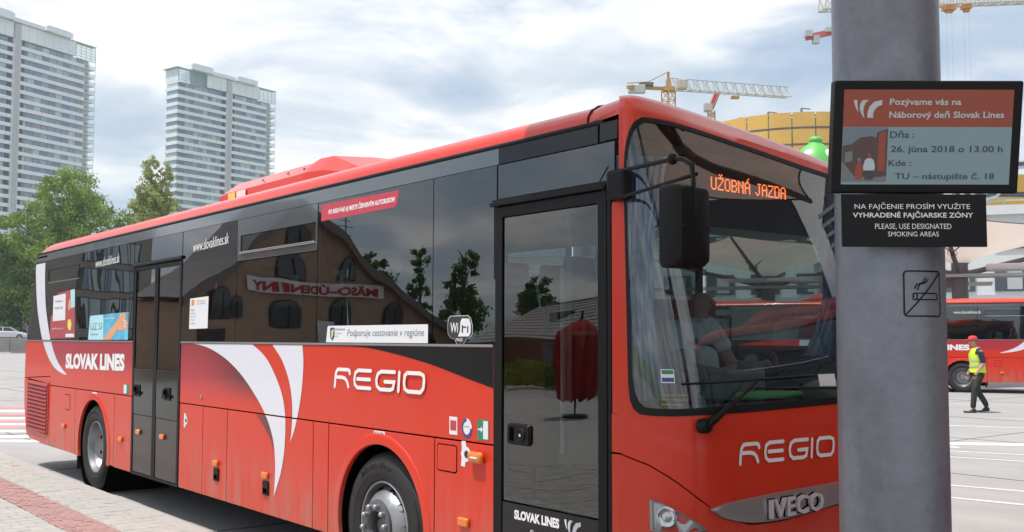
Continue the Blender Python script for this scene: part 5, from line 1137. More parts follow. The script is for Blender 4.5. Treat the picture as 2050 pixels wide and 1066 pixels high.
sq([(-.252, -.07), (-.252, -.025), (-.225, -.02), (-.20, .0), (-.165, .004), (-.152, -.002), (-.150, .015), (-.118, .026), (-.118, -.115), (-.16, -.12), (-.215, -.115)], M['lcd_ph'], 'slide_photo', 3, disp)
sq([(-.187, -.098), (-.189, -.088), (-.184, -.068), (-.177, -.062), (-.166, -.062), (-.158, -.067), (-.153, -.086), (-.155, -.098)], M['lcd_wh'], 'slide_photo', 4, disp); sq([(-.183, -.126), (-.183, -.098), (-.158, -.098), (-.158, -.126)], M['lcd_tx'], 'slide_photo', 5, disp); sq(arc(-.171, -.054, .0062, 0, 330, 12, .0078), M['lcd_or'], 'slide_photo', 6, disp)
sq([(-.212, -.126), (-.212, -.085), (-.205, -.074), (-.196, -.074), (-.191, -.085), (-.191, -.126)], M['lcd_or'], 'slide_photo', 4, disp); sq(arc(-.2015, -.067, .005, 0, 330, 12, .0065), M['lcd_ph3'], 'slide_photo', 5, disp); sq([(-.245, -.045), (-.222, -.040), (-.222, -.070), (-.245, -.075)], M['lcd_ph3'], 'slide_photo', 4, disp); sq([(-.145, .010), (-.124, .018), (-.124, -.10), (-.145, -.10)], M['lcd_or'], 'slide_photo', 4, disp)
def st(body, a, b, w, h, m, **kw):
    v_, f_ = text_mesh(body, w, h, lambda x, y, c: sp(a+x, b+y, .0050), bold=.018, **kw); q = MB(); q.add(v_, f_); o = q.build('lettering', m, None, fix=False); o.parent = disp
st('Pozývame vás na', -.117, .090, .213, .0245, M['lcd_wh']); st('Náborový deň Slovak Lines', -.117, .052, .342, .0265, M['lcd_wh'])
st('Dňa :', -.112, -.002, .073, .022, M['lcd_tx']); st('26. júna 2018 o 13.00 h', -.108, -.050, .335, .0255, M['lcd_tx']); st('Kde :', -.113, -.085, .068, .018, M['lcd_tx']); st('TU – nástupište č. 18', -.092, -.130, .298, .0255, M['lcd_tx'])
o = logo_w(sp(-.224, .058, .0050), Wd, Hd, .052, M['lcd_wh'], disp)
# glossy cover sheet edges
# plate sign below the screen
sg = tag(empty('smoking_notice', (0, 0, 0)), 'flat black notice plate asking smokers to use designated areas, fixed below the screen', 'sign')
Ps = Vector((13.4745, -0.743, 2.0715)); Ns = Vector((0.779, -0.627, 0)); Hs = Vector((0, 0, 1))
q = MB(); q.obox(Ps, Wd, Hs, Ns, .4335, .158, .006); q.build('plate', mat('plate_black', (0.010, 0.010, 0.013), 0.5, spec=.2), sg, bevel=.0015)
for body, a, b, w, h, bo in (('NA FAJČENIE PROSÍM VYUŽITE', -.178, .030, .345, .0245, .0), ('VYHRADENÉ FAJČIARSKE ZÓNY', -.184, .004, .360, .0245, .017), ('PLEASE, USE DESIGNATED', -.118, -.028, .228, .0185, .0), ('SMOKING AREAS', -.080, -.048, .152, .0145, .0)):
    v_, f_ = text_mesh(body, w, h, lambda x, y, c: Ps + Wd*(a+x) + Hs*(b+y) + Ns*.0042, bold=bo); q = MB(); q.add(v_, f_); q.build('lettering', M['white_let'], sg, fix=False)
q = MB()
for du in (-.02, .004): q.tube([Ps + Wd*du + Hs*-.075 + Ns*-.01, Ps + Wd*(du+.002) + Hs*-.098 + Ns*-.006, Ps + Wd*(du+.010) + Hs*-.101 + Ns*-.004, Ps + Wd*(du+.012) + Hs*-.094 + Ns*-.004], .0012, 6)
q.build('hanging_wire', M['steel_d'], sg)
q = MB(); q.obox(Ps + Ns*-.045, Wd, Hs, Ns, .10, .10, .08); q.build('mount', M['steel_d'], sg)

# ================================================================== PEOPLE
def skin_body(name, joints, edges, mat_, parent=None, sub=2, root=0):
    me = bpy.data.meshes.new(name); me.from_pydata([j[0] for j in joints], edges, []); o = bpy.data.objects.new(name, me); C.objects.link(o)
    if parent is not None: o.parent = parent
    md = o.modifiers.new('skin', 'SKIN'); md.use_smooth_shade = True
    for i, j in enumerate(joints):
        r = j[1]; me.skin_vertices[0].data[i].radius = (r, r) if not isinstance(r, tuple) else r
    me.skin_vertices[0].data[root].use_root = True
    s_ = o.modifiers.new('sub', 'SUBSURF'); s_.levels = sub; s_.render_levels = sub
    me.materials.append(mat_); return o
M['skin'] = mat('skin', (0.50, 0.27, 0.19), 0.55, var=.06); M['navy'] = mat('navy_shirt', (0.018, 0.022, 0.045), 0.85, var=.2, vscale=12); M['trous'] = mat('dark_green_trousers', (0.028, 0.034, 0.028), 0.85, var=.3, vscale=10, bump=.3, bscale=25)
M['hivis'] = mat('hi_vis_yellow', (0.62, 0.85, 0.04), 0.7, var=.06, vscale=8, bump=.3, bscale=18); M['reflect'] = mat('reflective_tape', (0.50, 0.50, 0.49), 0.35); M['cap'] = mat('red_cap', (0.60, 0.045, 0.05), 0.8); M['shoe'] = mat('black_shoes', (0.015, 0.014, 0.013), 0.5); M['hair'] = mat('grey_hair', (0.18, 0.16, 0.14), 0.8)
M['shirt_w'] = mat('white_shirt', (0.80, 0.84, 0.88), 0.8, var=.05, vscale=14, bump=.3, bscale=14)
# walking man: local frame, he faces +x, z up
man = tag(empty('person', (3.35, 19.75, 0.0), math.atan2(-.779, -.627)), 'person in red cap, yellow hi-vis vest and dark trousers walking across the yard', 'person')
J = [((0, 0, .95), (.13, .15)), ((.01, 0, 1.12), (.115, .145)), ((.02, 0, 1.30), (.125, .17)), ((.03, 0, 1.43), (.10, .16)), ((.05, 0, 1.50), .058), ((.075, 0, 1.55), .052),
     ((.095, 0, 1.62), (.088, .075)), ((.10, 0, 1.69), (.092, .075)),
     ((0, .095, .88), .092), ((.13, .10, .52), .060), ((.17, .10, .11), .043), ((.22, .10, .06), .030), ((.30, .10, .04), .028),
     ((0, -.095, .88), .092), ((-.02, -.10, .50), .060), ((-.24, -.10, .16), .043), ((-.22, -.10, .08), .030), ((-.14, -.10, .045), .028),
     ((.02, .20, 1.40), .062), ((-.02, .255, 1.14), .048), ((.12, .24, .94), .036), ((.17, .225, .87), .034),
     ((.02, -.20, 1.40), .062), ((-.03, -.255, 1.14), .048), ((.10, -.23, .93), .036), ((.15, -.21, .86), .034)]
E = [(0,1),(1,2),(2,3),(3,4),(4,5),(5,6),(6,7),(0,8),(8,9),(9,10),(10,11),(11,12),(0,13),(13,14),(14,15),(15,16),(16,17),(3,18),(18,19),(19,20),(20,21),(3,22),(22,23),(23,24),(24,25)]
skin_body('body', J, E, M['skin'], man)
def hand(base, dirv, sid, par):
    """palm side fingers as short chains of one mesh"""
    b = Vector(base); d = Vector(dirv).normalized(); s_ = Vector((0, 1, 0)).cross(d).normalized(); q = MB()
    for k, (o_, L) in enumerate(((-.030, .060), (-.011, .070), (.009, .068), (.028, .054))):
        p0 = b + s_*o_*.9; q.tube([p0, p0 + d*L*.5 + Vector((0, -sid*.006, 0)), p0 + d*L + Vector((0, -sid*.022, 0))], [.0095, .0085, .0065], 6)
    q.tube([b - d*.03 + s_*.028, b + s_*.045 + d*.01, b + s_*.045 + d*.04 + Vector((0, -sid*.01, 0))], [.011, .010, .008], 6)
    return q.build('fingers', M['skin'], par, smooth=60)
hand((.185, .222, .835), (.25, 0, -1), 1, man); hand((.165, -.205, .825), (.3, 0, -1), -1, man)
# clothes: slightly larger skins over the same pose
skin_body('trousers', [((0, 0, 1.0), (.135, .155)), ((0, .09, .86), .108), ((.13, .10, .52), .078), ((.17, .10, .20), .066), ((.18, .10, .09), .066), ((0, -.09, .86), .108), ((-.02, -.10, .50), .078), ((-.20, -.10, .22), .066), ((-.235, -.10, .12), .064)], [(0,1),(1,2),(2,3),(3,4),(0,5),(5,6),(6,7),(7,8)], M['trous'], man)
skin_body('shirt', [((.02, 0, 1.25), (.135, .17)), ((.03, 0, 1.44), (.11, .165)), ((.045, 0, 1.50), .068), ((.02, .20, 1.41), .075), ((-.01, .245, 1.20), .064), ((-.02, .255, 1.13), .060), ((.02, -.20, 1.41), .075), ((-.02, -.245, 1.20), .064), ((-.03, -.255, 1.13), .060)], [(0,1),(1,2),(1,3),(3,4),(4,5),(1,6),(6,7),(7,8)], M['navy'], man)
vrows = []
for z, a, b, cx_ in ((.93, .175, .205, .0), (1.0, .165, .195, .0), (1.12, .155, .185, .01), (1.25, .160, .195, .02), (1.36, .155, .195, .03), (1.44, .12, .165, .035), (1.49, .085, .115, .04)):
    vrows.append([(cx_ + a*math.cos(t*math.pi/14)*(1+.03*math.sin(t*2.3+z*9)), b*math.sin(t*math.pi/14)*(1+.02*math.sin(t*1.7)), z) for t in range(29)])
q = MB(); q.grid(vrows); o = q.build('vest', M['hivis'], man, smooth=70)
for z0_, a, b in ((1.06, .168, .197), (1.19, .167, .197)):
    q = MB(); q.grid([[(.012 + a*math.cos(t*math.pi/14), b*math.sin(t*math.pi/14), z) for t in range(29)] for z in (z0_, z0_+.045)]); p = q.build('reflective_band', M['reflect'], None, smooth=70); p.parent = o
q = MB(); q.grid([[(.10+.108*math.cos(t*math.pi/10)*f, .088*math.sin(t*math.pi/10)*f, z) for t in range(21)] for z, f in ((1.68, 1.0), (1.73, .97), (1.765, .75), (1.78, .3), (1.782, .01))]); q.add([(.19,-.06,1.69),(.19,.06,1.69),(.27,.045,1.675),(.285,0,1.672),(.27,-.045,1.675)], [(0,1,2,3,4)]); q.build('cap', M['cap'], man, smooth=60)
q = MB(); q.grid([[(.085+.10*math.cos(t)*f, .08*math.sin(t)*f, z) for t in [math.pi*.45 + math.pi*1.1*k/10 for k in range(11)]] for z, f in ((1.60, .85), (1.64, 1.0), (1.69, 1.0))]); q.build('hair', M['hair'], man, smooth=60)
q = MB(); q.ball((.192, 0, 1.60), .016, 8, (1.2, .8, 1.2)); q.ball((.176, .03, 1.632), .009, 6); q.ball((.176, -.03, 1.632), .009, 6); q.ball((.10, .079, 1.62), .018, 8, (.7, .4, 1.2)); q.ball((.10, -.079, 1.62), .018, 8, (.7, .4, 1.2)); q.build('face', M['skin'], man, smooth=60)
for y, x0, tz in ((.10, .17, 0), (-.10, -.225, .035)):
    q = MB(); q.grid([[(x0-.06+.29*f, y+.056*s_*(math.sin(math.pi*min(1, .25+f*.75))*1.0), z0+(.035 if 0 < f < .5 else .015)*(k)) for s_, k in ((-1, 0), (-1, 1.4), (-.5, 3.0), (.5, 3.0), (1, 1.4), (1, 0))] for f, z0 in ((0, tz+.01), (.1, tz*.9), (.3, tz*.7), (.55, tz*.4), (.8, .0), (1, .005))]); q.build('shoe', M['shoe'], man, smooth=60)
# driver, seated, facing forward (+x)
dr = tag(empty('person', (10.23, 1.96, 1.225)), 'bald person in a white short sleeved shirt at the wheel behind the windshield', 'person')
J = [((.06, 0, .06), (.13, .15)), ((.05, 0, .28), (.13, .16)), ((.04, 0, .46), (.125, .175)), ((.05, 0, .56), (.085, .14)), ((.06, 0, .62), .055), ((.08, 0, .67), .052), ((.10, 0, .75), (.09, .074)), ((.10, 0, .82), (.09, .074)),
     ((.04, .20, .53), .062), ((.15, .26, .30), .048), ((.42, .20, .28), .036), ((.55, .16, .33), .034), ((.04, -.20, .53), .062), ((.15, -.28, .30), .048), ((.42, -.20, .26), .036), ((.55, -.14, .32), .034),
     ((.30, .10, .04), .085), ((.52, .11, .02), .065), ((.56, .11, -.30), .05), ((.30, -.10, .04), .085), ((.52, -.11, .02), .065), ((.56, -.11, -.30), .05)]
E = [(0,1),(1,2),(2,3),(3,4),(4,5),(5,6),(6,7),(3,8),(8,9),(9,10),(10,11),(3,12),(12,13),(13,14),(14,15),(0,16),(16,17),(17,18),(0,19),(19,20),(20,21)]
skin_body('body', J, E, M['skin'], dr)
skin_body('shirt', [((.06, 0, .06), (.15, .17)), ((.05, 0, .28), (.15, .18)), ((.04, 0, .46), (.14, .19)), ((.05, 0, .575), (.095, .145)), ((.06, 0, .625), .066), ((.04, .20, .53), .078), ((.11, .25, .38), .068), ((.04, -.20, .53), .078), ((.11, -.265, .38), .068)], [(0,1),(1,2),(2,3),(3,4),(3,5),(5,6),(3,7),(7,8)], M['shirt_w'], dr)
skin_body('trousers', [((.05, 0, .04), (.15, .17)), ((.30, .10, .04), .095), ((.52, .11, .02), .075), ((.56, .11, -.22), .06), ((.30, -.10, .04), .095), ((.52, -.11, .02), .075), ((.56, -.11, -.22), .06)], [(0,1),(1,2),(2,3),(0,4),(4,5),(5,6)], M['navy'], dr)
hand((.585, .15, .345), (.8, -.3, .5), 1, dr); hand((.585, -.13, .335), (.8, .3, .5), -1, dr)
q = MB(); q.ball((.195, 0, .745), .017, 8, (1.3, .8, 1.2)); q.ball((.178, .03, .785), .010, 6); q.ball((.178, -.03, .785), .010, 6); q.ball((.10, .080, .76), .02, 8, (.7, .4, 1.3)); q.ball((.10, -.080, .76), .02, 8, (.7, .4, 1.3)); q.build('face', M['skin'], dr, smooth=60)
q = MB(); q.add([(.175,-.026,.712),(.175,.026,.712),(.178,.024,.706),(.178,-.024,.706)], [(0,1,2,3)]); q.build('mouth', mat('lips', (.3,.1,.08), .5), dr)
q = MB(); q.add([(.11,-.055,.655),(.175,-.09,.615),(.17,-.02,.56)], [(0,1,2)]); q.add([(.11,.055,.655),(.175,.09,.615),(.17,.02,.56)], [(0,1,2)]); q.build('collar', M['shirt_w'], dr)
# ================================================================== OTHER BUSES (copies without cab and small print)
SKIP = ('passenger_seat', 'dashboard', 'instrument_panel', 'steering_wheel', 'driver_seat', 'ticket_machine', 'dashboard_cloth', 'instrument_hood', 'cab_partition', 'entrance_panel', 'grab_pole', 'curtain', 'led_lettering', 'display_box', 'sticker', 'poster', 'inner_mirror', 'bolt', 'wheel_nut', 'lock', 'tyre_lettering', 'hand_hole', 'sticker_patch', 'emblem')
def far_bus(loc, rz, label):
    b = copy_tree(bus, None, skip=lambda c: any(c.name == s or c.name.startswith(s + '.') for s in SKIP)); b.location = loc; b.rotation_euler = (0, 0, rz); b['label'] = label
    b['group'] = 'red regional buses'; return b
bus['group'] = 'red regional buses'
a = R(24.3); U = Vector((math.cos(a), math.sin(a), 0))
wp = Vector((-1.25, 27.9, 0))                  # rear wheel of the bus behind the walking man
fb = far_bus(wp + U*WR, a + math.pi, 'red regional bus parked behind the man in the yellow vest'); fb.scale = (1, -1, 1)
for c in list(fb.children):
    if c.name.startswith('letter'): bpy.data.objects.remove(c)
text_obj('lettering', 'SLOVAK LINES', (5.02, -.0035, 1.335), (-1, 0, 0), (0, 0, 1), 2.17, 0.185, M['white_let'], fb, bold=0.055)
text_obj('lettering', 'www.slovaklines.sk', (3.30, -.012, 2.50), (-1, 0, 0), (0, 0, 1), 0.80, 0.095, M['white_let'], fb)
far_bus(Vector((-17.0, 25.9, 0)), a, 'red regional bus seen through the front windows of the big bus, beyond its windshield')
far_bus(Vector((-130.0, 49.0, 1.45)), R(-60), 'small distant red bus above the retaining wall, behind the parked cars')

# ================================================================== RETAINING WALL, UPPER CAR PARK, CARS
M['oldconc'] = mat('old_concrete', (0.30, 0.29, 0.27), 0.9, var=.2, vscale=.6, bump=.3, bscale=5)
wall = tag(empty('retaining_wall', (0, 0, 0)), 'long grey concrete retaining wall at the far end of the yard, cars parked above it', 'wall')
W0, W1 = Vector((-118.0, -6, 0)), Vector((-96, 60, 0)); WU = (W1-W0).normalized(); WN = Vector((WU.y, -WU.x, 0))
nseg = 22; Lw = (W1-W0).length/nseg
q = MB(); q.obox((0, 0, .80), (1, 0, 0), (0, 1, 0), (0, 0, 1), Lw-.05, .3, 1.6); pr = q.build('wall_panel', M['oldconc'], wall, bevel=.03)
for i in range(nseg):
    c = pr if i == 0 else part_copy(pr, wall); p = W0 + WU*(Lw*(i+.5)); c.location = p; c.rotation_euler = (0, 0, math.atan2(WU.y, WU.x))
q = MB(); q.prism_z([tuple((W0-WN*.2-WU*80)[:2]), tuple((W1-WN*.2+WU*60)[:2]), tuple((W1-WN*160+WU*60)[:2]), tuple((W0-WN*160-WU*80)[:2])], 0, 1.4); tag(q.build('upper_ground', M['oldconc']), 'raised ground of the car park beyond the wall', kind='structure')
for i in range(26):
    p = W0 + WU*(i*2.6) + WN*7.0; q = MB(); q.obox((p.x, p.y, .07), WU, WN, (0, 0, 1), 2.55, .35, .16)
    o = q.build('kerb_block', M['paint_r'] if i % 2 else M['paint_w']); tag(o, ('red' if i % 2 else 'white') + ' painted kerb block in the striped row before the far wall', 'kerb block', 'striped kerb blocks in the row')
M['car_s'] = mat('car_silver', (0.42, 0.44, 0.46), 0.3, metal=.5, coat=.8); M['car_w'] = mat('car_white', (0.70, 0.70, 0.70), 0.3, coat=.8); M['car_d'] = mat('car_dark', (0.03, 0.035, 0.045), 0.3, coat=.8); M['car_glass'] = mat('car_glass', (0.02, 0.025, 0.03), 0.08, coat=1.0)
M['lamp_c'] = mat('clear_lamp', (.7, .7, .7), .15); M['lamp_r'] = mat('tail_lamp', (.45, .02, .02), .2)
def car(loc, rz, paint, label, body=0):
    c = tag(empty('parked_car', loc, rz), label, 'car', 'cars parked above the wall')
    L, Wc = 4.3, 1.75
    prof = [(-2.15,.35),(-2.15,.75),(-2.05,.90),(-1.45,1.0) if body else (-1.9,1.0),(-1.0,1.0),(.95,.95),(1.75,.80),(2.08,.68),(2.15,.40),(2.0,.28),(-2.0,.28)]
    q = MB(); q.prism_y([(x, z) for x, z in prof], -Wc/2, Wc/2); q.build('body', paint, c, bevel=.09, seg=3, smooth=40)
    cab = [(-1.95 if not body else -1.5,.98),(-1.55 if not body else -1.0,1.42),(-.2,1.47),(.35,1.40),(1.05,.95)]
    q = MB(); b = len(cab); q.add([(x, s*(Wc/2-.06 if z < 1 else Wc/2-.22), z) for s in (-1, 1) for x, z in cab], [tuple(range(b)), tuple(range(2*b-1, b-1, -1))] + [(i, i+b, (i+1) % b + b, (i+1) % b) for i in range(b)]); q.build('cabin_glass', M['car_glass'], c, bevel=.05, smooth=40)
    q = MB(); q.add([(x, s*.62, z+.012) for s in (-1, 1) for x, z in cab[1:4]], [(0, 3, 4, 1), (1, 4, 5, 2)]); q.build('roof', paint, c)
    for s in (-1, 1):
        for x0, z0, x1, z1 in ((cab[0][0], .98, cab[1][0], 1.42), (1.05, .95, .35, 1.40), (-.35, .98, -.35, 1.46)):
            q = MB(); q.bar((x0, s*(Wc/2-.05), z0), (x1, s*(Wc/2-.21), z1), .07); q.build('window_post', paint, c)
        q = MB(); q.bar((cab[1][0], s*.655, 1.43), (.35, s*.655, 1.41), .06); q.build('roof_rail', paint, c)
    for x in (-1.35, 1.35):
        for s in (-1, 1):
            q = MB(); q.lathe([(.19, .09), (.27, .11), (.32, .08), (.32, -.08), (.19, -.1)], (x, s*Wc/2*.93, .32), (0, s, 0), 20); w = q.build('wheel', M['tyre'], c, smooth=40)
            q = MB(); q.lathe([(.19, .09), (.05, .07), (0, .08)], (x, s*Wc/2*.93, .32), (0, s, 0), 12); r_ = q.build('rim', M['silver'], None); r_.parent = w
    for s in (-1, 1):
        q = MB(); q.box(2.0, 2.13, s*.62-.17, s*.62+.17, .60, .74); q.build('headlight', M['lamp_c'], c, bevel=.03)
        q = MB(); q.box(-2.16, -2.08, s*.68-.13, s*.68+.13, .70, .90); q.build('tail_light', M['lamp_r'], c, bevel=.02)
    return c
Wp = lambda t, d: W0 + WU*t - WN*d + Vector((0, 0, 1.4))
ang = math.atan2(WU.y, WU.x)
car(Wp(25.3, 2.6), ang, M['car_s'], 'silver hatchback above the far wall, nearest the rear edge of the big bus')
car(Wp(20.4, 2.6), ang, M['car_w'], 'white car above the far wall at the left frame edge', 1)
car(Wp(26.6, 8.0), ang+math.pi, M['car_d'], 'dark car parked in the second row, behind the silver hatchback')
car(Wp(21.5, 8.0), ang+math.pi, M['car_s'], 'silver saloon parked in the second row behind the white car', 1)
car(Wp(31.0, 2.8), ang, M['car_w'], 'white hatchback above the far wall, mostly hidden behind the rear of the big bus')

# ================================================================== TREES
def leafmat(name, c0, c1):
    m = bpy.data.materials.new(name); m.use_nodes = True; nt = m.node_tree; n = nt.nodes; l = nt.links; n.remove(n['Principled BSDF']); o = n['Material Output']
    t = N(n, 'ShaderNodeTexCoord'); nz = N(n, 'ShaderNodeTexNoise', i_Scale=1.1, i_Detail=5.0); l.new(t.outputs['Object'], nz.inputs['Vector']); c = N(n, 'ShaderNodeValToRGB'); l.new(nz.outputs['Fac'], c.inputs[0])
    c.color_ramp.elements[0].position = .35; c.color_ramp.elements[0].color = (*c0, 1); c.color_ramp.elements[1].position = .65; c.color_ramp.elements[1].color = (*c1, 1)
    d = N(n, 'ShaderNodeBsdfDiffuse'); tr = N(n, 'ShaderNodeBsdfTranslucent'); mx = N(n, 'ShaderNodeMixShader'); mx.inputs[0].default_value = .35
    l.new(c.outputs[0], d.inputs[0]); l.new(c.outputs[0], tr.inputs[0]); l.new(d.outputs[0], mx.inputs[1]); l.new(tr.outputs[0], mx.inputs[2]); l.new(mx.outputs[0], o.inputs[0]); return m
M['leaf_a'] = leafmat('leaf_fresh_green', (0.10, 0.18, 0.025), (0.34, 0.46, 0.10)); M['leaf_b'] = leafmat('leaf_deep_green', (0.045, 0.10, 0.02), (0.17, 0.27, 0.07)); M['leaf_c'] = leafmat('leaf_sparse_olive', (0.26, 0.30, 0.10), (0.46, 0.50, 0.20))
M['bark'] = mat('bark', (0.13, 0.11, 0.09), .95, var=.3, vscale=6, bump=.5, bscale=15)
def tree(name, loc, H, spread, leaf, label, blobs, nleaf, ls, trunk_r=.25, seed=1, upright=False, cat='tree', group=None, far=1.0):
    """blobs: (dx, dy, z, rx, rz) clumps of the crown relative to the trunk"""
    rd = random.Random(seed); root = tag(empty(name, loc), label, cat, group)
    q = MB(); top = H*.8
    lean_ = rd.uniform(-.3, .3); q.tube([(0, 0, -.2), (lean_*.3, .1, H*.25), (lean_*.6, .0, H*.5), (lean_, .1, top)], [trunk_r, trunk_r*.8, trunk_r*.5, trunk_r*.12], 9)
    for bx, by, bz, rx, rz in blobs:
        z0 = max(H*.15, bz-rx*1.1) if not upright else max(H*.1, bz-H*.22); q.tube([(lean_*.4, 0, z0*.75), (bx*.5, by*.5, (z0+bz)/2), (bx, by, bz)], [trunk_r*.4, trunk_r*.25, .03], 6)
        for _ in range(4):
            e = (bx+rd.uniform(-.7, .7)*rx, by+rd.uniform(-.7, .7)*rx, bz+rd.uniform(-.2, .8)*rz); q.tube([(bx*.6, by*.6, (z0+bz)/2), ((bx*.6+e[0])/2, (by*.6+e[1])/2, (z0+bz)/4+e[2]/2+.2), e], [trunk_r*.15, .04, .015], 5)
    q.build('trunk', M['bark'], root, smooth=60)
    vs_, fs_ = [], []; tw = sum(rx*rx*rz for *_, rx, rz in blobs)
    for bx, by, bz, rx, rz in blobs:
        k = int(nleaf*(rx*rx*rz)/tw); nsub = max(5, k//(70 if not upright else 38))
        subs = []
        for _ in range(nsub):
            while True:
                x, y, z = rd.uniform(-1, 1), rd.uniform(-1, 1), rd.uniform(-1, 1); r2 = x*x+y*y+z*z
                if .18 < r2 < 1: break
            subs.append((bx+x*rx, by+y*rx, bz+z*rz, rd.uniform(.16, .34)*(rx if rx > .8 else .9)))
        for _ in range(k):
            s_ = rd.choice(subs); px, py, pz = rd.gauss(0, .5)*s_[3], rd.gauss(0, .5)*s_[3], rd.gauss(0, .45)*s_[3]
            p = Vector((s_[0]+px, s_[1]+py, s_[2]+pz)); u = Vector((rd.gauss(0, 1), rd.gauss(0, 1), rd.gauss(0, .6))).normalized(); w = u.orthogonal().normalized(); w.rotate(Matrix.Rotation(rd.uniform(0, 6.3), 3, u))
            v = u.cross(w); L = ls*rd.uniform(.7, 1.3); b = len(vs_); vs_ += [tuple(p-w*L*.5), tuple(p+v*L*.32), tuple(p+w*L*.6), tuple(p-v*L*.32)]; fs_.append((b, b+1, b+2, b+3))
    q = MB(); q.add(vs_, fs_); q.build('crown', leaf, root, fix=False)
    if far != 1.0: root.scale = (far,)*3; root.location = (15.085+(loc[0]-15.085)*far, -3.58+(loc[1]+3.58)*far, 1.72+(loc[2]-1.72)*far)
    return root
Lt = Vector((.627, .779, 0)); Bk = Vector((-.779, .627, 0))
def bl(*L): return [(Lt.x*a + Bk.x*b, Lt.y*a + Bk.y*b, z, rx, rz) for a, b, z, rx, rz in L]
tree('poplar_tree', (-47.3, 13.3, 0), 11.6, 4, M['leaf_a'], 'tall fresh green tree with broad crown behind the rear of the big bus', bl((-.1,0,10.0,1.55,1.6),(-1.1,.3,8.5,1.5,1.3),(1.0,0,8.6,1.6,1.4),(-2.4,0,6.6,1.7,1.3),(-.4,0,6.4,1.9,1.6),(1.2,0,5.8,1.9,1.6),(-2.2,.5,4.0,1.8,1.5),(0,0,3.6,2,1.6),(-3.2,.3,8.0,1.0,1.0)), 46000, .155, .3, 11, far=2.35)
tree('bushy_tree', (-49.3, 17.3, 0), 9.8, 4, M['leaf_a'], 'lower green tree right of the tallest crown, against the pale sky', bl((.4,0,8.3,1.3,1.2),(1.6,0,7.4,1.3,1.0),(-.6,0,7.0,1.5,1.2),(.6,0,5.8,1.9,1.4),(2.6,0,6.3,1.0,.9),(0,0,4.0,2,1.6)), 30000, .15, .25, 12, far=2.35)
tree('shrubby_tree', (-43.0, 8.3, 0), 7.4, 3, M['leaf_b'], 'deep green tree low at the left frame edge below the taller crown', bl((-1.0,0,6.2,1.2,1.2),(.4,0,5.6,1.4,1.2),(-1.6,0,4.2,1.5,1.3),(.5,0,3.8,1.5,1.3),(1.0,0,2.3,1.3,1.0),(-.8,0,2.4,1.5,1.2)), 13000, .16, .2, 13, far=2.6)
tree('shrubby_tree', (-37.0, 10.4, 0), 4.8, 2, M['leaf_a'], 'small bright green tree just left of the bus rear, lowest in the group', bl((-.2,0,3.9,.75,.6),(.5,0,3.4,.8,.7),(-.5,0,2.9,.9,.7),(.3,0,2.4,.9,.6)), 5000, .14, .12, 14, far=2.9)
tree('shrubby_tree', (-70.0, 14.0, 0.5), 7.5, 5, M['leaf_b'], 'dark hedge-like tree over the parked cars at the left', bl((-4,0,4.6,2.2,1.6),(-1,0,5.4,2.4,1.8),(2,0,5.2,2.4,1.8),(4.5,0,4.6,2.2,1.5),(-6.5,0,5,2,1.8)), 12000, .24, .25, 15, far=2.1)
tree('young_tree', (-78.5, 29.3, 0), 19.2, 3, M['leaf_c'], 'tall slim sparse tree in front of the second white tower', bl((-.4,0,17.2,.75,1.4),(.9,0,16.6,.7,1.3),(-.7,0,15.2,1.0,1.3),(.5,0,14.6,1.15,1.4),(-1.3,0,13.6,1.0,1.2),(1.3,0,13.1,1.1,1.3),(0,0,12.2,1.4,1.4),(2.0,0,11.6,1.1,1.1),(-1.2,0,10.4,1.2,1.3),(1.0,0,9.8,1.3,1.4),(0,0,7,1.6,1.8)), 38000, .16, .2, 16, upright=True)

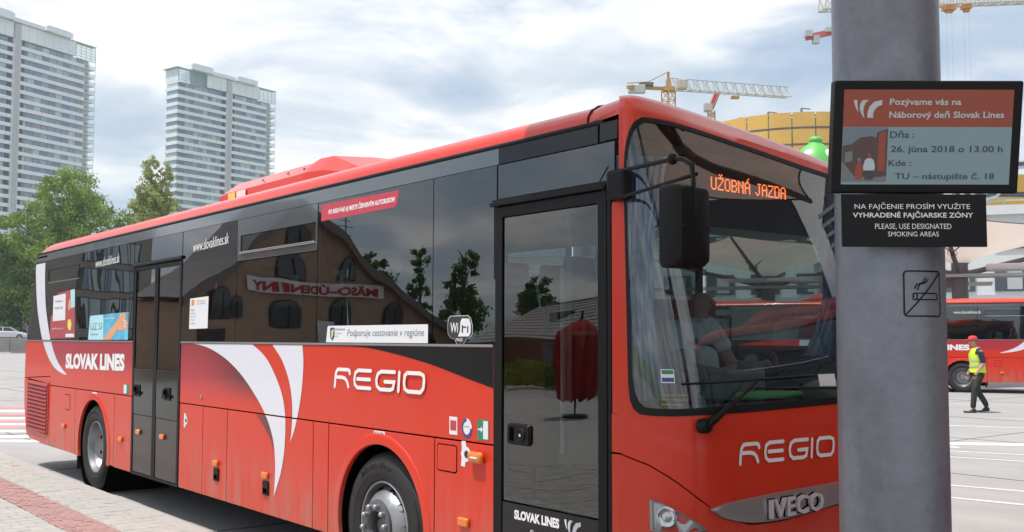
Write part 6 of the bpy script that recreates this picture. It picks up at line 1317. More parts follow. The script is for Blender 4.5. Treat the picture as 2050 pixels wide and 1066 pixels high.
# ================================================================== WHITE RESIDENTIAL TOWERS
M['tw_white'] = mat('tower_haze_tinted_cladding', (0.76, 0.79, 0.86), .6, var=.03, vscale=.2); M['tw_grey'] = mat('tower_grey_core', (0.46, 0.47, 0.50), .6)  # bluish tint of distance haze put into the white cladding colour
TG = [mat('tower_glass_%d' % i, c, .12, coat=.6) for i, c in enumerate([(0.17,0.26,0.38),(0.27,0.38,0.44),(0.45,0.52,0.54),(0.24,0.24,0.28),(0.13,0.20,0.33)])]  # tower pane tones lightened to take in distance haze
M['tw_bal'] = glass('balcony_glass', (0.62, 0.74, 0.74), 1.5); M['tw_steel'] = mat('tower_steel', (0.42, 0.46, 0.47), .5)
def tower(loc, U, L, Dp, nfl, fh, label, split, seed, wing_bays, lim=290, z_first=0):
    """U: along the main face to its right end; the face looks along V, towards the town square"""
    rd = random.Random(seed); root = tag(empty('residential_tower', loc), label, 'tower'); U = Vector(U).normalized(); V = Vector((U.y, -U.x, 0))   # V points to the viewer side
    Hh = nfl*fh; Z = Vector((0, 0, 1))
    P = lambda u, v, z: U*u + V*v + Z*z
    q = MB(); q.obox(P(L/2, -Dp/2, Hh/2), U, V, Z, L-.6, Dp-.6, Hh); q.build('wall', M['tw_grey'], root)
    us = split*L
    for f in range(nfl):                                  # white spandrel of each storey, wrapped round the block
        z = f*fh; q = MB()
        for a, b in ((0, us-1.3), (us+1.3, L-2.2)): q.obox(P((a+b)/2, .05, z+.55), U, V, Z, b-a, .5, fh*.42)
        q.obox(P(-.05, -Dp/2, z+.55), U, V, Z, .5, Dp, fh*.42); q.build('spandrel_band', M['tw_white'], root)
    wins = []
    for f in range(nfl):
        z = f*fh + .55 + fh*.21; zh = fh*.58
        for (a, b), nb in zip(((3.0, us-1.5), (us+1.5, L-2.6)), wing_bays):
            for k in range(nb):
                u0 = a+(b-a)*k/nb; u1 = a+(b-a)*(k+1)/nb; wins.append((f, u0+.05, u1-.05, z, z+zh, rd.choices(range(5), [4, 4, 3, 3, 3])[0]))
    wins.sort(key=lambda w: -w[0]); protos_ = {}; ST = MB()
    for i, (f, u0, u1, z0, z1, m) in enumerate(wins):
        if i < lim:
            key = (round(u1-u0, 3), m)
            if key not in protos_:
                w = u1-u0; q = MB(); q.obox((0, 0, 0), U, V, Z, w*.94, .08, z1-z0-.1); q.obox(U*(w*.2), U, V, Z, .10, .14, z1-z0-.1); protos_[key] = q.build('window', TG[m], root); o = protos_[key]
            else: o = part_copy(protos_[key], root)
            o.location = P((u0+u1)/2, -.12, (z0+z1)/2)
        else: ST.cur = m; ST.obox(P((u0+u1)/2, -.12, (z0+z1)/2), U, V, Z, (u1-u0)*.94, .08, z1-z0-.1)
    if ST.v: ST.build('window', TG, root, fix=False)['kind'] = 'stuff'
    # side face strips of glass
    q = MB()
    for f in range(nfl): q.cur = f % 3; q.obox(P(.12, -Dp/2, f*fh+.55+fh*.5), U, V, Z, .1, Dp-1, fh*.55)
    q.build('side_glazing', TG, root, fix=False)
    # grey stair core strip and dark loggias either side
    q = MB(); q.obox(P(us, .25, Hh/2+2.5), U, V, Z, 2.2, 1.1, Hh+5.0); q.build('core_strip', M['tw_grey'], root)
    q = MB()
    for s_ in (-1, 1): q.obox(P(us+s_*1.15, .22, Hh/2), U, V, Z, .35, 1.0, Hh)
    q.build('core_edge', M['tw_white'], root)
    q = MB()
    for f in range(nfl):
        for s_ in (-1, 1): q.obox(P(us+s_*2.3, .02, f*fh+.55+fh*.5), U, V, Z, 1.6, .12, fh*.55)
    q.build('loggia', mat('loggia_dark', (.05, .05, .06), .7), root)['kind'] = 'stuff'
    # balconies hung on the right end, open steel frames with glass
    bp = None
    for f in range(nfl):
        z = f*fh
        if bp is None:
            q = MB(); q.obox(P(L-.2, -1.2, .1), U, V, Z, 4.6, 3.2, .22); b_ = q.build('balcony', M['tw_white'], root)
            q = MB(); 
            for u_ in (L-2.3, L-.4, L+2.0): q.obox(P(u_, .35, fh/2), U, V, Z, .09, .09, fh)
            q.obox(P(L-.2, .35, 1.2), U, V, Z, 4.5, .07, .07); q.obox(P(L+2.05, -1.2, 1.2), U, V, Z, .07, 3.1, .07); q.obox(P(L+2.0, -2.7, fh/2), U, V, Z, .09, .09, fh); c = q.build('balcony_frame', M['tw_steel'], None); c.parent = b_
            q = MB(); q.quad(P(L-2.4, .37, .25), P(L+2.05, .37, .25), P(L+2.05, .37, 1.15), P(L-2.4, .37, 1.15)); c = q.build('balcony_glass', M['tw_bal'], None); c.parent = b_
            bp = b_
        else: b_ = copy_tree(bp, root)
        b_.location = (0, 0, z)
        if f == 0: continue
    # left corner winter gardens
    q = MB()
    for f in range(nfl): q.obox(P(1.45, .10, f*fh+.55+fh*.5), U, V, Z, 2.7, .1, fh*.56)
    q.build('winter_garden', mat('winter_garden_glass', (.10, .16, .17), .1, coat=.6), root)['kind'] = 'stuff'
    # blank clad top storeys
    zt_ = Hh+.3; th = 5.0
    for a, b in ((us-10.5, us-1.2), (us+1.2, L-6.2)):
        n_p = max(2, int((b-a)/3))
        for k in range(n_p):
            q = MB(); q.obox(P(a+(b-a)*(k+.5)/n_p, .1, zt_+th/2), U, V, Z, (b-a)/n_p-.08, .5, th); q.build('cladding_panel', M['tw_white'], root)
    q = MB(); q.obox(P(L/2, -Dp/2, zt_+th/2), U, V, Z, L-12, Dp-2, th); q.build('top_storey', M['tw_white'], root)
    for k in range(3):
        q = MB(); q.obox(P(-.05, -Dp*(k+.5)/3, zt_+th/2-.1), U, V, Z, .4, Dp/3-.1, th-.3); q.build('cladding_panel', M['tw_white'], root)
    for a, b in ((0, us-10.7), (L-6, L+2.2)):
        q = MB()
        for k in range(5): u_ = a+(b-a)*k/4; q.obox(P(u_, .2, zt_+th/2-.2), U, V, Z, .12, .12, th)
        for k in range(6): q.obox(P((a+b)/2, .2, zt_-.4+th*k/5), U, V, Z, b-a, .10, .12)
        q.build('glass_screen_frame', M['tw_steel'], root)
        q = MB(); q.quad(P(a, .15, zt_-.3), P(b, .15, zt_-.3), P(b, .15, zt_+th-.3), P(a, .15, zt_+th-.3)); q.build('glass_screen', M['tw_bal'], root)
    q = MB(); q.obox(P(L/2+.6, -.6, zt_+th+.05), U, V, Z, L+3.6, 2.4, .16); q.obox(P(-.2, -Dp/2, zt_+th+.05), U, V, Z, 2.0, Dp+1.5, .15); q.build('roof_edge', M['tw_steel'], root)
    for a, b, h, dp in ((L*.10, L*.32, 2.4, 4), (L*.30, L*.62, 1.3, 3), (L*.58, L*.80, 1.9, 4)):
        q = MB(); q.prism([(0, 0), (b-a, 0), (b-a, h*.8), ((b-a)*.9, h), ((b-a)*.1, h), (0, h*.8)], P(a, -2, zt_+th+.1), U, Z, 0, dp); q.build('roof_plant', M['tw_white'], root)
    q = MB(); q.bar(P(L*.86, -1, zt_+th), P(L*.86, -1, zt_+th+3.2), .15); q.build('mast', M['tw_steel'], root)
    return root
U2 = Vector((.0709, .100, 0)).normalized()
# world direction of the face: picture right (RX) and depth (FX) combined
def wdir(lat, dep): v = Vector((RX.x*lat + FX.x*dep, RX.y*lat + FX.y*dep, 0)); return v.normalized()
nfl = 33; FH = 2.935
tower((-354.9, 134.4, 0), wdir(.0709, .100), 44.6, 7.5, nfl, FH, 'white residential tower whole in view, rising behind the slim sparse tree', .52, 5, (9, 7))
Ut = wdir(15.9, 33); T1 = Vector((-345.7, 101.1, 0)) - Ut*47.5
tower(T1, Ut, 46.0, 14, 34, 2.83, 'white residential tower cut by the left frame edge, behind the green trees', .37, 6, (6, 9))
# ================================================================== RIGHT BACKGROUND: OFFICE, CANOPIES, GOLD BUILDING, CRANES
M['off_w'] = mat('office_white', (0.68, 0.69, 0.70), .6, var=.03); M['off_g'] = mat('office_dark_glass', (0.045, 0.06, 0.085), .15, coat=.6); M['off_l'] = mat('office_light_grey', (0.45, 0.47, 0.49), .6)
def at(lat_px, up_px, D):   # a plain world point from direction and distance, used when laying out the far town
    return Vector((15.085, -3.5805, 1.7206)) + (FX + RX*((lat_px-1025)/2040.2) - UX*((up_px-557.67)/2040.2))*D
Uo = Vector((math.cos(R(30)), math.sin(R(30)), 0)); Vo = Vector((Uo.y, -Uo.x, 0)); Z3 = Vector((0, 0, 1))
of = tag(empty('office_building', (-24.0, 60.5, 0)), 'white station office building with dark windows behind the parked buses, letters on its roof', 'office building')
OP = lambda u, v, z: Uo*u + Vo*v + Z3*z
OL = 60.0
q = MB(); q.obox(OP(OL/2-22, -6, 4.98), Uo, Vo, Z3, OL, 12, 9.96); q.build('wall', M['off_w'], of)
for z0, h, m, nm in ((0.0, 2.6, M['off_g'], 'shopfront'), (2.7, 1.1, M['off_l'], 'fascia'), (3.9, .35, M['off_w'], 'fascia'), (4.3, .30, M['off_l'], 'fascia')):
    q = MB(); q.obox(OP(OL/2-22, .06+.05*(nm == 'fascia'), z0+h/2), Uo, Vo, Z3, OL, .14, h); q.build(nm, m, of)
k = 0
pw = None
for row, z in ((0, 4.85), (1, 7.7)):
    for i in range(18):
        if pw is None:
            q = MB(); q.obox((0, 0, 0), Uo, Vo, Z3, 2.0, .10, 1.45); pw = q.build('window', M['off_g'], of); o = pw
            q = MB(); q.obox(Uo*.2, Uo, Vo, Z3, .9, .14, 1.2); c = q.build('pane', M['off_l'], None); c.parent = pw
        else: o = copy_tree(pw, of)
        o.location = OP(-20.5+i*3.2, .06, z+.72)
q = MB(); q.obox(OP(OL/2-22, .0, 10.27), Uo, Vo, Z3, OL+.6, .7, .62); q.build('parapet', M['off_w'], of)
# roof letters on a steel stand
q = MB()
for i in range(24): q.bar(OP(-8+i*1.6, -.6, 10.5), OP(-8+i*1.6, -.6, 11.1), .10); 
for i in range(0, 24, 3): q.bar(OP(-8+i*1.6, -.6, 10.5), OP(-8+i*1.6+1.4, -.6, 11.2), .07)
q.bar(OP(-8, -.6, 11.0), OP(30, -.6, 11.0), .10); q.build('letter_stand', M['tw_steel'], of)
for i, ch in enumerate('AUTOBUSY'):
    for nm, mm, off, bo in (('roof_letter', M['paint_w'], .0, .05), ('letter_face', M['off_g'], .12, -.01)):
        v_, f_ = text_mesh(ch, None, 2.6 if nm == 'roof_letter' else 2.3, lambda a, b, c: OP(3.1+i*2.75+a+(.15 if nm != 'roof_letter' else 0), -.5+off+c, 11.06+b+(.15 if nm != 'roof_letter' else 0)), bold=bo, depth=.06); q = MB(); q.add(v_, f_); o = q.build(nm, mm, None, fix=False); o.parent = of
        if nm == 'roof_letter': base_l = o
        else: o.parent = base_l
# canopies over the far platforms
def far_canopy(loc, rz, label, sz=1.0):
    c = tag(empty('platform_canopy', loc, rz), label, 'canopy', 'fabric canopies over the far platforms')
    q = MB(); q.lathe([(.30, 0), (.30, 4.25), (0, 4.25)], (0, 0, 0), (0, 0, 1), 24); q.build('pillar', M['steel_d'], c, smooth=40)
    canopy_parts(c, [(6.8*sz, 1.5, 5.5), (.6, 5.4*sz, 5.4), (-6.8*sz, -.6, 5.4), (-.6, -5.4*sz, 5.4)], 4.05, sag=.16, ring=.30)
    for s_ in (-1, 1):
        q = MB(); q.bar((0, s_*.5, 3.55), (9*s_*.0+9, s_*.5, 3.55), .12); q.bar((0, s_*.5, 3.55), (-9, s_*.5, 3.55), .12); q.build('light_rail', M['tw_steel'], c)
    q = MB(); q.box(.9, 5.6, -.5, .5, 3.72, 3.98); q.build('lamp_housing', M['off_w'], c, bevel=.08)
    q = MB(); q.box(-.5, -.25, -.15, .15, 3.1, 3.75); q.lathe([(.09, -.2), (.09, .2)], (-.38, 0, 3.45), (1, 0, 0), 8); q.build('spotlight', M['steel_d'], c)
    return c
far_canopy(tuple(at(1925, 700, 39).xy) + (0.55,), R(28), 'pale fabric canopy above the bus behind the man in the yellow vest')
far_canopy((-13.0, 33.6, 0.4), R(28), 'pale fabric canopy whose column shows through the windshield')
far_canopy((13.0, 41.0, 0.5), R(28), 'pale fabric canopy beyond the right frame edge')
far_canopy((-27.0, 28.0, 0.4), R(28), 'pale fabric canopy farther back, seen only through the bus windows')
# gold screened round building under construction
M['gold'] = mat('gold_mesh_panel', (0.72, 0.40, 0.05), .55, var=.10, vscale=.12); M['gold_f'] = mat('dark_slab', (0.10, 0.085, 0.06), .8); M['raw'] = mat('raw_concrete', (0.27, 0.27, 0.27), .9, var=.2, vscale=.3)
gb = tag(empty('round_tower', (0, 0, 0)), 'curved high-rise shell wrapped in gold safety panels, unfinished grey storeys below', 'building')
Cg = at(1590, 557, 285); Cg.z = 0; Rg = 27.0; base_a = math.atan2(-3.58-Cg.y, 15.085-Cg.x)
def gp(r, a, z): return (Cg.x + r*math.cos(a), Cg.y + r*math.sin(a), z)
NP = 16; span = R(200); ztop = 59.5; ph = 3.75
# tiers of screens, every panel its own
for tier in range(4):
    for k in range(NP):
        a0 = base_a - span/2 + span*k/NP; a1 = a0 + span/NP; z1 = ztop - tier*(ph+.55); z0 = z1-ph; q = MB()
        aa = [a0+.006+(a1-a0-.012)*t/4 for t in range(5)]
        q.grid([[gp(Rg, a, z0) for a in aa], [gp(Rg, a, z1) for a in aa]]); q.grid([[gp(Rg-.25, a, z0) for a in aa], [gp(Rg-.25, a, z1) for a in aa]]); q.build('safety_panel', M['gold'], gb)
q = MB(); n_a = [base_a-span/2+span*k/48 for k in range(49)]
for zz in (59.0, 55.75, 51.45, 47.1): q.grid([[gp(Rg-.6, a, zz-.5) for a in n_a], [gp(Rg+.05 if zz < 59 else Rg-.5, a, zz-.5) for a in n_a], [gp(Rg+.05 if zz < 59 else Rg-.5, a, zz-.05) for a in n_a], [gp(Rg-.6, a, zz-.05) for a in n_a]])
q.build('slab_edge', M['gold_f'], gb)
q = MB(); q.lathe([(Rg-2, 0), (Rg-2, 58.5), (0, 58.5)], (Cg.x, Cg.y, 0), (0, 0, 1), 48); q.build('core', M['raw'], gb, smooth=40)
for zz in range(11):
    q = MB(); z = 1.5+zz*3.8; q.lathe([(Rg-1.9, z), (Rg-.2, z), (Rg-.2, z+.45), (Rg-1.9, z+.45)], (Cg.x, Cg.y, 0), (0, 0, 1), 48); q.build('floor_slab', M['raw'], gb)
q = MB()
for k in range(26):
    a = base_a - span/2 + span*k/26; p = Vector(gp(Rg-.6, a, 0)); q.bar(p, p+Vector((0, 0, 43)), .7)
q.build('column', M['off_l'], gb)['kind'] = 'stuff'
q = MB()
for k in range(40):
    a = base_a - span/2 + span*k/40; p = Vector(gp(Rg-1.9, a, 0))
    for f in (7, 8, 9, 10): q.obox(p + Vector((0, 0, 3.3+f*3.8)), Vector((-math.sin(a), math.cos(a), 0)), Vector((math.cos(a), math.sin(a), 0)), Z3, 3.1, .2, 2.6)
q.build('site_window', TG[3], gb)['kind'] = 'stuff'
for dx, h in ((-12, 1.8), (-5, 2.2), (2, 2.6)):
    q = MB(); p = Vector(gp(Rg-3, base_a + dx*.05, 58.5)); q.bar(p, p + Vector((0, 0, h)), .5); q.bar(p + Vector((0, 0, h)), p + Vector((1.6, 1.6, h-.3)), .3); q.build('site_prop', M['raw'], gb)
g2 = tag(empty('office_block', (0, 0, 0)), 'gold banded building at the right frame edge behind the roof letters', 'building')
Ug = wdir(1, .12); Vg = Vector((Ug.y, -Ug.x, 0)); c0 = at(1990, 557, 150); c0.z = 0
for k in range(5):
    z1 = 26.0 - k*3.4; q = MB(); q.obox(c0 + Ug*14 + Z3*(z1-1.3), Ug, Vg, Z3, 40, .3, 2.6); q.build('gold_band', M['gold'], g2)
    q = MB(); q.obox(c0 + Ug*14 + Z3*(z1-3.0) - Vg*.3, Ug, Vg, Z3, 40, .3, .9); q.build('window_band', M['off_g'], g2)
q = MB(); q.obox(c0 + Ug*14 - Vg*6 + Z3*12.8, Ug, Vg, Z3, 39.8, 11, 25.6); q.build('wall', M['off_w'], g2)
# ---- cranes
M['cr_y'] = mat('crane_ochre', (0.50, 0.27, 0.07), .6); M['cr_w'] = mat('crane_pale', (0.50, 0.44, 0.37), .6); M['cr_r'] = mat('crane_red', (0.52, 0.10, 0.08), .6); M['cr_o'] = mat('crane_orange', (0.62, 0.25, 0.07), .6)
def lattice(q, a, b, w, h, n, t, tri=True):
    a, b = Vector(a), Vector(b); d = b-a; s_ = d.cross(Z3); 
    if s_.length < .01: s_ = Vector((1, 0, 0))
    s_.normalize(); up = s_.cross(d).normalized()
    ch = [s_*w/2, -s_*w/2, up*h] if tri else [s_*w/2+up*w/2, -s_*w/2+up*w/2, -s_*w/2-up*w/2, s_*w/2-up*w/2]
    for c in ch: q.bar(a+c, b+c, t)
    m = len(ch)
    for k in range(n):
        p, r = a+d*k/n, a+d*(k+1)/n; mid = (p+r)/2
        for i in range(m):
            j = (i+1) % m
            if k % 2: q.bar(p+ch[i], r+ch[j], t*.6)
            else: q.bar(p+ch[j], r+ch[i], t*.6)
            q.bar(p+ch[i], p+ch[j], t*.6)
cr = tag(empty('tower_crane', (0, 0, 0)), 'pale tower crane with ochre counter jib, left of the gold building', 'crane')
Db = 160.0; mt = at(1338, 182, Db); ja = at(1366, 178, Db); jb = at(1580, 196, Db+14); ca = at(1256, 175, Db-5)
q = MB(); lattice(q, (mt.x, mt.y, 0), (mt.x, mt.y, mt.z), 1.5, 1.5, 26, .15, False); q.build('mast', M['cr_y'], cr)
q = MB(); q.obox(mt + Z3*.2, wdir(1, 0), wdir(0, 1), Z3, 1.8, 1.8, .6); q.obox(mt + Z3*1.1, wdir(1, 0), wdir(0, 1), Z3, .7, .9, 1.2); q.build('slewing_unit', M['cr_y'], cr)
q = MB(); q.obox(mt + wdir(1, 0)*2.2 + Z3*1.0, wdir(1, 0), wdir(0, 1), Z3, 1.5, 1.2, 1.6); q.build('operator_cabin', M['cr_w'], cr, bevel=.2)
q = MB(); lattice(q, mt + Z3*.2, jb, 1.2, 1.8, 26, .10); q.build('jib', M['cr_w'], cr)
q = MB(); q.bar(mt + Z3*.3, ca, .4, .5); q.bar(mt + Z3*3.0, mt.lerp(ca, .5)+Z3*1.1, .12); q.bar(mt + Z3*3.0, mt+Z3*.3, .3); q.bar(mt.lerp(ca, .5)+Z3*1.1, ca+Z3*.6, .12); q.build('counter_jib', M['cr_y'], cr)
q = MB(); q.obox(ca.lerp(mt, .22) - Z3*.2, wdir(1, 0), wdir(0, 1), Z3, 2.6, 1.0, 1.3); q.build('counterweight', M['off_l'], cr, bevel=.15)
q = MB(); p = mt.lerp(ca, .55) + Z3*.7; q.obox(p, wdir(1, 0), wdir(0, 1), Z3, 2.2, 1.0, .45); q.build('winch', M['steel_d'], cr)
q = MB(); p = mt.lerp(jb, .53) - Z3*.5; q.obox(p, wdir(1, 0), wdir(0, 1), Z3, 1.3, .8, .4); q.build('trolley', M['cr_y'], cr)
cr = tag(empty('luffing_crane', (0, 0, 0)), 'small red luffing crane with steep short jib on the gold building roof edge', 'crane')
p0 = at(1424, 222, 255); p1 = at(1437, 188, 257)
q = MB(); lattice(q, (p0.x, p0.y, 40), p0, 1.2, 1.2, 8, .25, False); q.build('mast', M['cr_y'], cr)
q = MB(); q.obox(p0 - wdir(1, 0)*.8 + Z3*.8, wdir(1, 0), wdir(0, 1), Z3, 2.0, 1.6, 1.8); q.build('operator_cabin', M['cr_w'], cr)
q = MB(); lattice(q, p0+Z3*.3, p1, .9, 1.0, 6, .35); q.bar(p0+Z3*.3, p1, .5); q.build('jib', M['cr_r'], cr)
q = MB(); q.obox(p0 - wdir(1, 0)*1.4 + Z3*.4, wdir(1, 0), wdir(0, 1), Z3, 1.0, 1.2, 1.4); q.build('counterweight', M['off_l'], cr)
cr = tag(empty('tower_crane', (0, 0, 0)), 'pale lattice crane jib with two orange trolleys crossing the sky at the upper right corner', 'crane')
q = MB(); t0, t1 = at(1643, 22, 120), at(2400, -8, 128); lattice(q, t0, t1, 1.2, 1.35, 60, .12); q.build('jib', M['cr_w'], cr)
for px, sz in ((1889, 1.35), (1923, 1.0)):
    p = t0.lerp(t1, (px-1643)/757.) - Z3*.25; q = MB(); q.obox(p, RX, FX, Z3, 1.0*sz, 1.2, .5*sz); q.obox(p-Z3*.4, RX, FX, Z3, .6*sz, .7, .4); o = q.build('trolley', M['cr_o'], cr)
    q = MB(); q.bar(p+RX*.3, p+RX*.3-Z3*14, .018); q.bar(p-RX*.3, p-RX*.3-Z3*14, .018); c = q.build('hoist_rope', M['tw_steel'], None); c.parent = o
mp_ = t1; q = MB(); lattice(q, (mp_.x, mp_.y, 0), mp_, 1.9, 1.9, 26, .2, False); q.build('mast', M['cr_o'], cr)
cr = tag(empty('tower_crane', (0, 0, 0)), 'red counter jib with grey ballast blocks reaching out left of the grey pillar', 'crane')
e0, e1 = at(1612, 76, 165), at(1760, 46, 165); q = MB(); q.bar(e0, e1, .5, .9); q.bar(e1+Z3*4, e0.lerp(e1, .3)+Z3*.4, .12); q.build('counter_jib', M['cr_r'], cr)
q = MB(); q.obox(at(1618, 68, 165), RX, FX, Z3, 1.1, 1.2, 1.0); q.obox(at(1633, 80, 165), RX, FX, Z3, .95, 1.2, 1.3); q.build('counterweight', M['off_l'], cr)
q = MB(); q.obox(at(1659, 61, 165), RX, FX, Z3, 1.3, 1.2, .7); q.build('winch', M['tw_steel'], cr)
q = MB(); lattice(q, (e1.x, e1.y, 0), e1, 1.9, 1.9, 26, .2, False); lattice(q, e1, at(2030, -60, 165), 1.2, 1.4, 18, .14); q.build('mast', M['cr_r'], cr)
# ---- green inflatable head over the bus roof
M['infl'] = mat('inflatable_green', (0.11, 0.46, 0.09), .45); M['infl_w'] = mat('inflatable_white', (0.75, 0.75, 0.75), .5)
inf = tag(empty('inflatable', tuple(at(1632, 306, 62))), 'green inflatable dome with a round knob and white eyes showing over the bus roof', 'inflatable')
q = MB(); q.lathe([(.0, 1.0), (.26, .96), (.40, .85), (.42, .72), (.36, .60), (.46, .50), (.78, .24), (1.02, -.06), (1.25, -.45), (1.42, -1.0), (1.5, -2.2)], (0, 0, 0), (.06, 0, 1), 28); q.build('dome', M['infl'], inf, smooth=60)
for sx in (-.62, .52):
    q = MB(); q.ball(RX*sx - FX*.75 + Z3*-.35, .36, 14, (1, 1, 1.25)); q.build('eye', M['infl_w'], inf, smooth=60)
q = MB(); q.lathe([(1.3, -2.1), (1.25, -4.2), (0, -4.3)], (0, 0, 0), (0, 0, 1), 24); q.build('body', M['infl'], inf, smooth=60)

zi = at(1632, 306, 62).z
q = MB(); q.lathe([(.16, -4.25), (.22, -zi), (0, -zi)], (0, 0, 0), (0, 0, 1), 12); q.build('post', M['tw_steel'], inf, smooth=60)

# ================================================================== WHAT STANDS ACROSS THE PLATFORM (seen in the bus windows)
M['house'] = mat('house_render', (0.42, 0.28, 0.20), .9, var=.08, vscale=1, bump=.2, bscale=30); M['hood'] = mat('house_fascia', (0.20, 0.155, 0.145), .7); M['tile'] = mat('roof_tile', (0.17, 0.16, 0.165), .7, var=.25, vscale=6); M['arch_f'] = mat('arch_frame', (0.055, 0.04, 0.035), .6); M['arch_g'] = mat('arch_glass', (0.03, 0.035, 0.04), .1, coat=.8)
# facade frame: t runs along the front, z up
HO = Vector((-22.788, -16.255, 0)); HT = Vector((-.28, -.96, 0)).normalized(); HN = Vector((.96, -.28, 0)).normalized()
hs = tag(empty('gabled_house', tuple(HO)), 'brown gabled shop house with arched windows and a red lettered banner, mirrored in bus windows', 'house')
HP = lambda t, d, z: HT*t + HN*d + Z3*z
roofl = [(-6.6, 3.25), (-5.3, 3.95), (-4.2, 4.75), (-3.2, 5.65), (-.9, 7.45), (1.6, 6.15), (3.4, 4.95), (5.4, 3.85), (7.6, 2.95), (10.3, 2.2)]
q = MB(); pl = [HP(t, 0, z) for t, z in roofl]; n = len(pl)
wl_ = [HP(-6.3, 0, 0)] + [HP(max(-6.3, min(9.9, t)), 0, z-.12) for t, z in roofl] + [HP(9.9, 0, 0)]; n = len(wl_)
q.add(wl_ + [p - HN*2.8 for p in wl_], [tuple(range(n)), tuple(range(2*n-1, n-1, -1))] + [(i, i+n, (i+1) % n + n, (i+1) % n) for i in range(n)]); q.build('wall', M['house'], hs)
for k in range(len(roofl)-1):
    (t0, z0), (t1, z1) = roofl[k], roofl[k+1]
    a, b = HP(t0, .35, z0), HP(t1, .35, z1); q = MB(); dn = Z3*.32; q.add([a, b, b-dn, a-dn, a-HN*.12, b-HN*.12, b-dn-HN*.12, a-dn-HN*.12], [(0,1,2,3),(4,7,6,5),(0,4,5,1),(3,2,6,7)]); q.build('fascia', M['hood'], hs)
    q = MB(); q.add([a+Z3*.06, b+Z3*.06, b-HN*3.2+Z3*.06, a-HN*3.2+Z3*.06, a, b, b-HN*3.2, a-HN*3.2], [(0,1,2,3),(4,7,6,5),(0,4,5,1)]); q.build('roof', M['tile'], hs)
def archw(t0, t1, z0, z1):
    w = t1-t0; r = w/2; c = (t0+t1)/2; P = [(t0, z0), (t1, z0)] + arc(c, z1-r, r, 0, 180, 10); q = MB(); P2 = [((t-c)*1.12+c, (z-(z0+z1)/2)*1.08+(z0+z1)/2) for t, z in P]
    q.add([HP(t, .05, z) for t, z in P2], [tuple(range(len(P2)))]); o = q.build('window', M['arch_f'], hs); q = MB(); q.add([HP(t, .08, z) for t, z in P], [tuple(range(len(P)))]); g_2 = q.build('pane', M['arch_g'], None); g_2.parent = o
    q = MB(); q.obox(HP(c, .10, (z0+z1)/2-.1), HT, HN, Z3, .05, .03, (z1-z0)*.8); p = q.build('glazing_bar', M['arch_f'], None); p.parent = o
for a in ((4.35, 5.5, 2.42, 3.5), (1.25, 2.3, 2.38, 3.55), (-2.05, -.9, 2.35, 3.4), (-5.1, -4.3, 2.55, 3.7), (1.5, 2.55, 4.4, 5.35), (-1.75, -.65, 4.3, 5.25), (-1.3, -.3, 5.6, 6.4), (-4.2, -3.75, 2.6, 3.4), (7.0, 8.0, 1.2, 2.1)): archw(*a)
q = MB(); q.obox(HP(-5.0, .04, 1.1), HT, HN, Z3, 1.0, .1, 2.1); q.obox(HP(3.3, .04, 1.0), HT, HN, Z3, 1.2, .1, 2.0); q.build('door', M['arch_f'], hs)
q = MB(); q.obox(HP(.3, .15, 3.93), HT, HN, Z3, 7.75, .03, .56); bn = q.build('banner', M['paint_w'], hs)
M['bn_r'] = mat('banner_red', (0.42, 0.03, 0.04), .7)
# lettering runs the readable way for someone facing the shop: from large t to small t
v_, f_ = text_mesh('MÄSO-ÚDENINY', 7.2, .46, lambda a, b, c: HP(3.95-a, .18, 3.70+b), bold=.05); q = MB(); q.add(v_, f_); o = q.build('lettering', M['bn_r'], None, fix=False); o.parent = bn
q = MB(); q.obox(HP(.9, .07, 2.0), HT, HN, Z3, 1.0, .04, 1.3); q.build('notice_board', M['paint_w'], hs)
q = MB(); b0 = HP(4.3, -2.5, 4.4); q.bar(b0, b0+Z3*3.0, .05)
for k, w in ((2.6, 1.3), (2.2, 1.0), (2.85, .7)): q.bar(b0+Z3*k-HT*w*.5, b0+Z3*k+HT*w*.5, .03)
q.build('aerial', M['steel_d'], hs)
# long low tiled roof house to the side of it
lh = tag(empty('tiled_house', (0, 0, 0)), 'long low house under a pale scalloped tile roof, mirrored in the front door glass', 'house')
LT0, LT1 = Vector((-26.5, -27.5, 0)), Vector((-3.0, -16.5, 0)); LU = (LT1-LT0).normalized(); LN = Vector((-LU.y, LU.x, 0)); LL = (LT1-LT0).length
if LN.dot(Vector((12, -3, 0)) - LT0) < 0: LN = -LN
q = MB(); q.obox((LT0+LT1)/2 - LN*3.4 + Z3*1.0, LU, LN, Z3, LL-.8, 5.8, 2.0); q.build('wall', M['house'], lh)
M['tile2'] = mat('pale_roof_tile', (0.30, 0.30, 0.31), .7, var=.12, vscale=5)
def tile_roof():
    q = MB(); nx, ny = 92, 11
    for j in range(ny):
        y0, y1 = j/ny, (j+1)/ny
        for i in range(nx):
            x0, x1 = i/nx*LL, (i+1)/nx*LL; P = []
            for s_, up in ((0, .0), (.5, .055), (1, .0)):
                for yy, lift in ((y0, .05), (y1, .0)): P.append(LT0 + LU*(x0+(x1-x0)*s_) - LN*(yy*3.8-.5) + Z3*(1.75 + yy*1.75 + up + lift))
            q.add(P, [(0, 2, 3, 1), (2, 4, 5, 3)])
    return q
o = tile_roof().build('roof_tile', M['tile2'], lh, fix=False); o['kind'] = 'stuff'
q = MB(); q.add([LT0 - LN*3.3+Z3*3.5, LT1 - LN*3.3+Z3*3.5, LT1 - LN*7+Z3*1.8, LT0 - LN*7+Z3*1.8], [(0,1,2,3)]); q.bar(LT0 - LN*3.3+Z3*3.52, LT1 - LN*3.3+Z3*3.52, .16); q.bar(LT0 + LN*.55+Z3*1.78, LT1 + LN*.55+Z3*1.78, .14); q.build('ridge', M['hood'], lh)
q = MB(); c = LT0.lerp(LT1, .36) - LN*1.6 + Z3*2.75; q.obox(c, LU, LN, Z3, .9, .5, .5); q.build('skylight', M['arch_g'], lh)
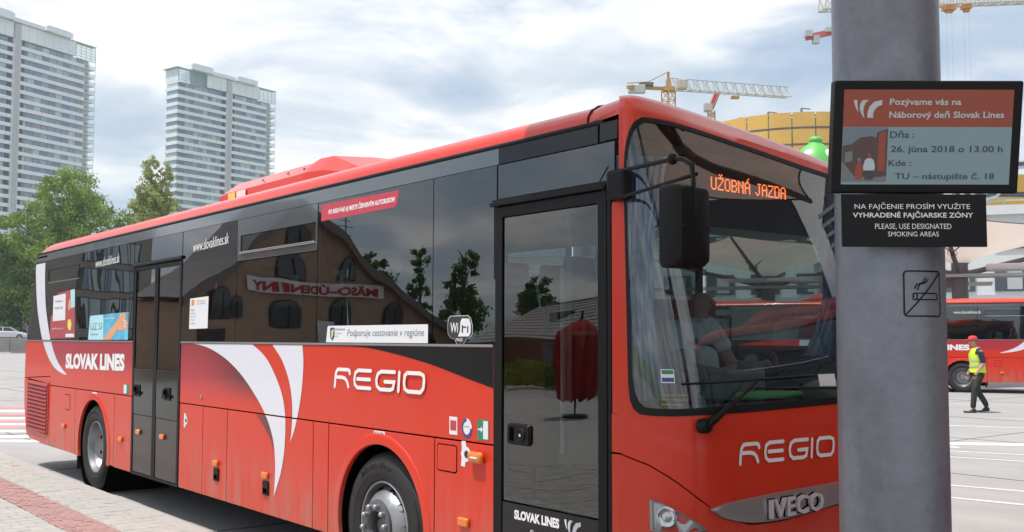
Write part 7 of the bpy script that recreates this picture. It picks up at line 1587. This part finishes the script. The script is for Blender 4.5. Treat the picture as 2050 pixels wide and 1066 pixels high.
q = MB(); q.obox((LT0+LT1)/2 + LU*2 - LN*.42 + Z3*1.0, LU, LN, Z3, 8, .1, 1.5); q.build('shop_window', M['off_l'], lh)
# glass office seen mirrored in the rear windows
mo = tag(empty('office_block', (0, 0, 0)), 'grey office block with slit window bands, mirrored in the rear side window of the bus', 'building')
MU = Vector((-.25, -.97, 0)).normalized(); MN = Vector((.97, -.25, 0)).normalized(); MO = Vector((-50.5, -8.5, 0))
MP = lambda t, d, z: MO + MU*t + MN*d + Z3*z
M['mo_w'] = mat('office_beige_grey', (0.34, 0.32, 0.285), .85, var=.1)
q = MB(); q.add([MP(t, d, z) for z in (0, 9.5) for t, d in ((-2, 0), (12.5, 0), (12.5, -12), (-2, -12))], [(0,1,5,4),(1,2,6,5),(2,3,7,6),(3,0,4,7),(4,5,6,7)]); q.build('wall', M['mo_w'], mo)
rd = random.Random(4)
for z0, zh_ in ((2.45, 1.9), (4.85, 1.35), (6.7, 1.4)):
    t = 7.4
    while t < 11.0:
        w = rd.choice([.12, .2, .3, .45]); q = MB(); q.add([MP(t, .06, z0), MP(t+w, .06, z0), MP(t+w, .06, z0+zh_), MP(t, .06, z0+zh_)], [(0,1,2,3)]); q.build('window', TG[rd.choice([0, 2, 2, 1])], mo); t += w+.07
q = MB()
for z0, zh_ in ((2.40, 2.0), (4.8, 1.45), (6.65, 1.5)): q.obox(MP(9.3, .03, z0+zh_/2), MU, MN, Z3, 4.0, .04, zh_)
q.obox(MP(9.3, .03, 1.0), MU, MN, Z3, 4.0, .04, 1.6)
q.build('window_band', M['arch_g'], mo)
# trees on that side
tree('poplar_tree', (-41.0, -37.4, 0), 8.6, 2, M['leaf_b'], 'tall dark tree behind the tiled house across the platform', bl((0,0,7.3,.75,1.2),(.3,0,6,1.0,1.2),(-.5,0,4.8,1.1,1.2),(1.4,0,4.9,1.1,1.1),(.4,0,3.4,1.5,1.2)), 5000, .2, .18, 21)
tree('poplar_tree', (-42.6, -34.6, 0), 8.7, 2, M['leaf_b'], 'narrow dark tree beside the gabled house across the platform', bl((0,0,7.6,.7,1.2),(0,0,6.2,.8,1.2),(.2,0,4.8,1.0,1.2),(0,0,3.4,1.2,1.2)), 4000, .2, .18, 22)
tree('bushy_tree', (-49.0, -34.6, 0), 8.4, 3, M['leaf_b'], 'round dark tree rising over the gabled house roof across the platform', bl((-.8,0,7.4,1.1,.9),(1.0,0,7.1,1.0,.8),(0,0,6.0,1.8,1.0),(2.6,0,6.2,.9,.7),(0,0,4.4,2,1.3)), 6000, .22, .2, 23)
tree('bushy_tree', (-37.5, -40.4, 0), 6.4, 3, M['leaf_b'], 'low dark tree at the end of the tree row across the platform', bl((0,0,5.4,1.0,.8),(1,0,4.4,1.2,1.0),(-1,0,4.4,1.3,1.0)), 3500, .2, .15, 24)

# ================================================================== BEYOND THE RIGHT FRAME EDGE: only the windshield mirrors these
do = tag(empty('office_block', (38, 60, 0)), 'slim dark office tower with slanted louvres, mirrored in the windshield edge', 'building')
q = MB(); q.box(-3.2, 3.2, -3.2, 3.2, 0, 26); q.prism([(-3.2, 26), (3.2, 26), (-3.2, 31)], (0, -3.2, 0), (1, 0, 0), (0, 0, 1), -6.4, 0); q.build('wall', M['off_g'], do)
for k in range(24):
    q = MB(); q.obox((0, -3.3, 1+k*1.1), (1, 0, .12), (0, 1, 0), (0, 0, 1), 6.6, .3, .35); q.build('louvre', M['off_l'], do)
tb = tag(empty('terminal_building', (50.2, 29.4, 0), R(-41.4)), 'long dark glazed terminal building ahead of the bus, beyond the right frame edge', 'building')
M['term'] = mat('terminal_dark_cladding', (0.035, 0.035, 0.04), .5)
q = MB(); q.box(-18, 18, -6, 6, 0, 21); q.build('wall', M['term'], tb)  # unseen block added so the windshield mirrors something dark over the driver
for k in range(11):
    for z in (1.5, 5.4, 9.3, 13.2, 17.1):
        for y in (-6.08, 6.08):
            q = MB(); q.box(-17.4+k*3.2, -14.8+k*3.2, y-.05, y+.05, z, z+2.3); q.build('window', M['arch_g'], tb)
nb = copy_tree(bus, None, skip=lambda c: any(c.name == s or c.name.startswith(s + '.') for s in SKIP)); nb.location = (9.9, 10.0, 0); nb.rotation_euler = (0, 0, R(-52.3)); nb['label'] = 'red regional bus on the next lane ahead, mirrored in the windshield of the big bus'
um = tag(empty('reflection_parasol', (0.3, -9.9, 0.14)), 'folded red parasol added unseen to give the door glass its red reflection', 'parasol')
q = MB(); q.lathe([(.03, 0), (.03, 2.15), (0, 2.17)], (0, 0, 0), (0, 0, 1), 10); q.lathe([(.35, 0), (.35, .05), (0, .06)], (0, 0, 0), (0, 0, 1), 20); q.build('pole', M['black_pl'], um)  # invented object, placed only for the red reflection in the door glass
rows = []
for z, r_ in ((.36, .43), (.75, .46), (1.15, .45), (1.5, .42), (1.78, .34), (1.92, .18), (2.0, .03)): rows.append([(r_*(1+.16*math.cos(9*a))*math.cos(a), r_*(1+.16*math.cos(9*a))*math.sin(a), z + .05*math.cos(9*a)*(z < .5)) for a in [2*math.pi*k/72 for k in range(73)]])
q = MB(); q.grid(rows); q.build('cloth', mat('parasol_red', (0.34, 0.02, 0.02), .8, var=.3, vscale=3), um, smooth=70)
hg = tag(empty('hedge', (-24, -19, 0)), 'low clipped green hedge along the far side of the platform, mirrored in the middle door', 'hedge')
rd = random.Random(9); vs_, fs_ = [], []
for _ in range(9000):
    p = Vector((rd.uniform(-10, 14), rd.uniform(-.5, .5), rd.uniform(.1, .95))); u = Vector((rd.gauss(0, 1), rd.gauss(0, 1), rd.gauss(0, .6))).normalized(); w = u.orthogonal().normalized(); w.rotate(Matrix.Rotation(rd.uniform(0, 6.3), 3, u)); v = u.cross(w); b = len(vs_)
    vs_ += [tuple(p-w*.07), tuple(p+v*.05), tuple(p+w*.07), tuple(p-v*.05)]; fs_.append((b, b+1, b+2, b+3))
q = MB(); q.add(vs_, fs_); q.build('foliage', M['leaf_a'], hg, fix=False)

# ================================================================== THE AIR
hz = MB(); hz.box(-480, 120, -120, 420, -1.0, 125)
ho = hz.build('haze', [], None); tag(ho, 'thin pale summer haze in the air between the station and the far towers', kind='stuff')
hm = bpy.data.materials.new('summer_haze'); hm.use_nodes = True; hn = hm.node_tree.nodes; hn.remove(hn['Principled BSDF'])
pv_ = N(hn, 'ShaderNodeVolumePrincipled'); pv_.inputs['Density'].default_value = 0.00040; pv_.inputs['Color'].default_value = (0.86, 0.92, 1.0, 1); pv_.inputs['Anisotropy'].default_value = 0.2
hm.node_tree.links.new(pv_.outputs[0], hn['Material Output'].inputs['Volume']); ho.data.materials.append(hm)
